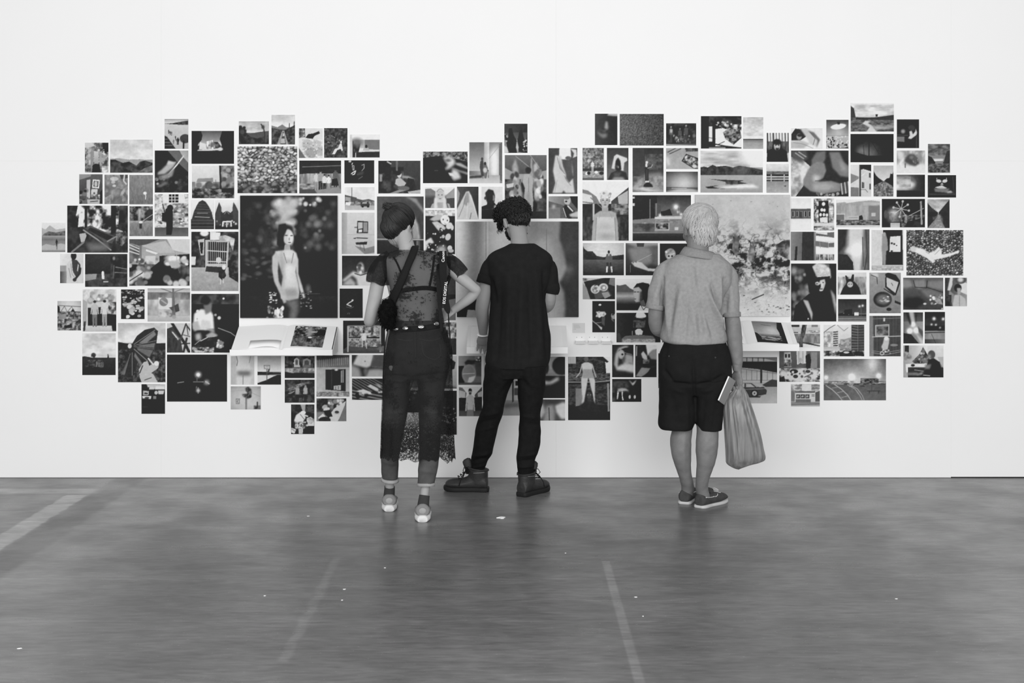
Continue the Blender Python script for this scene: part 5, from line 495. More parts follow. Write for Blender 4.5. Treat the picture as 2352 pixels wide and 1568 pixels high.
R('print of an eye peering past a bent shoulder', 1406, 791.5, 1455, 866, lambda c: c.b(14).q(70, 4, 10, 60, 16, 30, 30, 10, 60, 4, 76, 4, 70, 12, 40, 18, 30, 44, 26, 80).e(44, 30, 14, 14, 72, 20).q(8, 2, 26, 24, 40, 14, 60, 20, 90, 22, 92, 10, 60, 10, 34, 16).e(48, 30, 5, 3, 8, 30).q(64, 4, 48, 46, 66, 28, 96, 34, 100, 60, 80, 56, 56, 64).q(82, 6, 20, 70, 44, 60, 76, 56, 100, 60, 100, 86, 60, 80, 26, 78).q(20, 6, 50, 40, 62, 36, 58, 52, 48, 56).q(10, 5, 0, 92, 60, 92, 100, 96, 100, 100, 0, 100).l(60, 2, 54, 24, 90, 30))
R('print of a pale hand against soft round shapes', 1459, 791.5, 1508, 866, lambda c: c.b(14).q(90, 2, 50, 0, 100, 0, 100, 14, 70, 26, 58, 34).q(56, 3, 60, 30, 80, 16, 100, 14, 100, 46, 74, 44).q(80, 2, 28, 28, 38, 20, 54, 34, 58, 50, 44, 46, 34, 40).l(60, 2, 48, 44, 62, 50).l(88, 3, 8, 6, 7, 34).q(6, 3, 10, 40, 30, 44, 64, 60, 96, 60, 60, 68, 16, 62).t(20, 60, 12, 36, 44, 66, 58, 1, .7).q(56, 2, 4, 96, 30, 70, 70, 72, 60, 84, 30, 98).q(8, 2, 40, 98, 70, 76, 100, 68, 100, 100))
R('print of two pairs of white shoes in the dark', 1406, 870, 1473, 922.5, lambda c: c.b(9).t(6, 40, 6, 0, 10, 60, 60, 1, .6).q(84, 2, 56, 4, 66, 22, 70, 30, 76, 22, 84, 4, 76, 12, 70, 20, 62, 10).q(70, 2, 18, 44, 34, 40, 48, 42, 58, 54, 46, 52, 24, 56).p(88, 18, 52, 24, 52, 22, 72, 20, 88, 17, 88).p(88, 32, 52, 38, 52, 36, 72, 40, 92, 35, 92).e(60, 78, 3.5, 8, 82).e(77, 78, 3.5, 8, 80).q(40, 6, 0, 84, 12, 78, 10, 98, 0, 98).l(10, 2, 18, 56, 24, 56).l(10, 2, 32, 56, 38, 56))
R('tall print of one figure seated on the shoulders of another', 1305, 819, 1401.5, 964.5, lambda c: c.b(12).p(92, 80, 0, 100, 0, 100, 26, 90, 26, 88, 10).t(8, 30, 22, 0, 0, 84, 26, 2).p(76, 0, 0, 19, 0, 19, 11, 0, 11).rep(range(5), lambda c, i: c.l(52, .7, 2 + i * 4, 0, 2 + i * 4, 10)).p(10, 62, 0, 82, 0, 96, 8, 92, 10).t(14, 46, 20, 0, 26, 100, 38, 3).l(74, 1.6, 0, 40, 64, 40, 98, 38).t(10, 34, 16, 0, 44, 100, 76, 2, .8).p(50, 18, 50, 34, 50, 34, 76, 18, 78).p(56, 92, 42, 97, 42, 98, 92, 94, 92).e(43, 4, 5, 4.4, 38, 10).q(80, .8, 32, 12, 40, 9, 48, 9, 58, 12, 58, 18, 56, 26, 64, 38, 64, 48, 63, 60, 64, 70, 66, 76, 62, 76, 60, 64, 54, 48, 48, 30, 44, 48, 40, 62, 38, 72, 32, 76, 34, 64, 32, 50, 31, 36, 36, 26, 33, 18).l(72, 2.4, 33, 14, 28, 26, 20, 32).l(72, 2.4, 58, 14, 62, 24, 66, 32).q(62, 1, 36, 20, 56, 20, 62, 34, 34, 34).e(50, 60, 8, 7.5, 8, 10).e(50, 61, 6, 6, 26, 30).e(47, 60, 1.4, .8, 60).e(53, 60, 1.4, .8, 60).q(14, 2, 28, 76, 42, 70, 60, 70, 76, 78, 78, 100, 22, 100).gv(12, 9, 86, 100).n(2, 12))
R('print of two shadowy faces with a pale wisp', 1236, 819, 1298, 914, lambda c: c.gv(60, 54, 0, 40).p(60, 0, 0, 100, 0, 100, 30, 0, 30).e(86, 22, 34, 22, 9, 10).e(16, 26, 24, 22, 14, 10).gv(9, 9, 46, 100).q(66, 3, 0, 34, 20, 30, 30, 44, 14, 50, 0, 46).q(50, 4, 52, 30, 60, 40, 64, 44, 52, 46).q(82, 5, 0, 56, 24, 58, 44, 60, 74, 48, 78, 56, 50, 66, 10, 68).e(14, 26, 4, 4, 40, 50))
R('abstract print of soft folded grey shapes', 1240, 917, 1298, 965.5, lambda c: c.b(30).q(84, 5, 60, 30, 90, 14, 104, 20, 104, 90, 84, 92, 64, 60).q(74, 5, -6, 20, 14, 24, 24, 60, 8, 86, -6, 90).q(60, 6, 24, 34, 50, 24, 60, 60, 56, 104, 14, 104).l(26, 4, 36, 40, 38, 98).q(20, 6, 10, 4, 90, 4, 60, 18, 30, 18))
R('print of a glass jar tilted under a dark pipe', 1053, 817, 1105.5, 883.5, lambda c: c.gv(56, 40).p(12, 0, 36, 24, 34, 30, 70, 24, 100, 0, 100).gh(60, 44, 0, 70, 0, 34).q(16, 3, 26, 24, 40, 14, 70, 16, 100, 2, 100, 22, 60, 30, 32, 32).q(28, 3, 70, 20, 100, 24, 100, 70, 76, 70).e(46, 62, 30, 32, 58, 6).e(46, 58, 26, 24, 50, 20).l(82, 2.4, 20, 62, 70, 60).q(84, 2, 40, 90, 46, 74, 74, 68, 66, 84, 52, 94).gv(24, 40, 92, 100).k(6, 50, 95, 3, 74, 4, 98, 16))
R('print of a bearded man standing upright in a back yard', 1054, 888, 1107, 955.5, lambda c: c.b(88).p(42, 0, 2, 16, 4, 34, 22, 30, 40, 0, 36).p(76, 2, 12, 28, 18, 28, 38, 0, 36).p(30, 100, 0, 68, 28, 70, 40, 100, 38).p(76, 80, 22, 100, 14, 100, 34, 82, 34).p(14, 0, 38, 100, 36, 100, 80, 0, 80).gv(26, 34, 80, 100).f(49, 8, 150, 74, 60, 12, .72).p(48, 36, 78, 62, 78, 64, 100, 34, 100).e(49, 18, 6, 9, 62).e(49, 11, 7, 5, 12).e(49, 23, 5, 4, 20, 40))
R('pale print of an empty room with a door frame', 1111, 817, 1232, 954, lambda c: c.gv(78, 72).gv(58, 62, 74, 100).t(10, 60, 7, 40, 0, 100, 34, 1, .8).p(84, 58, 34, 68, 32, 68, 52, 58, 54).p(14, 60, 42, 66, 42, 66, 50, 60, 50).p(20, 54, 42, 57, 42, 57, 76, 54, 78).p(34, 58, 54, 80, 54, 80, 66, 58, 66).q(36, 3, 30, 82, 70, 78, 70, 84, 40, 87))
R('dark print showing at the edge of the black shorts', 1512, 811, 1580, 891, lambda c: c.b(18).t(8, 50, 8))
R('print of a dim tree trunk seen through the lace', 885, 817, 968, 890, lambda c: c.b(30).t(10, 70, 7))
R('dark print of night lights seen through the lace', 885, 896, 968, 947, lambda c: c.b(8).k(14, 30, 90, 3, 0, 10, 100, 60))
R('print of a crumpled clear bag on dark cloth', 975, 740, 1048, 814, lambda c: c.b(14).t(10, 90, 10, 60, 0, 100, 50).gh(30, 16, 60, 100, 50, 100))
R('print of a dark bent silhouette over pale water', 975, 817, 1049, 892, lambda c: c.gv(82, 60).p(14, 74, 4, 96, 20, 92, 40, 80, 44, 82, 30, 70, 20).q(30, 4, 0, 90, 60, 86, 100, 96, 100, 100, 0, 100).p(12, 0, 0, 70, 0, 72, 30, 64, 100, 0, 100))
R('tall print of scattered lights on a night street', 975, 897, 1049, 998, lambda c: c.b(9).k(26, 30, 92, 3, 54, 36, 100, 74, .8).gv(16, 8, 74, 100).l(60, 2, 56, 56, 76, 56))

# ------------------------------------------------------------------ figures: shapes are lofted, fused into one skin and smoothed
def rows(R_, z0, n=40, ex=2.3, sub=4):
    """stack of level sections: (row, x left, x right, depth back, depth front) -> closed shape"""
    A = catmull(R_, sub); V = []; Fc = []
    for (py, xl, xr, zb, zf) in A:
        zc = z0 + (zb + zf) / 2; c = W((xl + xr) / 2, py, zc); a = (xr - xl) / 2 * zc / F; b = (zf - zb) / 2
        for k in range(n):
            t = 2 * math.pi * k / n; ct, st = math.cos(t), math.sin(t)
            V.append((c.x + a * math.copysign(abs(ct) ** (2 / ex), ct), c.y + b * math.copysign(abs(st) ** (2 / ex), st), c.z))
    m = len(A)
    for i in range(m - 1):
        for k in range(n):
            p = i * n + k; q = i * n + (k + 1) % n; Fc.append((p, p + n, q + n, q))
    Fc.append(tuple(range(n))); Fc.append(tuple(range(m * n - 1, (m - 1) * n - 1, -1)))
    return V, Fc
def limb(pts, z0, n=18, sub=5, flat=1.0):
    """(column, row, depth offset, radius in picture px) -> closed tapering tube"""
    A = catmull(pts, sub); P = []; r = []
    for (px, py, dz, rp) in A:
        P.append(W(px, py, z0 + dz)); r.append(rp * (z0 + dz) / F)
    return tube(P, r, n, True, flat)
def ball(c, r, rot=None, n=18):
    V = []; Fc = []; R3 = rot or Matrix.Identity(3)
    for i in range(n // 2 + 1):
        t = math.pi * i / (n // 2)
        for k in range(n):
            a = 2 * math.pi * k / n
            V.append(Vector(c) + R3 @ Vector((r[0] * math.sin(t) * math.cos(a), r[1] * math.sin(t) * math.sin(a), r[2] * math.cos(t))))
    for i in range(n // 2):
        for k in range(n):
            Fc.append((i * n + k, (i + 1) * n + k, (i + 1) * n + (k + 1) % n, i * n + (k + 1) % n))
    return V, Fc
def fuse(pieces, voxel=.006, smooth=6, name='fused'):
    b = MB()
    for v, f in pieces: b.add(v, f)
    me = mesh(name, b.v, b.f)
    bm = bmesh.new(); bm.from_mesh(me); bmesh.ops.remove_doubles(bm, verts=bm.verts[:], dist=1e-6); bmesh.ops.recalc_face_normals(bm, faces=bm.faces[:]); bm.to_mesh(me); bm.free()
    o = bpy.data.objects.new('tmp', me); col.objects.link(o)
    m = o.modifiers.new('r', 'REMESH'); m.mode = 'VOXEL'; m.voxel_size = voxel; m.adaptivity = 0
    s = o.modifiers.new('s', 'SMOOTH'); s.factor = .5; s.iterations = smooth
    bpy.context.view_layer.update(); dg = bpy.context.evaluated_depsgraph_get()
    out = bpy.data.meshes.new_from_object(o.evaluated_get(dg)); out.name = name
    bpy.data.objects.remove(o); bpy.data.meshes.remove(me)
    return out
def co(me):
    a = np.empty(len(me.vertices) * 3, np.float32); me.vertices.foreach_get('co', a); return a.reshape(-1, 3)
def proj(a):
    z = a[:, 1] + D; return np.stack([1176 + F * a[:, 0] / z, HY + F * (H - a[:, 2]) / z], -1)
def folds(me, F_, amp=1.0, noise=None, front=True):
    """F_: creases (x0, y0, x1, y1, width px, depth m; negative digs in) pressed into the cloth on the side we see"""
    a = co(me); nr = np.empty(len(a) * 3, np.float32); me.vertices.foreach_get('normal', nr); nr = nr.reshape(-1, 3); p = proj(a)
    d = np.zeros(len(a)); face = np.clip(-nr[:, 1] * 1.6 + .25, 0, 1)
    for (x0, y0, x1, y1, w, h) in F_:
        vx, vy = x1 - x0, y1 - y0; L2 = vx * vx + vy * vy + 1e-6
        t = np.clip(((p[:, 0] - x0) * vx + (p[:, 1] - y0) * vy) / L2, 0, 1)
        dd = np.hypot(p[:, 0] - x0 - t * vx, p[:, 1] - y0 - t * vy)
        d += h * np.exp(-(dd / w) ** 2) * np.sin(np.pi * np.clip(t * .9 + .05, 0, 1)) ** .6
    a = a + nr * (d * face * amp)[:, None]
    if noise:
        h, s = noise
        q = np.sin(a[:, 0] * s + 3 * np.sin(a[:, 2] * s * .43)) * np.sin(a[:, 2] * s * .8 + 2 * np.sin(a[:, 0] * s * .6 + 1)) * np.sin(a[:, 1] * s * .7 + 1.3)
        a = a + nr * (h * q)[:, None]
    me.vertices.foreach_set('co', a.astype(np.float32).ravel()); me.update()
def bvh(me):
    return BVHTree.FromPolygons([v.co for v in me.vertices], [p.vertices for p in me.polygons])
def hit(tr, px, py, off=.003):
    """point on a surface where the sight line through a picture point meets it, lifted a little"""
    o = Vector((0, -D, H)); d = (W(px, py, 8) - o).normalized()
    loc, nrm, i, dist = tr.ray_cast(o, d)
    if loc is None: return None, None
    if nrm.dot(d) > 0: nrm = -nrm
    return loc + nrm * off, nrm
def ribbon(tr, pts, wpx, off=.004, thick=.002, sub=6, depth=None):
    """band of cloth laid along picture points on a surface"""
    A = catmull(pts, sub); top = []; lastd = depth
    for i in range(len(A)):
        q0 = A[max(i - 1, 0)]; q1 = A[min(i + 1, len(A) - 1)]; t = q1 - q0; n = np.array([-t[1], t[0]]) / (np.hypot(*t) + 1e-9)
        row = []
        for s in (-1, -.33, .33, 1):
            x, y = A[i] + n * s * wpx / 2
            loc, nr = hit(tr, x, y, off)
            if loc is None: loc = W(x, y, lastd or 7.6); nr = Vector((0, -1, 0))
            lastd = loc.y + D; row.append((loc, nr))
        top.append(row)
    V = []; Fc = []; k = 4
    for row in top: V += [p for p, _ in row]
    m = len(V)
    for row in top: V += [p - n * (thick + off * .5) for p, n in row]
    for i in range(len(top) - 1):
        for j in range(k - 1):
            a = i * k + j; Fc.append((a, a + 1, a + k + 1, a + k)); Fc.append((m + a, m + a + k, m + a + k + 1, m + a + 1))
        for j in (0, k - 1):
            a = i * k + j; Fc.append((a, a + k, m + a + k, m + a) if j == 0 else (a, m + a, m + a + k, a + k))
    return V, Fc
def head_pieces(c, yaw, pitch, roll=0, s=1.0):
    R3 = (Matrix.Rotation(yaw, 3, 'Z') @ Matrix.Rotation(roll, 3, 'Y') @ Matrix.Rotation(pitch, 3, 'X'))
    out = []
    for p, r in [((0, -.012, .040), (.076, .095, .084)), ((0, .018, -.030), (.064, .078, .080)), ((0, .052, -.082), (.034, .034, .030)), ((0, .098, -.016), (.012, .020, .026)),
                 ((0, .108, -.034), (.016, .014, .011)), ((0, .080, .022), (.056, .020, .018)), ((.036, .070, -.030), (.024, .024, .024)), ((-.036, .070, -.030), (.024, .024, .024)),
                 ((0, .086, -.064), (.024, .014, .008)), ((0, .084, -.074), (.020, .014, .008)), ((.078, -.006, -.010), (.010, .020, .032)), ((-.078, -.006, -.010), (.010, .020, .032)),
                 ((.082, -.018, .006), (.009, .012, .020)), ((-.082, -.018, .006), (.009, .012, .020))]:
        out.append(ball(Vector(c) + R3 @ (Vector(p) * s), [q * s for q in r], R3, 16))
    return out, R3
def eyes(c, R3, s, parent, mw, md):
    for sx in (-1, 1):
        e = MB(); e.add(*ball(Vector(c) + R3 @ (Vector((sx * .031, .082, .004)) * s), [.012 * s] * 3, None, 12)); o = e.build('eye', mw, parent, True)
        e = MB(); e.add(*ball(Vector(c) + R3 @ (Vector((sx * .031, .0915, .004)) * s), [.0055 * s, .0035 * s, .0055 * s], R3, 10)); e.build('iris', md, o, True)
def hand_pieces(wr, d, nrm, curl=(.3, .5, .4), s=1.0, thumb_side=1, spread=.10, thumb_curl=.3):
    """wrist point, finger direction, palm normal; five separate bent fingers"""
    d = Vector(d).normalized(); nrm = Vector(nrm); nrm = (nrm - d * nrm.dot(d)).normalized(); side = d.cross(nrm).normalized() * thumb_side
    wr = Vector(wr); out = []
    pal = [wr - d * .01 * s]
    P = [wr + d * (t * s) for t in (-.015, .015, .05, .082, .092)]; Rr = [.025 * s, .031 * s, .041 * s, .040 * s, .034 * s]
    V = []; Fc = []; n = 16
    for p, r in zip(P, Rr):
        for k in range(n):
            a = 2 * math.pi * k / n; V.append(p + side * (math.cos(a) * r) + nrm * (math.sin(a) * r * .42))
    for i in range(len(P) - 1):
        for k in range(n): Fc.append((i * n + k, i * n + (k + 1) % n, (i + 1) * n + (k + 1) % n, (i + 1) * n + k))
    Fc.append(tuple(range(n - 1, -1, -1))); Fc.append(tuple(range((len(P) - 1) * n, len(P) * n))); out.append((V, Fc))
    for j, (off, L, r) in enumerate([(.030, .072, .0088), (.0105, .080, .0092), (-.0095, .075, .0088), (-.0285, .060, .0078)]):
        p = wr + d * (.080 * s) + side * (off * s); dv = (d + side * spread * (off / .03)).normalized(); q = nrm
        pts = [p.copy()]; rad = [r * 1.1 * s]; a = 0
        for seg, (l, c) in enumerate(zip((.46, .31, .23), curl)):
            for h in range(2):
                a += c / 2; v = dv * math.cos(a) + q * math.sin(a); p = p + v * (L * l * s / 2); pts.append(p.copy()); rad.append((r * (1.05 - .12 * seg - .06 * h)) * s)
        pts.append(p + v * .004 * s); rad.append(r * .55 * s); out.append(tube(pts, rad, 12))
    p = wr + d * .022 * s + side * .022 * s; dv = (d * .75 + side * .65 + nrm * .25).normalized()
    pts = [p, p + dv * .030 * s]; dv2 = (dv + d * .5 + nrm * thumb_curl).normalized(); pts.append(pts[-1] + dv2 * .030 * s); dv3 = (dv2 + d * .3 - side * .1 + nrm * thumb_curl).normalized(); pts.append(pts[-1] + dv3 * .022 * s); pts.append(pts[-1] + dv3 * .005 * s)
    out.append(tube(pts, [.015 * s, .0125 * s, .0108 * s, .0092 * s, .005 * s], 12))
    return out
def shoe_rows(st, yaw, pos, n=28, ex=2.6):
    """sections along the foot: (distance from heel, half width, bottom, top, sideways shift) -> closed shape at pos, toes along yaw"""
    A = catmull(st, 4); V = []; Fc = []; R3 = Matrix.Rotation(yaw, 3, 'Z')
    for (y, w, zb, zt, sx) in A:
        zc = (zb + zt) / 2; b = (zt - zb) / 2
        for k in range(n):
            t = 2 * math.pi * k / n; ct, s_ = math.cos(t), math.sin(t)
            x = w * math.copysign(abs(ct) ** (2 / ex), ct); z = zc + b * math.copysign(abs(s_) ** (2 / (ex if s_ < 0 else 2.0)), s_)
            if s_ > 0: x *= 1 - .25 * s_
            V.append(Vector(pos) + R3 @ Vector((x + sx, y, z)))
    m = len(A)
    for i in range(m - 1):
        for k in range(n): Fc.append((i * n + k, i * n + (k + 1) % n, (i + 1) * n + (k + 1) % n, (i + 1) * n + k))
    Fc.append(tuple(range(n - 1, -1, -1))); Fc.append(tuple(range((m - 1) * n, m * n)))
    return V, Fc
def sole(outline, yaw, pos, z0, z1, flare=1.0):
    """flat sole from half-outline (distance from heel, x left, x right)"""
    A = catmull(outline, 4); R3 = Matrix.Rotation(yaw, 3, 'Z'); P = [(l, y) for y, l, r in A] + [(r, y) for y, l, r in A[::-1]]
    cy = sum(y for _, y in P) / len(P); n = len(P); V = []
    for (z, f) in ((z0, .97), (z0 + .004, 1), ((z0 + z1) / 2, flare), (z1 - .003, 1), (z1, .97)):
        for x, y in P: V.append(Vector(pos) + R3 @ Vector((x * f, cy + (y - cy) * (1 + (f - 1) * .4), z + (.010 * max(0, (y - .2) / .09) ** 2 if True else 0))))
    Fc = []
    for i in range(4):
        for k in range(n): Fc.append((i * n + k, i * n + (k + 1) % n, (i + 1) * n + (k + 1) % n, (i + 1) * n + k))
    Fc.append(tuple(range(n - 1, -1, -1))); Fc.append(tuple(range(4 * n, 5 * n)))
    return V, Fc
def fan_hair(b, c, R3, rad, axis, n, th0, th1, swirl, width, rng, lift=.004, wob=.06, seg=11, phase=(0, 2 * math.pi), nside=5, flat=.5):
    """locks of hair laid over a skull from a whorl or towards a knot"""
    ax = Vector(axis).normalized(); u = ax.orthogonal().normalized(); w = ax.cross(u)
    for i in range(n):
        ph = phase[0] + (phase[1] - phase[0]) * rng.random(); a0 = th0 + (th1 - th0) * .35 * rng.random() * (rng.random() < .6); a1 = th1 - (th1 - th0) * .35 * rng.random()
        pts = []; rr = []; wb = (rng.random() - .5) * 2; l = lift * (.3 + 1.2 * rng.random())
        for k in range(seg):
            t = k / (seg - 1); th = a0 + (a1 - a0) * t; p = ph + swirl * t + wob * wb * math.sin(t * 5 + wb * 3)
            v = ax * math.cos(th) + (u * math.cos(p) + w * math.sin(p)) * math.sin(th)
            pts.append(Vector(c) + R3 @ Vector([v[j] * (rad[j] + l * math.sin(math.pi * min(1, t * 1.1))) for j in range(3)]))
            rr.append(width * (.35 + .65 * math.sin(math.pi * (.15 + .8 * t))) * (.7 + .6 * rng.random() * 0 + .3))
        b.tube(pts, rr, nside, True, flat)
M['skin'] = mat('skin', .62, .55, .35, .05, 14, .12, 160)
M['skin_old'] = mat('weathered_skin', .47, .55, .35, .10, 22, .25, 120)
M['skin_mid'] = mat('smooth_skin', .56, .55, .35, .05, 14, .10, 160)
M['eye'] = mat('eyeball', .85, .25, .5, .02); M['iris'] = mat('iris', .12, .3, .5, .02)
M['blacktee'] = mat('black_jersey', .12, .9, .12, .12, 30, .2, 300)
M['blackjean'] = mat('black_denim', .095, .9, .12, .18, 40, .3, 260)
M['darkhair'] = mat('dark_curly_hair', .085, .5, .4, .3, 40)
M['brownhair'] = mat('dark_brown_hair', .13, .5, .4, .35, 60)
M['silver'] = mat('silver_hair', .68, .45, .4, .12, 50)
M['silver_shade'] = mat('silver_hair_shade', .55, .6, .3, .10, 40)  # darker copy of the hair grey, paints the shade between the locks
M['polo'] = mat('grey_marl_pique', .575, .9, .15, .10, 60, .35, 500)
M['polotrim'] = mat('grey_marl_rib', .535, .9, .15, .10, 90, .3, 500)
M['shorts'] = mat('black_cotton_twill', .105, .9, .15, .14, 24, .3, 300)
M['denim'] = mat('washed_grey_denim', .32, .9, .15, .16, 26, .4, 380)
M['denimcuff'] = mat('turned_denim_cuff', .62, .9, .15, .10, 40, .4, 380)
M['denimseam'] = mat('denim_seam', .40, .9, .15)
M['sock'] = mat('dark_grey_sock', .24, .95, .1, .08, 60, .3, 500)
M['whitesole'] = mat('white_rubber', .86, .85, .15, .02, 20)
M['sneaker'] = mat('grey_knit_shoe', .50, .8, .2, .06, 60, .3, 500)
M['sneakerpatch'] = mat('pale_heel_patch', .62, .8, .2, .05, 60)
M['leather'] = mat('oiled_dark_leather', .165, .55, .4, .25, 22, .3, 140)
M['rubber'] = mat('black_rubber', .10, .7, .3, .1, 30)
M['lace'] = mat('black_lace_cord', .10, .8, .2)
M['pale'] = mat('pale_woven_tag', .50, .8, .2)
M['deck'] = mat('dark_nubuck', .26, .8, .2, .16, 40, .25, 240)
M['decksole'] = mat('off_white_rubber', .76, .8, .2, .03, 30)
M['creamlace'] = mat('cream_leather_lace', .82, .7, .3)
M['strap'] = mat('black_webbing', .10, .85, .2, .1, 60)
M['booklet'] = mat('grey_booklet_cover', .58, .5, .3, .03)
M['conch'] = mat('silver_concho', .70, .25, .5, .2, 60, metal=1.0)
M['fur'] = mat('black_shaggy_bag', .06, .95, .1, .4, 60, .6, 120)

# ------------------------------------------------------------------ person in black, reading at the middle shelf
ZM = 7.96
def man_in_black():
    t = empty('person', (W(1176, 1135, ZM).x, ZM - D, 0), 'person in black t-shirt and black jeans bowed over the middle shelf', 'person')
    hc = W(1186, 510, ZM + .10)
    hp, R3 = head_pieces(hc, math.radians(24), math.radians(-30), math.radians(-4), 1.02)
    body = hp + [limb([(1196, 585, .00, 25), (1194, 560, .02, 21), (1191, 538, .05, 19.5), (1187, 515, .08, 22)], ZM)]
    tors = [(565, 1168, 1222, -.05, .08), (582, 1130, 1258, -.09, .10), (610, 1122, 1266, -.11, .12), (660, 1132, 1254, -.12, .12), (720, 1138, 1248, -.10, .12), (780, 1136, 1250, -.11, .12), (840, 1130, 1252, -.12, .11), (860, 1136, 1248, -.11, .10)]
    body.append(rows(tors, ZM))
    body.append(limb([(1134, 604, 0, 14), (1118, 650, .00, 15.5), (1110, 690, .00, 16), (1107, 712, .02, 15.5), (1109, 735, .06, 14), (1110, 765, .13, 10)], ZM))      # arm hanging to the shelf
    wr = W(1110, 768, ZM + .14); body += hand_pieces(wr, (-.05, .62, -.62), (0, -.6, -.75), (.25, .4, .3), .98, -1)
    body.append(limb([(1250, 604, 0, 13), (1262, 650, .00, 14), (1261, 692, .02, 15.5), (1250, 706, .10, 14), (1225, 700, .24, 11)], ZM))
    wr2 = W(1222, 699, ZM + .26); body += hand_pieces(wr2, (-.5, .75, -.1), (0, 0, -1), (.4, .5, .3), .98, 1)
    body.append(limb([(1150, 850, 0, 26), (1134, 940, .01, 19), (1118, 985, .04, 15), (1102, 1050, .085, 9), (1097, 1105, .12, 6.5)], ZM))
    body.append(limb([(1222, 850, 0, 26), (1219, 950, -.02, 19), (1216, 1000, -.02, 16), (1208, 1060, -.03, 11), (1206, 1105, -.03, 8)], ZM))
    me = fuse(body, .005, 5, 'body'); link('body', me, M['skin_mid'], t, True)
    eyes(hc, R3, 1.02, t, M['eye'], M['iris'])
    # t-shirt with rolled sleeves and a dipping hem
    sh = [rows([(559, 1172, 1228, -.05, .07), (566, 1158, 1240, -.075, .085), (577, 1134, 1256, -.10, .10), (592, 1118, 1268, -.12, .12), (615, 1118, 1268, -.135, .13), (650, 1123, 1262, -.145, .135), (690, 1126, 1255, -.14, .135), (730, 1124, 1259, -.14, .135), (770, 1121, 1265, -.145, .14), (805, 1118, 1266, -.15, .145), (828, 1114, 1263, -.155, .145), (843, 1120, 1256, -.155, .14)], ZM, 56, 2.5),
          limb([(1156, 604, 0, 14), (1131, 608, 0, 20), (1121, 628, -.005, 20.5), (1117, 644, -.01, 20)], ZM), limb([(1236, 606, 0, 14), (1258, 614, 0, 20), (1262, 645, 0, 20.5), (1264, 668, 0, 18)], ZM)]
    me = fuse(sh, .0055, 4, 't_shirt')
    folds(me, [(1200, 600, 1192, 840, 9, .006), (1150, 640, 1140, 830, 8, -.007), (1170, 620, 1166, 835, 8, .006), (1230, 620, 1246, 830, 8, .006), (1218, 640, 1222, 840, 8, -.006), (1252, 690, 1258, 830, 6, -.008), (1128, 640, 1136, 700, 6, -.008), (1250, 620, 1254, 690, 6, -.009), (1178, 700, 1178, 838, 6, -.004), (1136, 590, 1180, 640, 9, -.004)], 2.4, (.003, 22))
    shirt = link('t_shirt', me, M['blacktee'], t, True)
    b = MB(); b.add(*limb([(1119.5, 634, -.008, 21.5), (1114, 652, -.014, 21.5)], ZM, 24, 3)); b.build('rolled_cuff', M['blacktee'], shirt, True, 0)
    b = MB(); b.add(*limb([(1263, 652, .0, 20.5), (1266, 664, 0, 20.5), (1265, 674, 0, 17)], ZM, 24, 3)); b.build('rolled_cuff', M['blacktee'], shirt, True, 0)
    # jeans
    jn = [rows([(800, 1126, 1258, -.125, .12), (840, 1115, 1254, -.14, .12), (866, 1112, 1253, -.135, .115)], ZM, 40, 2.6),
          rows([(838, 1114, 1190, -.135, .11), (862, 1112, 1187, -.13, .11), (885, 1109, 1174, -.11, .11), (910, 1109, 1164, -.095, .105), (935, 1108, 1158, -.085, .10), (955, 1101, 1154, -.07, .105), (975, 1094, 1146, -.05, .115), (1000, 1090, 1140, -.04, .115), (1025, 1087, 1134, -.02, .125), (1042, 1084, 1130, -.0, .135), (1056, 1082, 1121, .02, .14), (1068, 1083, 1117, .05, .155), (1082, 1083, 1112, .075, .16), (1092, 1085, 1109, .085, .155)], ZM, 36, 2.2, 4),
          rows([(838, 1186, 1254, -.135, .11), (865, 1188, 1253, -.13, .11), (890, 1189, 1252, -.115, .11), (920, 1190, 1247, -.095, .105), (945, 1193, 1242, -.08, .10), (960, 1193, 1241, -.075, .10), (990, 1191, 1242, -.07, .09), (1015, 1190, 1241, -.072, .075), (1035, 1187, 1237, -.07, .065), (1050, 1186, 1231, -.065, .06), (1068, 1187, 1228, -.06, .055), (1082, 1189, 1225, -.04, .06), (1092, 1192, 1221, -.03, .055)], ZM - .03, 36, 2.2, 4)]
    me = fuse(jn, .0055, 4, 'jeans')
    folds(me, [(1110, 955, 1150, 945, 5, .006), (1098, 972, 1145, 962, 5, -.006), (1092, 990, 1140, 980, 4, .004), (1085, 1048, 1128, 1040, 4, .007), (1084, 1060, 1120, 1052, 4, -.007), (1086, 1074, 1116, 1066, 3, .006), (1192, 955, 1240, 960, 5, .006), (1192, 970, 1240, 976, 5, -.005), (1188, 1048, 1232, 1042, 4, .007), (1188, 1060, 1228, 1056, 4, -.007), (1188, 1073, 1226, 1070, 3, .006), (1186, 864, 1150, 905, 6, -.006), (1190, 866, 1225, 900, 6, -.006)], 1.5, (.002, 40))
    link('jeans', me, M['blackjean'], t, True)
    # curly hair: a dark cap and some hundreds of short curls
    rng = random.Random(3); b = MB(); cap = fuse([ball(hc + R3 @ Vector((0, -.014, .046)), (.083, .102, .090), R3, 24), ball(hc + R3 @ Vector((0, -.055, -.005)), (.062, .055, .055), R3, 18), ball(hc + R3 @ Vector((-.03, .03, .08)), (.075, .075, .06), R3, 18)], .006, 5, 'scalp')
    hair = link('hair', cap, M['darkhair'], t, True); cc = hc + R3 @ Vector((0, -.008, .048))
    tr = bvh(cap)
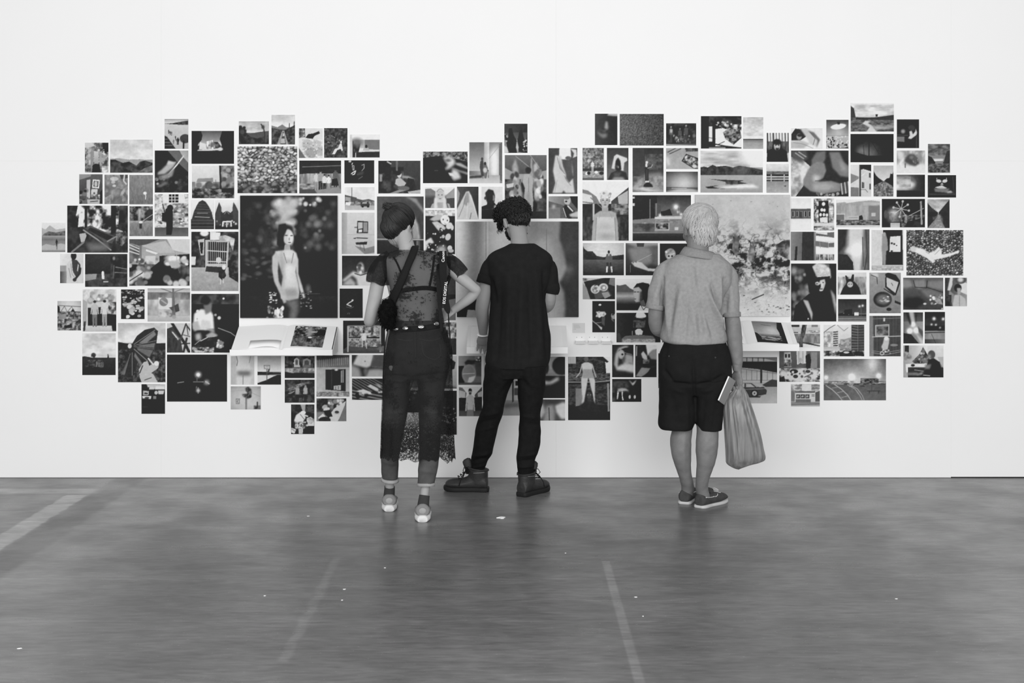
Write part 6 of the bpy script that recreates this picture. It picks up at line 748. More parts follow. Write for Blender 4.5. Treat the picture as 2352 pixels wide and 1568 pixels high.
    for i in range(2700):
        while True:
            v = Vector((rng.gauss(0, 1), rng.gauss(0, 1), rng.gauss(0, 1))).normalized()
            if v.z > -.80 and not (v.y > .45 and v.z < .1) and not (abs(v.x) > .72 and v.z < -.25): break
        low = min(1, max(0, (-.22 - v.z) / .35)) if v.y < .2 else 0
        dr = R3 @ v; q, nd, _, _ = tr.ray_cast(cc + dr * .4, -dr)
        if q is None: continue
        if low > .45 or (low > .1 and rng.random() < .5):      # short hair lying down the nape
            dn = Vector((rng.uniform(-.5, .5), 0, -1)); dn = (dn - nd * dn.dot(nd)).normalized(); L = rng.uniform(.014, .030); sd = nd.cross(dn)
            b.tube([q - nd * .002 - dn * L * .4, q + nd * .0035 + sd * rng.uniform(-.003, .003), q + nd * .0045 + dn * L * .5 + sd * rng.uniform(-.005, .005), q + nd * .003 + dn * L + sd * rng.uniform(-.007, .007)], [.0026, .0038, .0032, .0008], 5); continue
        nd = (nd + dr).normalized(); k1 = 1 - .72 * low; r = rng.uniform(.006, .013) * k1; L = rng.uniform(.010, .030) * k1
        u = nd.orthogonal().normalized(); u = (Matrix.Rotation(rng.random() * 6.28, 3, nd) @ u); w = nd.cross(u); turns = rng.uniform(.9, 1.9); ph = rng.random() * 6.28; pts = []
        sid = u * rng.uniform(-.9, .9) + Vector((0, 0, -.25)) * low
        for k in range(11):
            s_ = k / 10; a = ph + turns * 6.28 * s_; pts.append(q - nd * .006 + (nd + sid) * (L * s_) + (u * math.cos(a) + w * math.sin(a)) * r * min(1, .2 + 1.4 * s_))
        b.tube(pts, [(.0033 - .0008 * low) * (1 - .65 * (k / 10) ** 2) for k in range(11)], 5)
    for k in range(70):       # locks falling beside the cheek
        x = 1143 + rng.random() * 12; y = 505 + rng.random() * 18; p = W(x, y, ZM + .14 + rng.random() * .05); pts = []
        L = rng.uniform(.02, .045); ph = rng.random() * 6
        for j in range(9): pts.append(p + Vector((.006 * math.sin(ph + j * .9), .006 * math.cos(ph + j * .9), -L * j / 8)))
        b.tube(pts, [.0026 * (1 - .08 * j) for j in range(9)], 4)
    b.build('curls', M['darkhair'], hair, True)['kind'] = 'stuff'
    b = MB(); rg = random.Random(5)
    for i in range(420):      # short beard along the jaw
        a = rg.uniform(-1.35, 1.35); v = Vector((.066 * math.sin(a), .022 + .068 * math.cos(a), -.062 - .028 * rg.random() + .03 * abs(math.sin(a)))); p = hc + R3 @ (v * 1.0); nd = (R3 @ Vector((math.sin(a), math.cos(a), -.5))).normalized()
        b.tube([p - nd * .006, p + nd * rg.uniform(.006, .013)], [.0028, .0012], 4)
    b.build('beard', M['darkhair'], t)['kind'] = 'stuff'
    # boots
    for (px, py, yaw, lab) in [(1106, 1131, math.radians(84), 'a'), (1203, 1141, math.radians(-36), 'b')]:
        z = zfloor(py); pos = W(px, py, z); pos.z = 0
        if lab == 'a': pos += Matrix.Rotation(yaw, 3, 'Z') @ Vector((0, -.045, 0)); pos.y += .045
        else: pos += Matrix.Rotation(yaw, 3, 'Z') @ Vector((0, -.035, 0)); pos.y += .03
        R2 = Matrix.Rotation(yaw, 3, 'Z'); k_ = .94; T = lambda x, y, zz: pos + R2 @ Vector((x * k_, y * k_, zz))
        up = shoe_rows([(0.0075, 0.0338, 0.014, 0.085, 0), (0.0282, 0.0404, 0.016, 0.115, 0), (0.0658, 0.0423, 0.016, 0.118, 0), (0.1034, 0.0432, 0.016, 0.108, 0), (0.141, 0.0461, 0.016, 0.088, 0), (0.1786, 0.0498, 0.017, 0.078, 0), (0.2209, 0.0498, 0.02, 0.074, 0), (0.2519, 0.0423, 0.024, 0.066, 0), (0.2688, 0.0244, 0.026, 0.054, 0)], yaw, pos)
        V = []; shaft = []
        for (zz, yc, a, bb) in [(.05, .075, .046, .070), (.09, .072, .050, .066), (.115, .070, .053, .064), (.132, .071, .054, .064), (.140, .071, .052, .061)]:
            shaft.append((zz, yc, a, bb))
        n = 28; V = []; Fc = []
        for zz, yc, a, bb in shaft:
            for k in range(n):
                th = 2 * math.pi * k / n; V.append(T(a * math.cos(th), yc + bb * math.sin(th), zz))
        for i in range(len(shaft) - 1):
            for k in range(n): Fc.append((i * n + k, i * n + (k + 1) % n, (i + 1) * n + (k + 1) % n, (i + 1) * n + k))
        Fc.append(tuple(range(n - 1, -1, -1))); Fc.append(tuple(range((len(shaft) - 1) * n, len(shaft) * n)))
        me = fuse([up, (V, Fc)], .0045, 4, 'boot'); boot = link('boot', me, M['leather'], t, True)
        b = MB(); b.add(*sole([(0.0, -0.0113, 0.0113), (0.0038, -0.032, 0.032), (0.0282, -0.0414, 0.0414), (0.0846, -0.0395, 0.0395), (0.141, -0.0451, 0.0451), (0.1974, -0.0545, 0.0526), (0.2444, -0.0489, 0.047), (0.2707, -0.032, 0.0301), (0.2801, -0.0113, 0.0113)], yaw, pos, 0, .026, 1.02)); b.build('boot_sole', M['rubber'], boot, True)
        b = MB()
        ring = [T(.055 * math.cos(a), .071 + .066 * math.sin(a), .138 + .008 * math.sin(a)) for a in [2 * math.pi * i / 24 for i in range(25)]]; b.tube(ring, .006, 8); b.build('collar_pad', M['leather'], boot, True)
        b = MB(); tp = [(T(0, .128, .105), .020), (T(0, .132, .145), .026), (T(0, .140, .172), .030), (T(0, .150, .190), .026), (T(0, .154, .197), .012)]
        b.tube([p for p, _ in tp], [r for _, r in tp], 14, True, .30); b.build('tongue', M['leather'], boot, True)
        b = MB()
        for i in range(5):
            y, zz = .132 + .016 * i, .128 - .011 * i
            b.tube([T(-.032, y - .004, zz - .004), T(-.012, y + .006, zz + .006), T(.012, y + .010, zz + .006), T(.032, y, zz - .004)], .0028, 6)
        for s in (-1, 1):
            b.tube([T(s * .006, .140, .142), T(s * .026, .160, .150), T(s * .040, .165, .130), T(s * .030, .150, .112), T(s * .008, .142, .136)], .0026, 6)
            b.tube([T(s * .006, .142, .140), T(s * .036, .165, .105), T(s * .055, .180, .07), T(s * .056, .190, .040)], .0026, 6)
        b.build('laces', M['lace'], boot, True)
        for s in (-1, 1):
            b = MB(); pts = [T(s * .0575 * math.cos(a), .071 + .069 * math.sin(a), .124 - .004 * i / 6) for i, a in enumerate([-.75 + .16 * i for i in range(8)])]
            b.tube(pts, [.0055] * len(pts), 6, True, .35); b.build('woven_tag', M['pale'], boot, True)
    b = MB()   # pale paper band round the wrist
    a = W(1110, 764, ZM + .135); ring = [a + Vector((.030 * math.cos(q), .026 * math.sin(q), -.012 + .006 * math.sin(q))) for q in [2 * math.pi * i / 20 for i in range(21)]]
    b.tube(ring, .010, 8, True, .45); o = b.build('wristband', M['paper'], t, True); o['label'] = 'white band round the wrist'
    return t
man_in_black()

# ------------------------------------------------------------------ person with silver hair, polo shirt and shorts
ZO = 7.58
def man_in_polo():
    t = empty('person', (W(1605, 1160, ZO).x, ZO - D, 0), 'silver-haired person in grey polo shirt and dark shorts holding a carrier bag', 'person')
    hc = W(1605, 527, ZO + .03)
    hp, R3 = head_pieces(hc, math.radians(16), math.radians(-6), math.radians(3), 1.10)
    body = hp + [limb([(1604, 600, -.02, 28), (1603, 572, -.01, 25), (1604, 545, .0, 25), (1606, 520, .02, 24)], ZO)]
    body.append(rows([(590, 1570, 1636, -.06, .08), (606, 1546, 1658, -.08, .10), (640, 1538, 1662, -.085, .12), (700, 1542, 1644, -.085, .14), (760, 1542, 1644, -.085, .14), (800, 1536, 1652, -.10, .13), (850, 1530, 1665, -.13, .12), (880, 1535, 1660, -.12, .11)], ZO))
    body.append(limb([(1532, 625, 0, 16), (1510, 690, .0, 17), (1506, 735, .02, 17), (1512, 757, .06, 15.5), (1535, 757, .20, 13), (1560, 745, .30, 10)], ZO))
    body += hand_pieces(W(1563, 744, ZO + .31), (.6, .8, .1), (0, 0, -1), (.4, .4, .3), 1.0, 1)
    body.append(limb([(1670, 635, 0, 16), (1679, 690, .0, 15), (1681, 725, .0, 17), (1684, 748, -.01, 18.2), (1687, 785, -.01, 18), (1692, 820, -.01, 14.5), (1693, 842, -.01, 11.5), (1693, 852, -.01, 10)], ZO))
    body += hand_pieces(W(1693, 852, ZO - .01), (.02, -.05, -1), (-.8, -.6, 0), (.8, 1.4, 1.0), .98, 1, .02, .5)
    body.append(rows([(930, 1536, 1596, -.08, .08), (970, 1543, 1591, -.075, .07), (990, 1543, 1590, -.08, .055), (1010, 1539, 1588, -.085, .05), (1035, 1541, 1588, -.08, .045), (1060, 1547, 1587, -.065, .045), (1085, 1556, 1588, -.03, .06), (1108, 1563, 1593, .0, .085), (1122, 1565, 1595, .03, .115), (1134, 1563, 1592, .045, .13), (1148, 1566, 1590, .06, .14)], ZO + .06, 30, 2.1))
    body.append(rows([(930, 1598, 1655, -.08, .08), (970, 1600, 1652, -.075, .07), (990, 1600, 1650, -.08, .055), (1010, 1599, 1650, -.085, .05), (1035, 1598, 1648, -.08, .045), (1060, 1600, 1643, -.065, .045), (1085, 1599, 1634, -.035, .06), (1108, 1598, 1627, -.01, .08), (1125, 1598, 1627, .015, .105), (1138, 1601, 1630, .03, .12), (1154, 1604, 1630, .045, .135)], ZO - .03, 30, 2.1))
    me = fuse(body, .005, 4, 'body')
    folds(me, [(1676, 742, 1694, 739, 2, -.003), (1675, 749, 1696, 747, 2, -.003), (1680, 836, 1700, 840, 2, -.002), (1683, 870, 1702, 866, 2, -.002), (1570, 1110, 1572, 1000, 5, .003), (1560, 1030, 1568, 1044, 8, .003)], 1.0, (.0012, 60))
    link('body', me, M['skin_old'], t, True); eyes(hc, R3, 1.10, t, M['eye'], M['iris'])
    # polo shirt
    sh = [rows([(584, 1556, 1652, -.075, .09), (592, 1540, 1662, -.10, .11), (606, 1524, 1678, -.12, .13), (630, 1517, 1682, -.135, .15), (665, 1522, 1672, -.145, .165), (700, 1525, 1663, -.145, .175), (740, 1520, 1662, -.14, .185), (765, 1517, 1667, -.14, .185), (780, 1518, 1669, -.145, .18), (787, 1527, 1664, -.14, .17)], ZO, 60, 2.5),
          limb([(1548, 606, 0, 19), (1528, 626, 0, 23), (1514, 660, 0, 22), (1507, 690, 0, 21), (1504.5, 702, 0, 20.5)], ZO, 24), limb([(1658, 612, 0, 19), (1673, 634, 0, 22), (1677, 665, 0, 21), (1679, 700, 0, 20.5), (1680, 720, 0, 20)], ZO, 24)]
    me = fuse(sh, .0055, 4, 'polo_shirt')
    folds(me, [(1524, 640, 1520, 760, 5, -.013), (1531, 635, 1534, 770, 6, .011), (1663, 640, 1661, 730, 4, -.016), (1656, 640, 1652, 745, 5, .009), (1590, 622, 1628, 765, 8, .010), (1600, 610, 1612, 780, 7, -.008), (1624, 660, 1656, 752, 5, .013), (1634, 652, 1662, 742, 4, -.013), (1612, 700, 1640, 780, 6, -.009), (1552, 660, 1530, 778, 7, -.008), (1566, 650, 1548, 780, 7, .009), (1580, 690, 1572, 782, 7, -.007), (1594, 720, 1600, 784, 6, .006), (1514, 650, 1500, 700, 6, .006), (1676, 640, 1684, 715, 6, .006), (1668, 640, 1668, 720, 4, -.007), (1638, 700, 1664, 770, 5, .008)], 1.7, (.004, 24))
    polo = link('polo_shirt', me, M['polo'], t, True); tr = bvh(me)
    b = MB(); b.add(*limb([(1505.5, 699, 0, 21.5), (1503.5, 710, 0, 21.2)], ZO, 28, 3)); b.build('sleeve_rib', M['polotrim'], polo, True)
    b = MB(); b.add(*limb([(1680, 717, 0, 21.4), (1680.5, 727, 0, 21.2)], ZO, 28, 3)); b.build('sleeve_rib', M['polotrim'], polo, True)
    # folded collar: a band standing round the neck and falling back over the shirt
    n = 40; V = []; Fc = []
    for k in range(n + 1):
        a = -math.pi * .5 - 2.75 + 5.5 * k / n
        ca, sa = math.cos(a), math.sin(a); tilt = .008 * ca
        for (u, out, dn) in [(0, 0, 0), (.25, .008, -.004), (.5, .018, .006), (.75, .030, .024), (1, .042, .044)]:
            base = W(1606, 575, ZO - .005); V.append(base + Vector(((.072 + out) * ca, (.064 + out) * sa, -dn - tilt * 2.0)))
    for k in range(n):
        for j in range(4): q = k * 5 + j; Fc.append((q, q + 5, q + 6, q + 1))
    me = mesh('collar', V, Fc); o = link('collar', me, M['polotrim'], polo, True)
    sd = o.modifiers.new('s', 'SOLIDIFY'); sd.thickness = .004
    # shorts
    jn = [rows([(776, 1528, 1664, -.135, .165), (790, 1524, 1668, -.14, .16), (815, 1515, 1677, -.155, .145), (845, 1513, 1680, -.165, .13), (875, 1514, 1678, -.16, .125), (905, 1522, 1664, -.105, .10)], ZO, 50, 2.5),
          rows([(870, 1514, 1598, -.155, .115), (895, 1514, 1597, -.145, .115), (930, 1514, 1600, -.12, .11), (960, 1513, 1598, -.115, .11), (975, 1512.5, 1593, -.115, .11), (984, 1516, 1589, -.11, .105)], ZO + .02, 40, 2.5),
          rows([(870, 1594, 1677, -.155, .115), (895, 1596, 1668, -.145, .115), (930, 1595, 1661, -.12, .11), (960, 1597, 1659, -.115, .11), (985, 1601, 1657, -.11, .105)], ZO - .01, 40, 2.5)]
    me = fuse(jn, .0055, 2, 'shorts')
    folds(me, [(1592, 830, 1597, 925, 4, -.012), (1525, 850, 1545, 876, 5, -.012), (1540, 880, 1590, 884, 5, -.014), (1600, 884, 1640, 878, 5, -.014), (1638, 876, 1662, 862, 5, -.012), (1545, 892, 1575, 902, 6, .008), (1612, 900, 1640, 892, 6, .008), (1540, 900, 1560, 980, 8, -.007), (1620, 910, 1610, 980, 7, -.007), (1575, 910, 1580, 980, 6, .006), (1640, 905, 1630, 980, 6, .006), (1552, 840, 1572, 870, 14, .012), (1632, 840, 1616, 870, 14, .012), (1530, 790, 1525, 850, 6, -.005)], 1.2, (.002, 40))
    so = link('shorts', me, M['shorts'], t, True); tr = bvh(me)
    for pts in ([(1527, 812), (1555, 815), (1572, 816)], [(1612, 815), (1640, 815), (1666, 811)], [(1592, 792), (1593, 815), (1595, 840)]):
        b = MB(); b.add(*ribbon(tr, pts, 1.3, .0012, .001)); b.build('pocket_seam' if pts[0][0] != 1592 else 'seat_seam', M['strap'], so)
    for (x, y) in ((1537, 818), (1643, 821)):
        p, nr = hit(tr, x, y, .001); b = MB(); b.add(*ball(p, (.0055, .003, .0055))); o = b.build('pocket_button', M['sock'], so, True)
    # silver hair in swirling locks
    cap = fuse([ball(hc + R3 @ Vector((0, -.014, .046)), (.097, .112, .100), R3, 24), ball(hc + R3 @ Vector((0, -.062, -.016)), (.080, .060, .064), R3, 18), ball(hc + R3 @ Vector((.004, -.058, -.066)), (.062, .048, .040), R3, 18), ball(hc + R3 @ Vector((0, .05, .085)), (.070, .055, .045), R3, 18)], .006, 5, 'hair')
    hair = link('hair', cap, M['silver_shade'], t, True)
    rng = random.Random(11); b = MB(); tr = bvh(cap); ax = Vector((.30, -.80, .46)).normalized(); u = ax.orthogonal().normalized(); w = ax.cross(u); cc = hc + R3 @ Vector((0, -.014, .040))
    for i in range(900):
        ph = rng.random() * 6.283; a0 = .02 + (1.45 * rng.random() if i % 4 else 0); a1 = min(2.45, a0 + rng.uniform(.55, 1.2)); sw = rng.uniform(.9, 1.7); wv = rng.uniform(-.16, .16); l = rng.uniform(.0, .007); pts = []; ok = True
        for k in range(12):
            s_ = k / 11; th = a0 + (a1 - a0) * s_; p = ph + sw * (th ** .6) + wv * math.sin(s_ * 7 + ph); v = ax * math.cos(th) + (u * math.cos(p) + w * math.sin(p)) * math.sin(th)
            if v.y > .62 and v.z < .35 or (abs(v.x) > .6 and v.z < -.50 and v.y > -.35): ok = k > 5; break
            dr = R3 @ v; q, nd, _, _ = tr.ray_cast(cc + dr * .4, -dr)
            if q is None: ok = False; break
            pts.append(q + nd * (l * math.sin(math.pi * s_) + .0015))
        if ok and len(pts) > 5: b.tube(pts, [.0054 * math.sin(math.pi * (.12 + .80 * k / len(pts))) for k in range(len(pts))], 6, True, .42)
    b.build('locks', M['silver'], hair, True)['kind'] = 'stuff'
    # deck shoes
    for (px, py, yaw) in [(1571, 1159, math.radians(-22)), (1604, 1167.5, math.radians(-42))]:
        z = zfloor(py); pos = W(px, py, z); pos.z = 0
        R2 = Matrix.Rotation(yaw, 3, 'Z'); pos.y += .005; T = lambda x, y, zz: pos + R2 @ Vector((x, y, zz))
        up = shoe_rows([(.004, .026, .014, .076, 0), (.02, .038, .012, .086, 0), (.06, .041, .012, .078, 0), (.10, .042, .012, .072, 0), (.14, .047, .012, .078, 0), (.18, .051, .012, .074, 0), (.22, .050, .018, .062, 0), (.25, .042, .020, .054, 0), (.268, .022, .022, .044, 0)], yaw, pos, 28, 2.8)
        me = fuse([up], .004, 3, 'deck_shoe'); sh = link('deck_shoe', me, M['deck'], t, True)
        b = MB(); b.add(*sole([(.0, -.012, .012), (.004, -.030, .030), (.03, -.042, .042), (.09, -.040, .040), (.14, -.047, .047), (.20, -.054, .052), (.245, -.046, .044), (.268, -.026, .025), (.275, -.010, .010)], yaw, pos, 0, .016, 1.02)); b.build('shoe_sole', M['decksole'], sh, True)
        b = MB(); st_ = bvh(me)
        def lay(q, off=.0012):
            c_ = T(0, q[1], .045); d_ = (T(*q) - c_).normalized(); h_, n_, _, _ = st_.ray_cast(c_ + d_ * .2, -d_); return h_ + n_ * off if h_ is not None else T(*q)
        for s in (-1, 1):
            for P in ([(s * .042, .030, .066), (s * .043, .055, .062), (s * .043, .085, .058), (s * .043, .110, .058)], [(s * .044, .122, .056), (s * .046, .138, .060), (s * .040, .150, .070)], [(s * .004, .140, .090), (s * .022, .160, .085), (s * .034, .180, .072), (s * .030, .196, .070)]):
                b.tube([Vector(q) for q in catmull([tuple(lay(p)) for p in P], 4)], .0019, 6)
            for p in ((s * .042, .030, .066), (s * .043, .110, .058), (s * .044, .122, .056)): b.add(*ball(lay(p), (.0034, .0034, .0034), None, 8))
            L_ = [T(0, .134, .088), T(s * .014, .142, .098), T(s * .030, .152, .092), T(s * .030, .164, .082), T(s * .012, .150, .088), T(0, .138, .088)]; b.tube([Vector(q) for q in catmull([tuple(p) for p in L_], 4)], .0019, 6)
        b.build('laces', M['creamlace'], sh, True)
        b = MB(); tp = [(T(0, .112, .076), .020), (T(0, .124, .088), .022), (T(0, .130, .098), .014)]; b.tube([p for p, _ in tp], [r for _, r in tp], 12, True, .25); b.build('tongue', M['deck'], sh, True)
    return t
man_in_polo()

# ------------------------------------------------------------------ person in a long sheer lace dress over jeans
ZW = 7.38
def lace_mat():
    m, nt, b = nmat('sheer_black_lace'); L = nt.links.new; out = nt.nodes['Material Output']
    b.inputs['Base Color'].default_value = (.010, .010, .010, 1); b.inputs['Roughness'].default_value = .85; b.inputs['Specular IOR Level'].default_value = .2
    tc = N(nt, 'ShaderNodeTexCoord')
    def ma(op, a, c=0.0):
        n = N(nt, 'ShaderNodeMath', operation=op)
        for i, q in enumerate((a, c)):
            if isinstance(q, (int, float)): n.inputs[i].default_value = q
            else: L(q, n.inputs[i])
        return n.outputs[0]
    def mr(f, a, c, lo=0, hi=1):
        r = N(nt, 'ShaderNodeMapRange', interpolation_type='SMOOTHSTEP'); L(f, r.inputs[0])
        for i, q in enumerate((a, c, lo, hi)): r.inputs[i + 1].default_value = q
        return r.outputs[0]
    dis = N(nt, 'ShaderNodeTexNoise'); dis.inputs['Scale'].default_value = 22; L(tc.outputs['Object'], dis.inputs['Vector'])
    mx = N(nt, 'ShaderNodeVectorMath', operation='MULTIPLY_ADD'); L(dis.outputs['Color'], mx.inputs[0]); mx.inputs[1].default_value = (.05, .05, .05); L(tc.outputs['Object'], mx.inputs[2])
    # sprigs: ragged blossoms sown over a sheer ground
    vo = N(nt, 'ShaderNodeTexVoronoi'); vo.inputs['Scale'].default_value = 9.0; L(mx.outputs[0], vo.inputs['Vector'])
    no = N(nt, 'ShaderNodeTexNoise'); no.inputs['Scale'].default_value = 85; no.inputs['Detail'].default_value = 5; L(tc.outputs['Object'], no.inputs['Vector'])
    sprig = mr(ma('ADD', vo.outputs['Distance'], ma('MULTIPLY', ma('SUBTRACT', no.outputs['Fac'], .5), 1.35)), .38, .50, 1, 0)
    # corded border near the hem and on the sleeves
    ve = N(nt, 'ShaderNodeTexVoronoi', feature='DISTANCE_TO_EDGE'); ve.inputs['Scale'].default_value = 58; L(mx.outputs[0], ve.inputs['Vector'])
    cord = ma('MAXIMUM', mr(ve.outputs['Distance'], .08, .15, 1, 0), mr(no.outputs['Fac'], .50, .56))
    ve2 = N(nt, 'ShaderNodeTexVoronoi', feature='DISTANCE_TO_EDGE'); ve2.inputs['Scale'].default_value = 120; L(tc.outputs['Object'], ve2.inputs['Vector'])
    cord2 = mr(ve2.outputs['Distance'], .06, .16, 1, 0)
    at = N(nt, 'ShaderNodeAttribute', attribute_name='weave'); sp = N(nt, 'ShaderNodeSeparateColor'); L(at.outputs['Color'], sp.inputs[0])
    ground = sp.outputs[0]; border = sp.outputs[1]
    bord = ma('MAXIMUM', ma('MULTIPLY', cord, .95), ma('MULTIPLY', cord2, .55))
    al = ma('MAXIMUM', ground, ma('MULTIPLY', sprig, ma('SUBTRACT', .86, ma('MULTIPLY', border, .3))))
    al = ma('MAXIMUM', al, ma('MULTIPLY', bord, border))
    al = ma('MAXIMUM', al, sp.outputs[2]); al = ma('MINIMUM', al, 1.0)
    tr = N(nt, 'ShaderNodeBsdfTransparent'); ms = N(nt, 'ShaderNodeMixShader'); L(al, ms.inputs[0]); L(tr.outputs[0], ms.inputs[1]); L(b.outputs[0], ms.inputs[2]); L(ms.outputs[0], out.inputs['Surface'])
    return m
M['sheer'] = lace_mat()
def weave(me, fn):
    a = co(me); p = proj(a); at = me.color_attributes.new('weave', 'FLOAT_COLOR', 'POINT'); q = np.array([fn(x, y) + (1,) for x, y in p], np.float32); at.data.foreach_set('color', q.ravel())
def open_rows(R_, z0, n=72, ex=2.3, sub=5, ragged=0, hem=None):
    A = catmull(R_, sub); V = []; Fc = []
    for i, (py, xl, xr, zb, zf) in enumerate(A):
        zc = z0 + (zb + zf) / 2; a = (xr - xl) / 2 * zc / F; b = (zf - zb) / 2
        for k in range(n):
            t = 2 * math.pi * k / n; ct, st = math.cos(t), math.sin(t); s_ = i / (len(A) - 1)
            y2 = py + (hem(t) * s_ ** 4 if hem else 0); c = W((xl + xr) / 2, y2, zc); w = 1 + .035 * s_ * math.sin(t * 9 + 1) + .02 * s_ * math.sin(t * 17)
            V.append((c.x + a * w * math.copysign(abs(ct) ** (2 / ex), ct), c.y + b * w * math.copysign(abs(st) ** (2 / ex), st), c.z))
    for i in range(len(A) - 1):
        for k in range(n): p = i * n + k; q = i * n + (k + 1) % n; Fc.append((p, p + n, q + n, q))
    return V, Fc
def woman_in_lace():
    t = empty('person', (W(945, 1185, ZW).x, ZW - D, 0), 'person with pinned-up hair in a sheer black lace dress over jeans', 'person')
    hc = W(914, 521, ZW + .04)
    hp, R3 = head_pieces(hc, math.radians(-28), math.radians(-14), math.radians(9), .98)
    body = hp + [limb([(942, 596, -.01, 22), (936, 574, .0, 19), (930, 552, .01, 18.5), (922, 528, .03, 20)], ZW)]
    body.append(rows([(574, 918, 962, -.05, .05), (584, 892, 1006, -.075, .07), (598, 880, 1030, -.09, .085), (625, 886, 1030, -.10, .11), (660, 896, 1020, -.10, .13), (700, 904, 1008, -.09, .11), (735, 904, 1010, -.09, .10), (770, 897, 1020, -.11, .10), (820, 892, 1028, -.12, .09), (850, 895, 1026, -.11, .09)], ZW))
    body.append(limb([(884, 604, 0, 14), (870, 640, -.01, 16), (860, 690, -.015, 16), (851, 728, -.01, 14), (850, 738, .02, 13), (868, 718, .12, 11.5), (886, 692, .22, 9.5)], ZW))
    body += hand_pieces(W(888, 689, ZW + .23), (.55, .75, .35), (.4, 0, -.9), (.3, .4, .3), .88, 1)
    body.append(limb([(1028, 604, 0, 14), (1046, 626, -.01, 14.5), (1066, 643, -.01, 13.5), (1088, 661, .0, 11.5), (1094, 668, .01, 11), (1080, 684, .03, 12), (1058, 700, .05, 10.5), (1040, 714, .06, 8.5)], ZW))
    body += hand_pieces(W(1037, 717, ZW + .06), (-.75, .35, -.45), (-.3, -.6, .5), (.3, .4, .3), .86, 1)
    for (dx, z, kn) in ((0, .10, 0), (1, -.08, 1)):
        if dx == 0: body.append(limb([(930, 850, .0, 26), (912, 940, .02, 19), (903, 1010, .05, 14), (897, 1080, .11, 12.2), (895, 1105, .13, 10.6), (895, 1122, .15, 10.4), (894, 1150, .16, 10)], ZW))
        else: body.append(limb([(990, 850, .0, 26), (986, 940, -.02, 19), (984, 1010, -.05, 14), (979, 1085, -.08, 12.4), (977, 1118, -.09, 10.8), (975, 1136, -.095, 10), (973, 1170, -.10, 10)], ZW))
    me = fuse(body, .005, 5, 'body'); link('body', me, M['skin'], t, True); bt = bvh(me); eyes(hc, R3, .98, t, M['eye'], M['iris'])
    # jeans, turned up
    jn = [rows([(734, 902, 1016, -.105, .105), (748, 900, 1018, -.112, .105), (770, 893, 1024, -.125, .105), (800, 887, 1031, -.14, .10), (830, 884, 1033, -.145, .095), (850, 886, 1031, -.135, .09), (868, 892, 1024, -.10, .08)], ZW, 44, 2.4),
          rows([(835, 884, 952, -.14, .09), (860, 883, 948, -.125, .09), (890, 882, 942, -.10, .095), (930, 880, 938, -.085, .10), (970, 877, 932, -.07, .105), (1010, 876, 924, -.045, .115), (1050, 875, 917, .01, .145), (1080, 876, 915, .055, .165), (1100, 878, 913, .082, .176)], ZW, 32, 2.1),
          rows([(835, 950, 1033, -.14, .09), (860, 955, 1028, -.125, .09), (890, 960, 1022, -.115, .08), (930, 962, 1018, -.105, .075), (970, 962, 1014, -.11, .06), (1010, 963, 1012, -.13, .035), (1050, 962, 1009, -.15, .0), (1080, 960, 1004, -.15, -.035), (1112, 959, 998, -.147, -.050)], ZW, 32, 2.1)]
    me = fuse(jn, .0055, 3, 'jeans')
    folds(me, [(890, 862, 935, 866, 4, -.009), (955, 866, 1020, 858, 4, -.009), (895, 872, 930, 876, 4, .006), (962, 876, 1015, 868, 4, .006), (953, 770, 954, 850, 3, -.007), (880, 950, 935, 945, 5, .005), (964, 950, 1014, 946, 5, .005), (880, 1060, 915, 1066, 5, .005), (962, 1080, 1002, 1085, 5, .005)], 1.3, (.002, 44))
    je = link('jeans', me, M['denim'], t, True); jt = bvh(me)
    for pts in ([(912, 778), (935, 782), (948, 780)], [(962, 778), (990, 782), (1012, 776)], [(953, 762), (954, 790), (955, 820)], [(968, 784), (975, 815), (998, 826)], [(998, 826), (1012, 815), (1010, 790)]):
        b = MB(); b.add(*ribbon(jt, pts, 1.4, .0012, .001)); b.build('pocket_seam', M['denimseam'], je)
    for (A, dz) in (([(896, 1098, .127, 20.5), (895.5, 1104, .13, 20.5)], 0), ([(978.5, 1109, -.098, 20.8), (978.5, 1116, -.10, 20.8)], 1)):
        b = MB(); b.add(*limb(A, ZW, 28, 2)); b.build('turned_cuff', M['denimcuff'], je, True, 0)
    # belt with round silver plates
    b = MB(); b.add(*ribbon(jt, [(902, 757), (915, 757), (935, 756), (955, 755), (975, 753), (995, 750), (1012, 746)], 13, .004, .004)); belt = b.build('belt', M['strap'], t, True)
    for (x, y) in ((932, 754), (967, 751), (1000, 744), (912, 756)):
        p, nr = hit(jt, x, y, .010)
        if p is None: continue
        rot = nr.to_track_quat('Z', 'Y').to_matrix(); b = MB(); b.add(*ball(p, (.018, .011, .004), rot, 18)); b.add(*ball(p + nr * .003, (.010, .006, .003), rot, 14)); b.build('silver_plate', M['conch'], belt, True)
    # dark band and straps of the top worn under the lace
    un = None
    for pts, w in (([(896, 672), (915, 669), (945, 664), (975, 661), (1000, 664), (1016, 672)], 10), ([(985, 664), (992, 630), (996, 600), (998, 586)], 5), ([(918, 668), (924, 640), (915, 610), (904, 590)], 4)):
        b = MB(); b.add(*ribbon(bt, pts, w, .003, .002)); un = b.build('bra_band' if w == 10 else 'bra_strap', M['strap'], t)
    # the dress: open tube of lace with little sleeves and a scalloped hem
    hem = lambda a: 5 * abs(math.sin(a * 7)) + 3 * math.sin(a * 23) + (9 if math.cos(a) > .75 else 0)
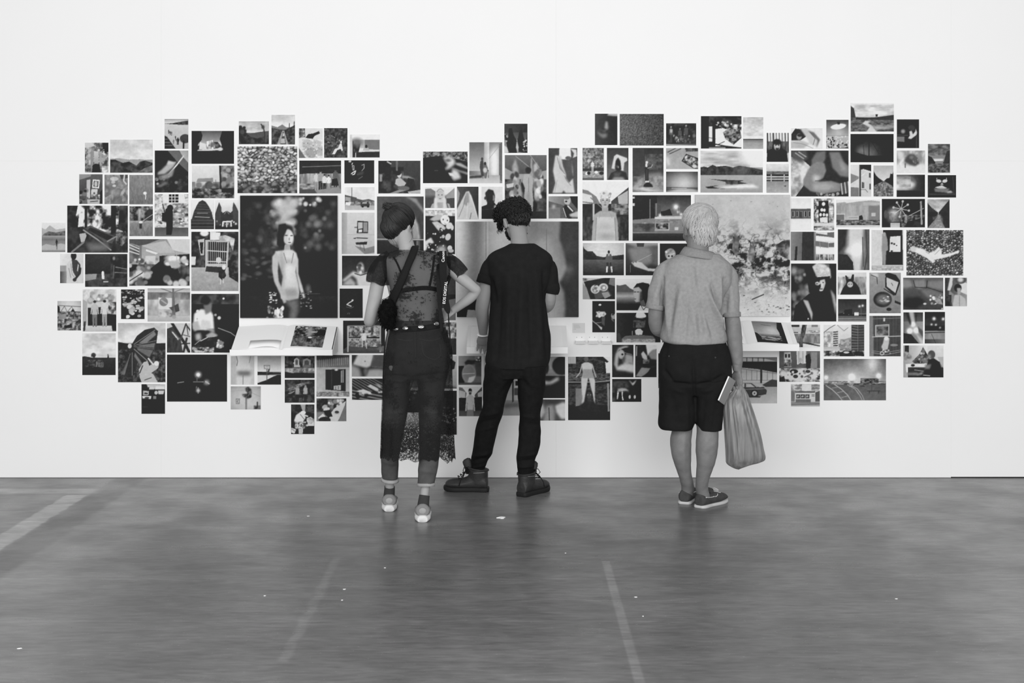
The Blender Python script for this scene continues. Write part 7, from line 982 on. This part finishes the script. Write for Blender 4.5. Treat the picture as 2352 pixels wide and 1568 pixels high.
    V, Fc = open_rows([(573, 914, 966, -.065, .065), (582, 886, 1014, -.09, .085), (596, 876, 1036, -.105, .10), (625, 880, 1038, -.115, .125), (660, 890, 1027, -.115, .145), (700, 898, 1014, -.105, .13), (735, 896, 1018, -.11, .12), (757, 890, 1023, -.125, .12), (800, 883, 1036, -.155, .12), (850, 880, 1036, -.16, .125), (900, 879, 1037, -.155, .13), (960, 877, 1038, -.155, .14), (1010, 876, 1040, -.16, .15), (1043, 875, 1042, -.165, .16)], ZW, 84, 2.4, 5, 0, hem)
    me = mesh('lace_dress', V, Fc)
    def wv(x, y):
        leg = 924 < x < 962 or x > 1012
        g = .48 if y < 757 else (.62 if y < 870 else .52)
        bd = min(1, max(0, (y - 925) / 60)); edge = 0.0
        if y > 1036: edge = .35
        return (g * (1 - .75 * bd), bd, edge)
    weave(me, wv); dr = link('lace_dress', me, M['sheer'], t, True)
    for pts in ([(898, 588, 0, 16), (884, 600, -.005, 20), (872, 618, -.01, 23), (866, 634, -.014, 24), (862, 648, -.016, 22)], [(1022, 590, 0, 14), (1040, 606, -.006, 18), (1052, 618, -.01, 18), (1060, 628, -.01, 18)]):
        A = catmull(pts, 5); P = [W(x, y, ZW + dz) for x, y, dz, r in A]; v, f = tube(P, [r * ZW / F for *_, r in A], 26, False)
        v = [Vector(q) + Vector((0, 0, -.010 * abs(math.sin(i * 2.7)) if i >= len(v) - 26 else 0)) for i, q in enumerate(v)]
        me = mesh('lace_sleeve', v, f); weave(me, lambda x, y: (.74, .9, 0)); link('lace_sleeve', me, M['sheer'], dr, True)
    # hair pinned up
    cap = fuse([ball(hc + R3 @ Vector((0, -.014, .044)), (.084, .104, .090), R3, 24), ball(hc + R3 @ Vector((-.006, -.055, -.015)), (.064, .050, .058), R3, 18), ball(hc + R3 @ Vector((-.008, -.048, -.05)), (.042, .036, .034), R3, 16)], .006, 6, 'hair')
    hair = link('hair', cap, M['brownhair'], t, True); tr = bvh(cap); rng = random.Random(4); b = MB(); cc = hc + R3 @ Vector((0, -.014, .040))
    kn = W(894, 480, ZW + .0)
    ax = (R3.transposed() @ (kn - cc)).normalized(); u = ax.orthogonal().normalized(); w = ax.cross(u)
    for i in range(420):
        ph = rng.random() * 6.283; a1 = rng.uniform(1.4, 3.0); a0 = rng.uniform(.02, .5); pts = []; wv_ = rng.uniform(-.16, .16); l = rng.uniform(0, .004); ok = True
        for k in range(13):
            s_ = k / 12; th = a0 + (a1 - a0) * s_; p = ph + wv_ * math.sin(s_ * 3); v = ax * math.cos(th) + (u * math.cos(p) + w * math.sin(p)) * math.sin(th)
            if (v.y > .55 and v.z < .3) or v.z < -.97: break
            d_ = R3 @ v; q, nd, _, _ = tr.ray_cast(cc + d_ * .4, -d_)
            if q is None: break
            pts.append(q + nd * (.0008 + l * math.sin(math.pi * s_)))
        if len(pts) > 4: b.tube(pts, [.0034 * math.sin(math.pi * (.15 + .75 * k / len(pts))) for k in range(len(pts))], 5, True, .6)
    for (pts) in ([(898, 548), (901, 560), (899, 573)], [(893, 540), (905, 556), (912, 570)], [(940, 520), (944, 540), (941, 556)]):
        b.tube([W(x, y, ZW - .05) for x, y in catmull([pts[0], (pts[1][0] + 4, pts[1][1]), pts[2]], 6)], .0007, 4)
    b.build('strands', M['brownhair'], hair, True)['kind'] = 'stuff'
    b = MB(); kr = Matrix.Rotation(.3, 3, 'Y')
    for i in range(90):
        a = rng.random() * 6.283; e = rng.uniform(-.5, 1.2); pts = []; r0 = rng.uniform(.016, .037); sp = rng.uniform(1.2, 3.2); da = rng.uniform(-.5, .5)
        for k in range(9):
            s_ = k / 8; q = a + sp * s_; pts.append(kn + Vector((r0 * math.cos(q) * 1.05, r0 * math.sin(q) * .9, .016 * e + r0 * .6 * math.sin(q * .7 + da) + .004)))
        b.tube(pts, [.0044 * math.sin(math.pi * (.12 + .8 * k / 9)) for k in range(9)], 5)
    for i in range(26):
        d = Vector((rng.uniform(-.8, 1), rng.uniform(-.6, .6), rng.uniform(.2, 1))).normalized(); p = kn + d * .016
        b.tube([p, p + d * rng.uniform(.010, .022), p + d * rng.uniform(.02, .03) + Vector((rng.uniform(-.01, .01), 0, rng.uniform(-.008, .004)))], [.0024, .0016, .0005], 4)
    b.add(*ball(kn + Vector((0, 0, .004)), (.028, .026, .024), None, 14)); b.build('bun', M['brownhair'], hair, True)
    # socks and running shoes
    for (px, py, yaw, dz, A) in [(894, 1174.5, math.radians(4), 0, [(895, 1117, .15, 12), (894.5, 1128, .156, 12.4), (893.5, 1142, .165, 13), (893.5, 1156, .17, 13)]), (970.5, 1199, math.radians(3), 1, [(975, 1137, -.095, 12), (973.5, 1148, -.10, 12.6), (972, 1162, -.10, 13.6), (971, 1178, -.09, 13.6)])]:
        z = zfloor(py); pos = W(px, py, z); pos.z = 0; T = lambda x, y, zz: pos + Matrix.Rotation(yaw, 3, 'Z') @ Vector((x, y, zz))
        up = shoe_rows([(.008, .033, .030, .088, 0), (.022, .042, .028, .098, 0), (.05, .044, .026, .090, 0), (.09, .038, .026, .078, 0), (.13, .041, .026, .074, 0), (.17, .046, .024, .066, 0), (.21, .044, .022, .056, 0), (.235, .034, .022, .046, 0), (.248, .018, .022, .038, 0)], yaw, pos, 28, 2.5)
        me = fuse([up], .004, 3, 'running_shoe'); sh = link('running_shoe', me, M['sneaker'], t, True)
        b = MB(); b.add(*shoe_rows([(-.004, .024, .0, .034, 0), (.0, .029, .0, .036, 0), (.02, .036, .0, .040, 0), (.05, .044, .001, .046, 0), (.09, .042, .002, .040, 0), (.15, .046, .001, .032, 0), (.21, .046, .003, .028, 0), (.245, .034, .008, .026, 0), (.258, .014, .012, .024, 0)], yaw, pos, 28, 4.5)); b.build('shoe_sole', M['whitesole'], sh, True)
        b = MB(); b.add(*ball(T(0, .0095, .060), (.021, .006, .017), Matrix.Rotation(yaw, 3, 'Z'), 18)); b.build('heel_patch', M['sneakerpatch'], sh, True)
        b = MB()
        for i in range(4): b.tube([T(-.026, .115 + .018 * i, .076 - .005 * i), T(0, .118 + .018 * i, .088 - .006 * i), T(.026, .115 + .018 * i, .076 - .005 * i)], .0026, 6)
        b.build('laces', M['whitesole'], sh, True)
        b = MB(); b.add(*limb(A, ZW, 22, 4)); b.build('sock', M['sock'], t, True)
    return t, bt, je
wt, w_bvh, w_jeans = woman_in_lace()
# shoulder bag with a broad strap, and a camera strap hanging from the other shoulder
def back_point(px, py, off=.012):
    p, n = hit(w_bvh, px, py, off); return p if p is not None else W(px, py, ZW - .13)
bag = empty('shoulder_bag', W(892, 745, ZW - .02), 'black shaggy shoulder bag on a broad webbing strap across the lace back', 'bag')
b = MB(); b.add(*ribbon(w_bvh, [(954, 570), (950, 584), (940, 606), (928, 636), (916, 666), (905, 694)], 15, .028, .003, 6)); b.build('strap', M['strap'], bag, True)
me = fuse([limb([(893, 690, -.07, 12), (890, 706, -.085, 17), (889, 724, -.09, 18), (892, 742, -.085, 14), (894, 754, -.075, 8)], ZW), ball(W(891, 712, ZW - .08), (.045, .045, .05))], .006, 3, 'bag_body'); folds(me, [], 1, (.006, 90)); link('bag_body', me, M['fur'], bag, True)
b = MB(); rg = random.Random(9); tr = bvh(me)
for i in range(520):
    v = Vector((rg.gauss(0, 1), rg.gauss(0, 1), rg.gauss(0, 1))).normalized(); c0 = W(891, 720, ZW - .08); q, nd, _, _ = tr.ray_cast(c0 + v * .3, -v)
    if q is None: continue
    L = rg.uniform(.006, .016); d = (nd + Vector((rg.uniform(-.3, .3), 0, -.7))).normalized(); b.tube([q - nd * .002, q + d * L * .6, q + d * L + Vector((0, 0, -.004))], [.002, .0016, .0004], 4)
b.build('pile', M['fur'], bag)['kind'] = 'stuff'
cs = empty('camera_strap', W(1026, 720, ZW - .10), 'black camera strap with pale lettering hanging from the shoulder in lace', 'camera strap')
def hang(pts, wpx, z, thick=.003):
    A = catmull(pts, 5); V = []; Fc = []
    for (x, y, dz, w) in A:
        for s in (-1, 1):
            for th in (-1, 1): V.append(W(x + s * w / 2, y, z + dz) + Vector((0, th * thick / 2, 0)))
    for i in range(len(A) - 1):
        a = i * 4; Fc += [(a, a + 2, a + 6, a + 4), (a + 1, a + 5, a + 7, a + 3), (a, a + 4, a + 5, a + 1), (a + 2, a + 3, a + 7, a + 6)]
    Fc += [(0, 1, 3, 2)]; a = (len(A) - 1) * 4; Fc += [(a, a + 2, a + 3, a + 1)]
    return V, Fc
b = MB(); b.add(*hang([(1017, 576, -.075, 17), (1017.5, 600, -.125, 17), (1018, 630, -.135, 16.5), (1021, 665, -.135, 14), (1024, 690, -.135, 14), (1027, 708, -.135, 15), (1029, 716, -.135, 10), (1029.5, 720, -.135, 5)], 0, ZW)); b.add(*hang([(1011, 578, -.02, 14), (1008, 640, -.124, 12), (1010, 700, -.122, 9), (1014, 760, -.13, 5)], 0, ZW)); b.build('strap_band', M['strap'], cs)
b = MB(); b.tube([W(1029.5, 718, ZW - .135), W(1031, 740, ZW - .14), W(1033, 765, ZW - .145), W(1034, 790, ZW - .15), W(1034, 806, ZW - .15)], .0035, 6); b.build('strap_cord', M['strap'], cs, True)
M['letter'] = mat('pale_lettering', .90, .6, .2, .01)
def text_mesh(txt, px, py, z, size, parent, rot):
    cu = bpy.data.curves.new('lettering', 'FONT'); cu.body = txt; cu.size = size; cu.align_x = 'CENTER'; cu.align_y = 'CENTER'; cu.extrude = .0006; cu.offset = size * .012
    o = bpy.data.objects.new('tmp', cu); col.objects.link(o); bpy.context.view_layer.update()
    me = bpy.data.meshes.new_from_object(o.evaluated_get(bpy.context.evaluated_depsgraph_get())); bpy.data.objects.remove(o)
    mtx = Matrix.Translation(W(px, py, z)) @ Matrix.Rotation(rot, 4, 'Y') @ Matrix.Rotation(math.pi / 2, 4, 'X'); me.transform(mtx)
    return link('lettering', me, M['letter'], parent)
text_mesh('Canon', 1018, 589, ZW - .150, .0225, cs, -math.pi / 2)
text_mesh('EOS DIGITAL', 1022.5, 672, ZW - .139, .0215, cs, -math.radians(84))

# ------------------------------------------------------------------ sloping book shelves fixed to the wall, with the books on them
def shelf(xa, xb, zl, zlb, zb, label, dep=.27):
    t = empty('book_shelf', ((xa + xb) / 2, 0, zlb), label, 'shelf', 'sloping white book shelves on the wall')
    th = .016; yf = -dep + .014; z0 = zlb + .006
    b = MB(); b.add([(xa + .012, -.001, zb), (xb - .012, -.001, zb), (xb - .012, yf, z0 + th), (xa + .012, yf, z0 + th), (xa + .012, -.001, zb - th), (xb - .012, -.001, zb - th), (xb - .012, yf, z0), (xa + .012, yf, z0)],
                    [(0, 3, 2, 1), (4, 5, 6, 7), (0, 1, 5, 4), (1, 2, 6, 5), (2, 3, 7, 6), (3, 0, 4, 7)]); b.build('sloping_board', M['white'], t)
    MB().box((xa, -dep, zlb), (xb, -dep + .014, zl)).build('front_lip', M['white'], t, False, .0015)
    for x in (xa, xb - .012):
        b = MB(); p = [(-.001, zb), (yf, z0 + th), (yf, zlb), (-.001, zlb)]; b.add([(x, y, z) for y, z in p] + [(x + .012, y, z) for y, z in p], [(0, 1, 2, 3), (7, 6, 5, 4), (0, 4, 5, 1), (1, 5, 6, 2), (2, 6, 7, 3), (3, 7, 4, 0)]); b.build('side_panel', M['white'], t)
    # a frame on the slope: u across, v up the slope, h off it
    o = Vector((xa, yf - .0, z0 + th)); v = (Vector((0, -.001, zb)) - Vector((0, yf, z0 + th))); L = v.length; v.normalize(); n = Vector((0, -v.z, v.y))
    return lambda u, vv, h: o + Vector((u, 0, 0)) + v * vv + n * (h + .0016), xb - xa, L
def book(fr, u0, u1, v0, v1, label, pic=None, rect=None, bend=.016, spine=.5, cover='white'):
    t = empty('open_book', fr((u0 + u1) / 2, v0, 0), label, 'book', 'open photo books on the shelves')
    us = u0 + (u1 - u0) * spine; tc = .004
    b = MB(); P = [fr(u, v, h) for h in (0, tc) for u, v in ((u0, v0), (u1, v0), (u1, v1), (u0, v1))]; b.add(P, [(3, 2, 1, 0), (4, 5, 6, 7), (0, 1, 5, 4), (1, 2, 6, 5), (2, 3, 7, 6), (3, 0, 4, 7)]); b.build('cover', M[cover], t)
    def hgt(u):
        e = abs(u - us) / ((us - u0) if u < us else (u1 - us)); return tc + .004 + bend * math.sin(math.pi * min(1, e) ** .55) * (1 - .35 * e)
    for (a, c) in ((u0 + .004, us), (us, u1 - .004)):
        n = 24; V = []; Fc = []
        for i in range(n + 1):
            u = a + (c - a) * i / n
            for v in (v0 + .003, v1 - .003):
                V.append(fr(u, v, tc + .0004)); V.append(fr(u, v, hgt(u)))
        for i in range(n):
            q = i * 4; Fc += [(q + 1, q + 5, q + 7, q + 3), (q, q + 2, q + 6, q + 4), (q, q + 4, q + 5, q + 1), (q + 2, q + 3, q + 7, q + 6)]
        Fc += [(0, 1, 3, 2), (n * 4, n * 4 + 2, n * 4 + 3, n * 4 + 1)]
        me = mesh('page_block', V, Fc); bm = bmesh.new(); bm.from_mesh(me); bmesh.ops.recalc_face_normals(bm, faces=bm.faces[:]); bm.to_mesh(me); bm.free(); link('page_block', me, M['paper'], t, False)
    if pic:
        ra, rb, rc, rd = rect; nx, ny, a = picture_grid(pic, (rb - ra) * S * 1.6, (rd - rc) * S * 1.6, 900 + int(abs(u0) * 10))
        V = [fr(ra + (rb - ra) * i / (nx - 1), rd - (rd - rc) * j / (ny - 1), hgt(ra + (rb - ra) * i / (nx - 1)) + .0008) for j in range(ny) for i in range(nx)]
        me = mesh('plate', V, [tuple(q) for q in grid_faces(nx, ny)]); paint(me, a); link('plate', me, M['print'], t)
    # one leaf arching up at the lower edge
    V = []; Fc = []; n = 16; w = (us - u0) * .62
    for i in range(n + 1):
        s_ = i / n; u = us - .012 - w * (1 - s_)
        for k, v in enumerate((v0 + .004, v0 + (v1 - v0) * .35)): V.append(fr(u, v, hgt(u) + .0012 + (.012 if k == 0 else 0.0) * math.sin(math.pi * s_ ** 1.4)))
    for i in range(n): q = i * 2; Fc.append((q, q + 2, q + 3, q + 1))
    o = link('lifted_leaf', mesh('lifted_leaf', V, Fc), M['paper'], t, True)
    o.modifiers.new('s', 'SOLIDIFY').thickness = .0008
def pic_well(c):
    c.t(5, 70, 10, 0, 0, 100, 52).t(20, 50, 14, 0, 50, 100, 100, .6).k(8, 70, 98, 3, 6, 2, 96, 22).q(60, 4, 44, 8, 56, 8, 52, 50, 42, 50).l(70, 2.4, 56, 56, 98, 30).e(54, 55, 6, 4, 95).p(6, 46, 60, 58, 60, 57, 76, 46, 76).p(12, 78, 14, 100, 18, 100, 40, 64, 50)
def pic_lake(c):
    c.gv(46, 66, 0, 60).g(60, 40, 30, 20).p(8, 84, 0, 100, 0, 100, 100, 80, 100, 82, 50, 78, 30).tp(6, 20, 10, 0, 52, 8, 56, 22, 80, 16, 100, 0, 100).gv(14, 10, 88, 100).t(10, 70, 8, 18, 66, 84, 88, 5).l(80, 2.4, 40, 74, 76, 82).l(74, 1.6, 30, 84, 60, 90).l(20, 2, 30, 16, 60, 20)
XL0, XL1 = (548 - 1176) / S, (776.6 - 1176) / S
fr, wd, L = shelf(XL0, XL1, .8545, .8175, .978, 'sloping white shelf under the large print of a woman in a river')
book(fr, .002, wd - .004, .004, L - .012, 'open photo book with a well picture on its page, on a sloping shelf', pic_well, (wd * .585, wd * .895, L * .09, L * .90), cover='blackcover')
fr, wd, L = shelf(-.285, .350, .870, .829, .985, 'sloping white shelf under the large curtain print, in front of the bowed person')
book(fr, .02, wd - .03, .006, L - .03, 'open photo book with blank pages read by the person in black')
fr, wd, L = shelf(1.156, 1.800, .889, .845, 1.005, 'sloping white shelf under the large print of rock and snow')
book(fr, .014, wd - .028, .006, L - .012, 'open photo book with a lake picture on its page, beside the silver-haired person', pic_lake, (wd * .60, wd * .90, L * .08, L * .92))

# ------------------------------------------------------------------ wall label and three little card trays
xa, xb, za, zb = (1315 - 1176) / S, (1343.5 - 1176) / S, H - (741.5 - HY) / S, H - (764 - HY) / S
t = empty('wall_label', ((xa + xb) / 2, 0, zb), 'small grey caption card with faint printed lines', 'label')
MB().box((xa, -.003, zb), (xb, -.0002, za)).build('card', M['card'], t)
for i, w in enumerate((.46, .52, .54, .20)):
    z = za - .013 - .0088 * i
    MB().box((xa + .007, -.0034, z - .0012), (xa + .007 + w * (xb - xa), -.003, z + .0006)).build('text_line', M['ink'], t)
for (x0, h, lab) in ((1321, .026, 'small white card tray closest to the middle book shelf'), (1350.5, .028, 'small white card tray between two others like it'), (1380, .020, 'small white card tray closest to the dining table print')):
    xa, xb = (x0 - 1176) / S, (x0 + 23 - 1176) / S; zt = H - (773.5 - HY) / S; zb = zt - .020
    t = empty('card_tray', ((xa + xb) / 2, 0, zb - .02), lab, 'card tray', 'small card trays on the wall')
    MB().box((xa, -.003, zb - .020), (xb, -.0003, zt + .004)).build('back_plate', M['white'], t)
    MB().box((xa, -.036, zb - .020), (xb, -.003, zb - .017)).build('tray_base', M['white'], t)
    MB().box((xa, -.036, zb - .017), (xb, -.033, zb - .006)).build('tray_front', M['card'], t)  # greyer colour on the white tray's front stands for its downward-facing shade
    for x in (xa, xb - .003): MB().box((x, -.033, zb - .017), (x + .003, -.003, zb - .004)).build('tray_side', M['card'], t)
    MB().box((xa + .004, -.032, zb - .0168), (xb - .004, -.0035, zb - .0168 + h * .45)).build('card_stack', M['paper'], t)
    for x in (xa + .010, xb - .022): b = MB(); b.add(*ball((x, -.0035, zt - .002), (.0028, .0016, .0028), None, 10)); b.build('screw', M['ink'], t, True)

# ------------------------------------------------------------------ things carried by the silver-haired person
def bag_mat():
    m, nt, b = nmat('thin_grey_plastic'); L = nt.links.new; out = nt.nodes['Material Output']
    b.inputs['Roughness'].default_value = .28; b.inputs['Specular IOR Level'].default_value = .6
    tc = N(nt, 'ShaderNodeTexCoord'); mp = N(nt, 'ShaderNodeMapping'); mp.inputs['Scale'].default_value = (30, 30, 2.2); no = N(nt, 'ShaderNodeTexNoise'); no.inputs['Scale'].default_value = 2.2; no.inputs['Detail'].default_value = 5
    L(tc.outputs['Object'], mp.inputs[0]); L(mp.outputs[0], no.inputs['Vector']); r = N(nt, 'ShaderNodeMapRange'); r.inputs[1].default_value = .3; r.inputs[2].default_value = .7; r.inputs[3].default_value = lin(.40); r.inputs[4].default_value = lin(.62)
    L(no.outputs['Fac'], r.inputs[0]); L(r.outputs[0], b.inputs['Base Color']); bp = N(nt, 'ShaderNodeBump'); bp.inputs['Strength'].default_value = .5; bp.inputs['Distance'].default_value = .006; L(no.outputs['Fac'], bp.inputs['Height']); L(bp.outputs[0], b.inputs['Normal'])
    tl = N(nt, 'ShaderNodeBsdfTranslucent'); tl.inputs[0].default_value = (.5, .5, .5, 1); m1 = N(nt, 'ShaderNodeMixShader'); m1.inputs[0].default_value = .30; L(b.outputs[0], m1.inputs[1]); L(tl.outputs[0], m1.inputs[2])
    tp = N(nt, 'ShaderNodeBsdfTransparent'); m2 = N(nt, 'ShaderNodeMixShader'); m2.inputs[0].default_value = .13; L(m1.outputs[0], m2.inputs[1]); L(tp.outputs[0], m2.inputs[2]); L(m2.outputs[0], out.inputs['Surface'])
    return m
M['plastic'] = bag_mat()
def carrier_bag():
    zc = ZO - .045; t = empty('carrier_bag', W(1705, 1074, zc), 'thin grey plastic carrier bag hanging full from a hand', 'bag')
    A = catmull([(882, 1696, 1702, .004), (887, 1692, 1706, .008), (895, 1684, 1712, .014), (905, 1674, 1718, .022), (916, 1665, 1722, .032), (935, 1661, 1728, .045), (965, 1662, 1738, .056), (1000, 1664, 1748, .064), (1030, 1666, 1754, .068), (1050, 1667, 1758, .062), (1063, 1669, 1752, .050), (1072, 1684, 1722, .030), (1075, 1696, 1708, .008)], 5); n = 96; V = []; Fc = []
    for i, (py, xl, xr, dp) in enumerate(A):
        s_ = i / (len(A) - 1); c = W((xl + xr) / 2, py, zc); a = (xr - xl) / 2 * zc / F
        for k in range(n):
            th = 2 * math.pi * k / n; pl = .10 * (1 - .55 * s_) * (s_ * 5 if s_ < .2 else 1); w = 1 + pl * (.6 * math.sin(13 * th + 1.3 * math.sin(3 * th)) + .4 * math.sin(23 * th + 2 * s_))
            ct, st = math.cos(th), math.sin(th); ex = 2 + .6 * s_
            tilt = -.030 * ct * max(0, s_ - .72) / .28 if s_ > .72 else 0
            V.append((c.x + a * min(1.02, w if abs(ct) < .8 else 1) * math.copysign(abs(ct) ** (2 / ex), ct), c.y + dp * w * math.copysign(abs(st) ** (2 / ex), st), c.z - tilt * (1 if ct > 0 else .25)))
    for i in range(len(A) - 1):
        for k in range(n): p = i * n + k; q = i * n + (k + 1) % n; Fc.append((p, p + n, q + n, q))
    Fc.append(tuple(range((len(A) - 1) * n, len(A) * n)))
    link('bag_body', mesh('bag_body', V, Fc), M['plastic'], t, True)
    for s in (-1, 1):
        b = MB(); b.tube([W(1699 + 2 * s, 888, zc), W(1698 + 3 * s, 880, zc + .006), W(1696 + 3 * s, 872, zc + .02), W(1694, 868, zc + .03)], [.006, .005, .005, .004], 8, True, .5); b.build('handle', M['plastic'], t, True)
    b = MB(); c = W(1712, 1036, zc); b.box((c.x - .075, c.y - .035, c.z - .055), (c.x + .065, c.y + .03, c.z + .03)); b.build('contents', M['paper'], t, False, .004)
carrier_bag()
t = empty('booklet', W(1668, 920, ZO - .10), 'thin pale booklet pinched against the carrier bag handle', 'booklet')
A, B, C_, E = W(1674, 864, ZO - .155), W(1650, 919, ZO - .175), W(1662, 929, ZO - .09), W(1688, 874, ZO - .07); nn = (B - A).cross(C_ - B).normalized()
for nm, o0, o1, m in (('pages', -.0035, .0035, 'paper'), ('cover', .0036, .0046, 'booklet'), ('cover', -.0046, -.0036, 'booklet')):
    P = [q + nn * h for h in (o0, o1) for q in (A, B, C_, E)]; b = MB(); b.add(P, [(3, 2, 1, 0), (4, 5, 6, 7), (0, 1, 5, 4), (1, 2, 6, 5), (2, 3, 7, 6), (3, 0, 4, 7)]); b.build(nm, M[m], t)

# ------------------------------------------------------------------ litter on the floor
rg = random.Random(21)
def scrap(px, py, w, d, h, label, group=None):
    z = zfloor(py); c = W(px, py, z); n = 12; V = [(c.x, c.y, h * 1.2)]; Fc = []
    for k in range(n):
        a = 2 * math.pi * k / n; r = .6 + .5 * rg.random(); V.append((c.x + w * r * math.cos(a), c.y + d * r * math.sin(a), h * (.4 + .6 * rg.random())))
    for k in range(n):
        a = 2 * math.pi * k / n; V.append((V[k + 1][0], V[k + 1][1], .0002))
    for k in range(n): q = (k + 1) % n; Fc += [(0, 1 + k, 1 + q), (1 + k, 1 + n + k, 1 + n + q, 1 + q)]
    Fc.append(tuple(range(2 * n, n, -1)))
    tag(link('paper_scrap', mesh('paper_scrap', V, Fc), M['paper']), label, 'paper scrap', group)
scrap(1151, 1189, .030, .020, .006, 'torn scrap of white paper on the floor behind the boots')
for (x, y, r) in ((608, 1368, .006), (791, 1353, .007), (786, 1378, .005), (45, 1489, .010), (1460, 1371, .007), (1477, 1415, .005), (2059, 1375, .007), (1299, 1270, .004), (708, 1185, .008), (884, 1304, .005)):
    scrap(x, y, r, r * .8, .002, 'tiny white fleck of paper on the bare concrete floor', 'tiny paper flecks on the floor')
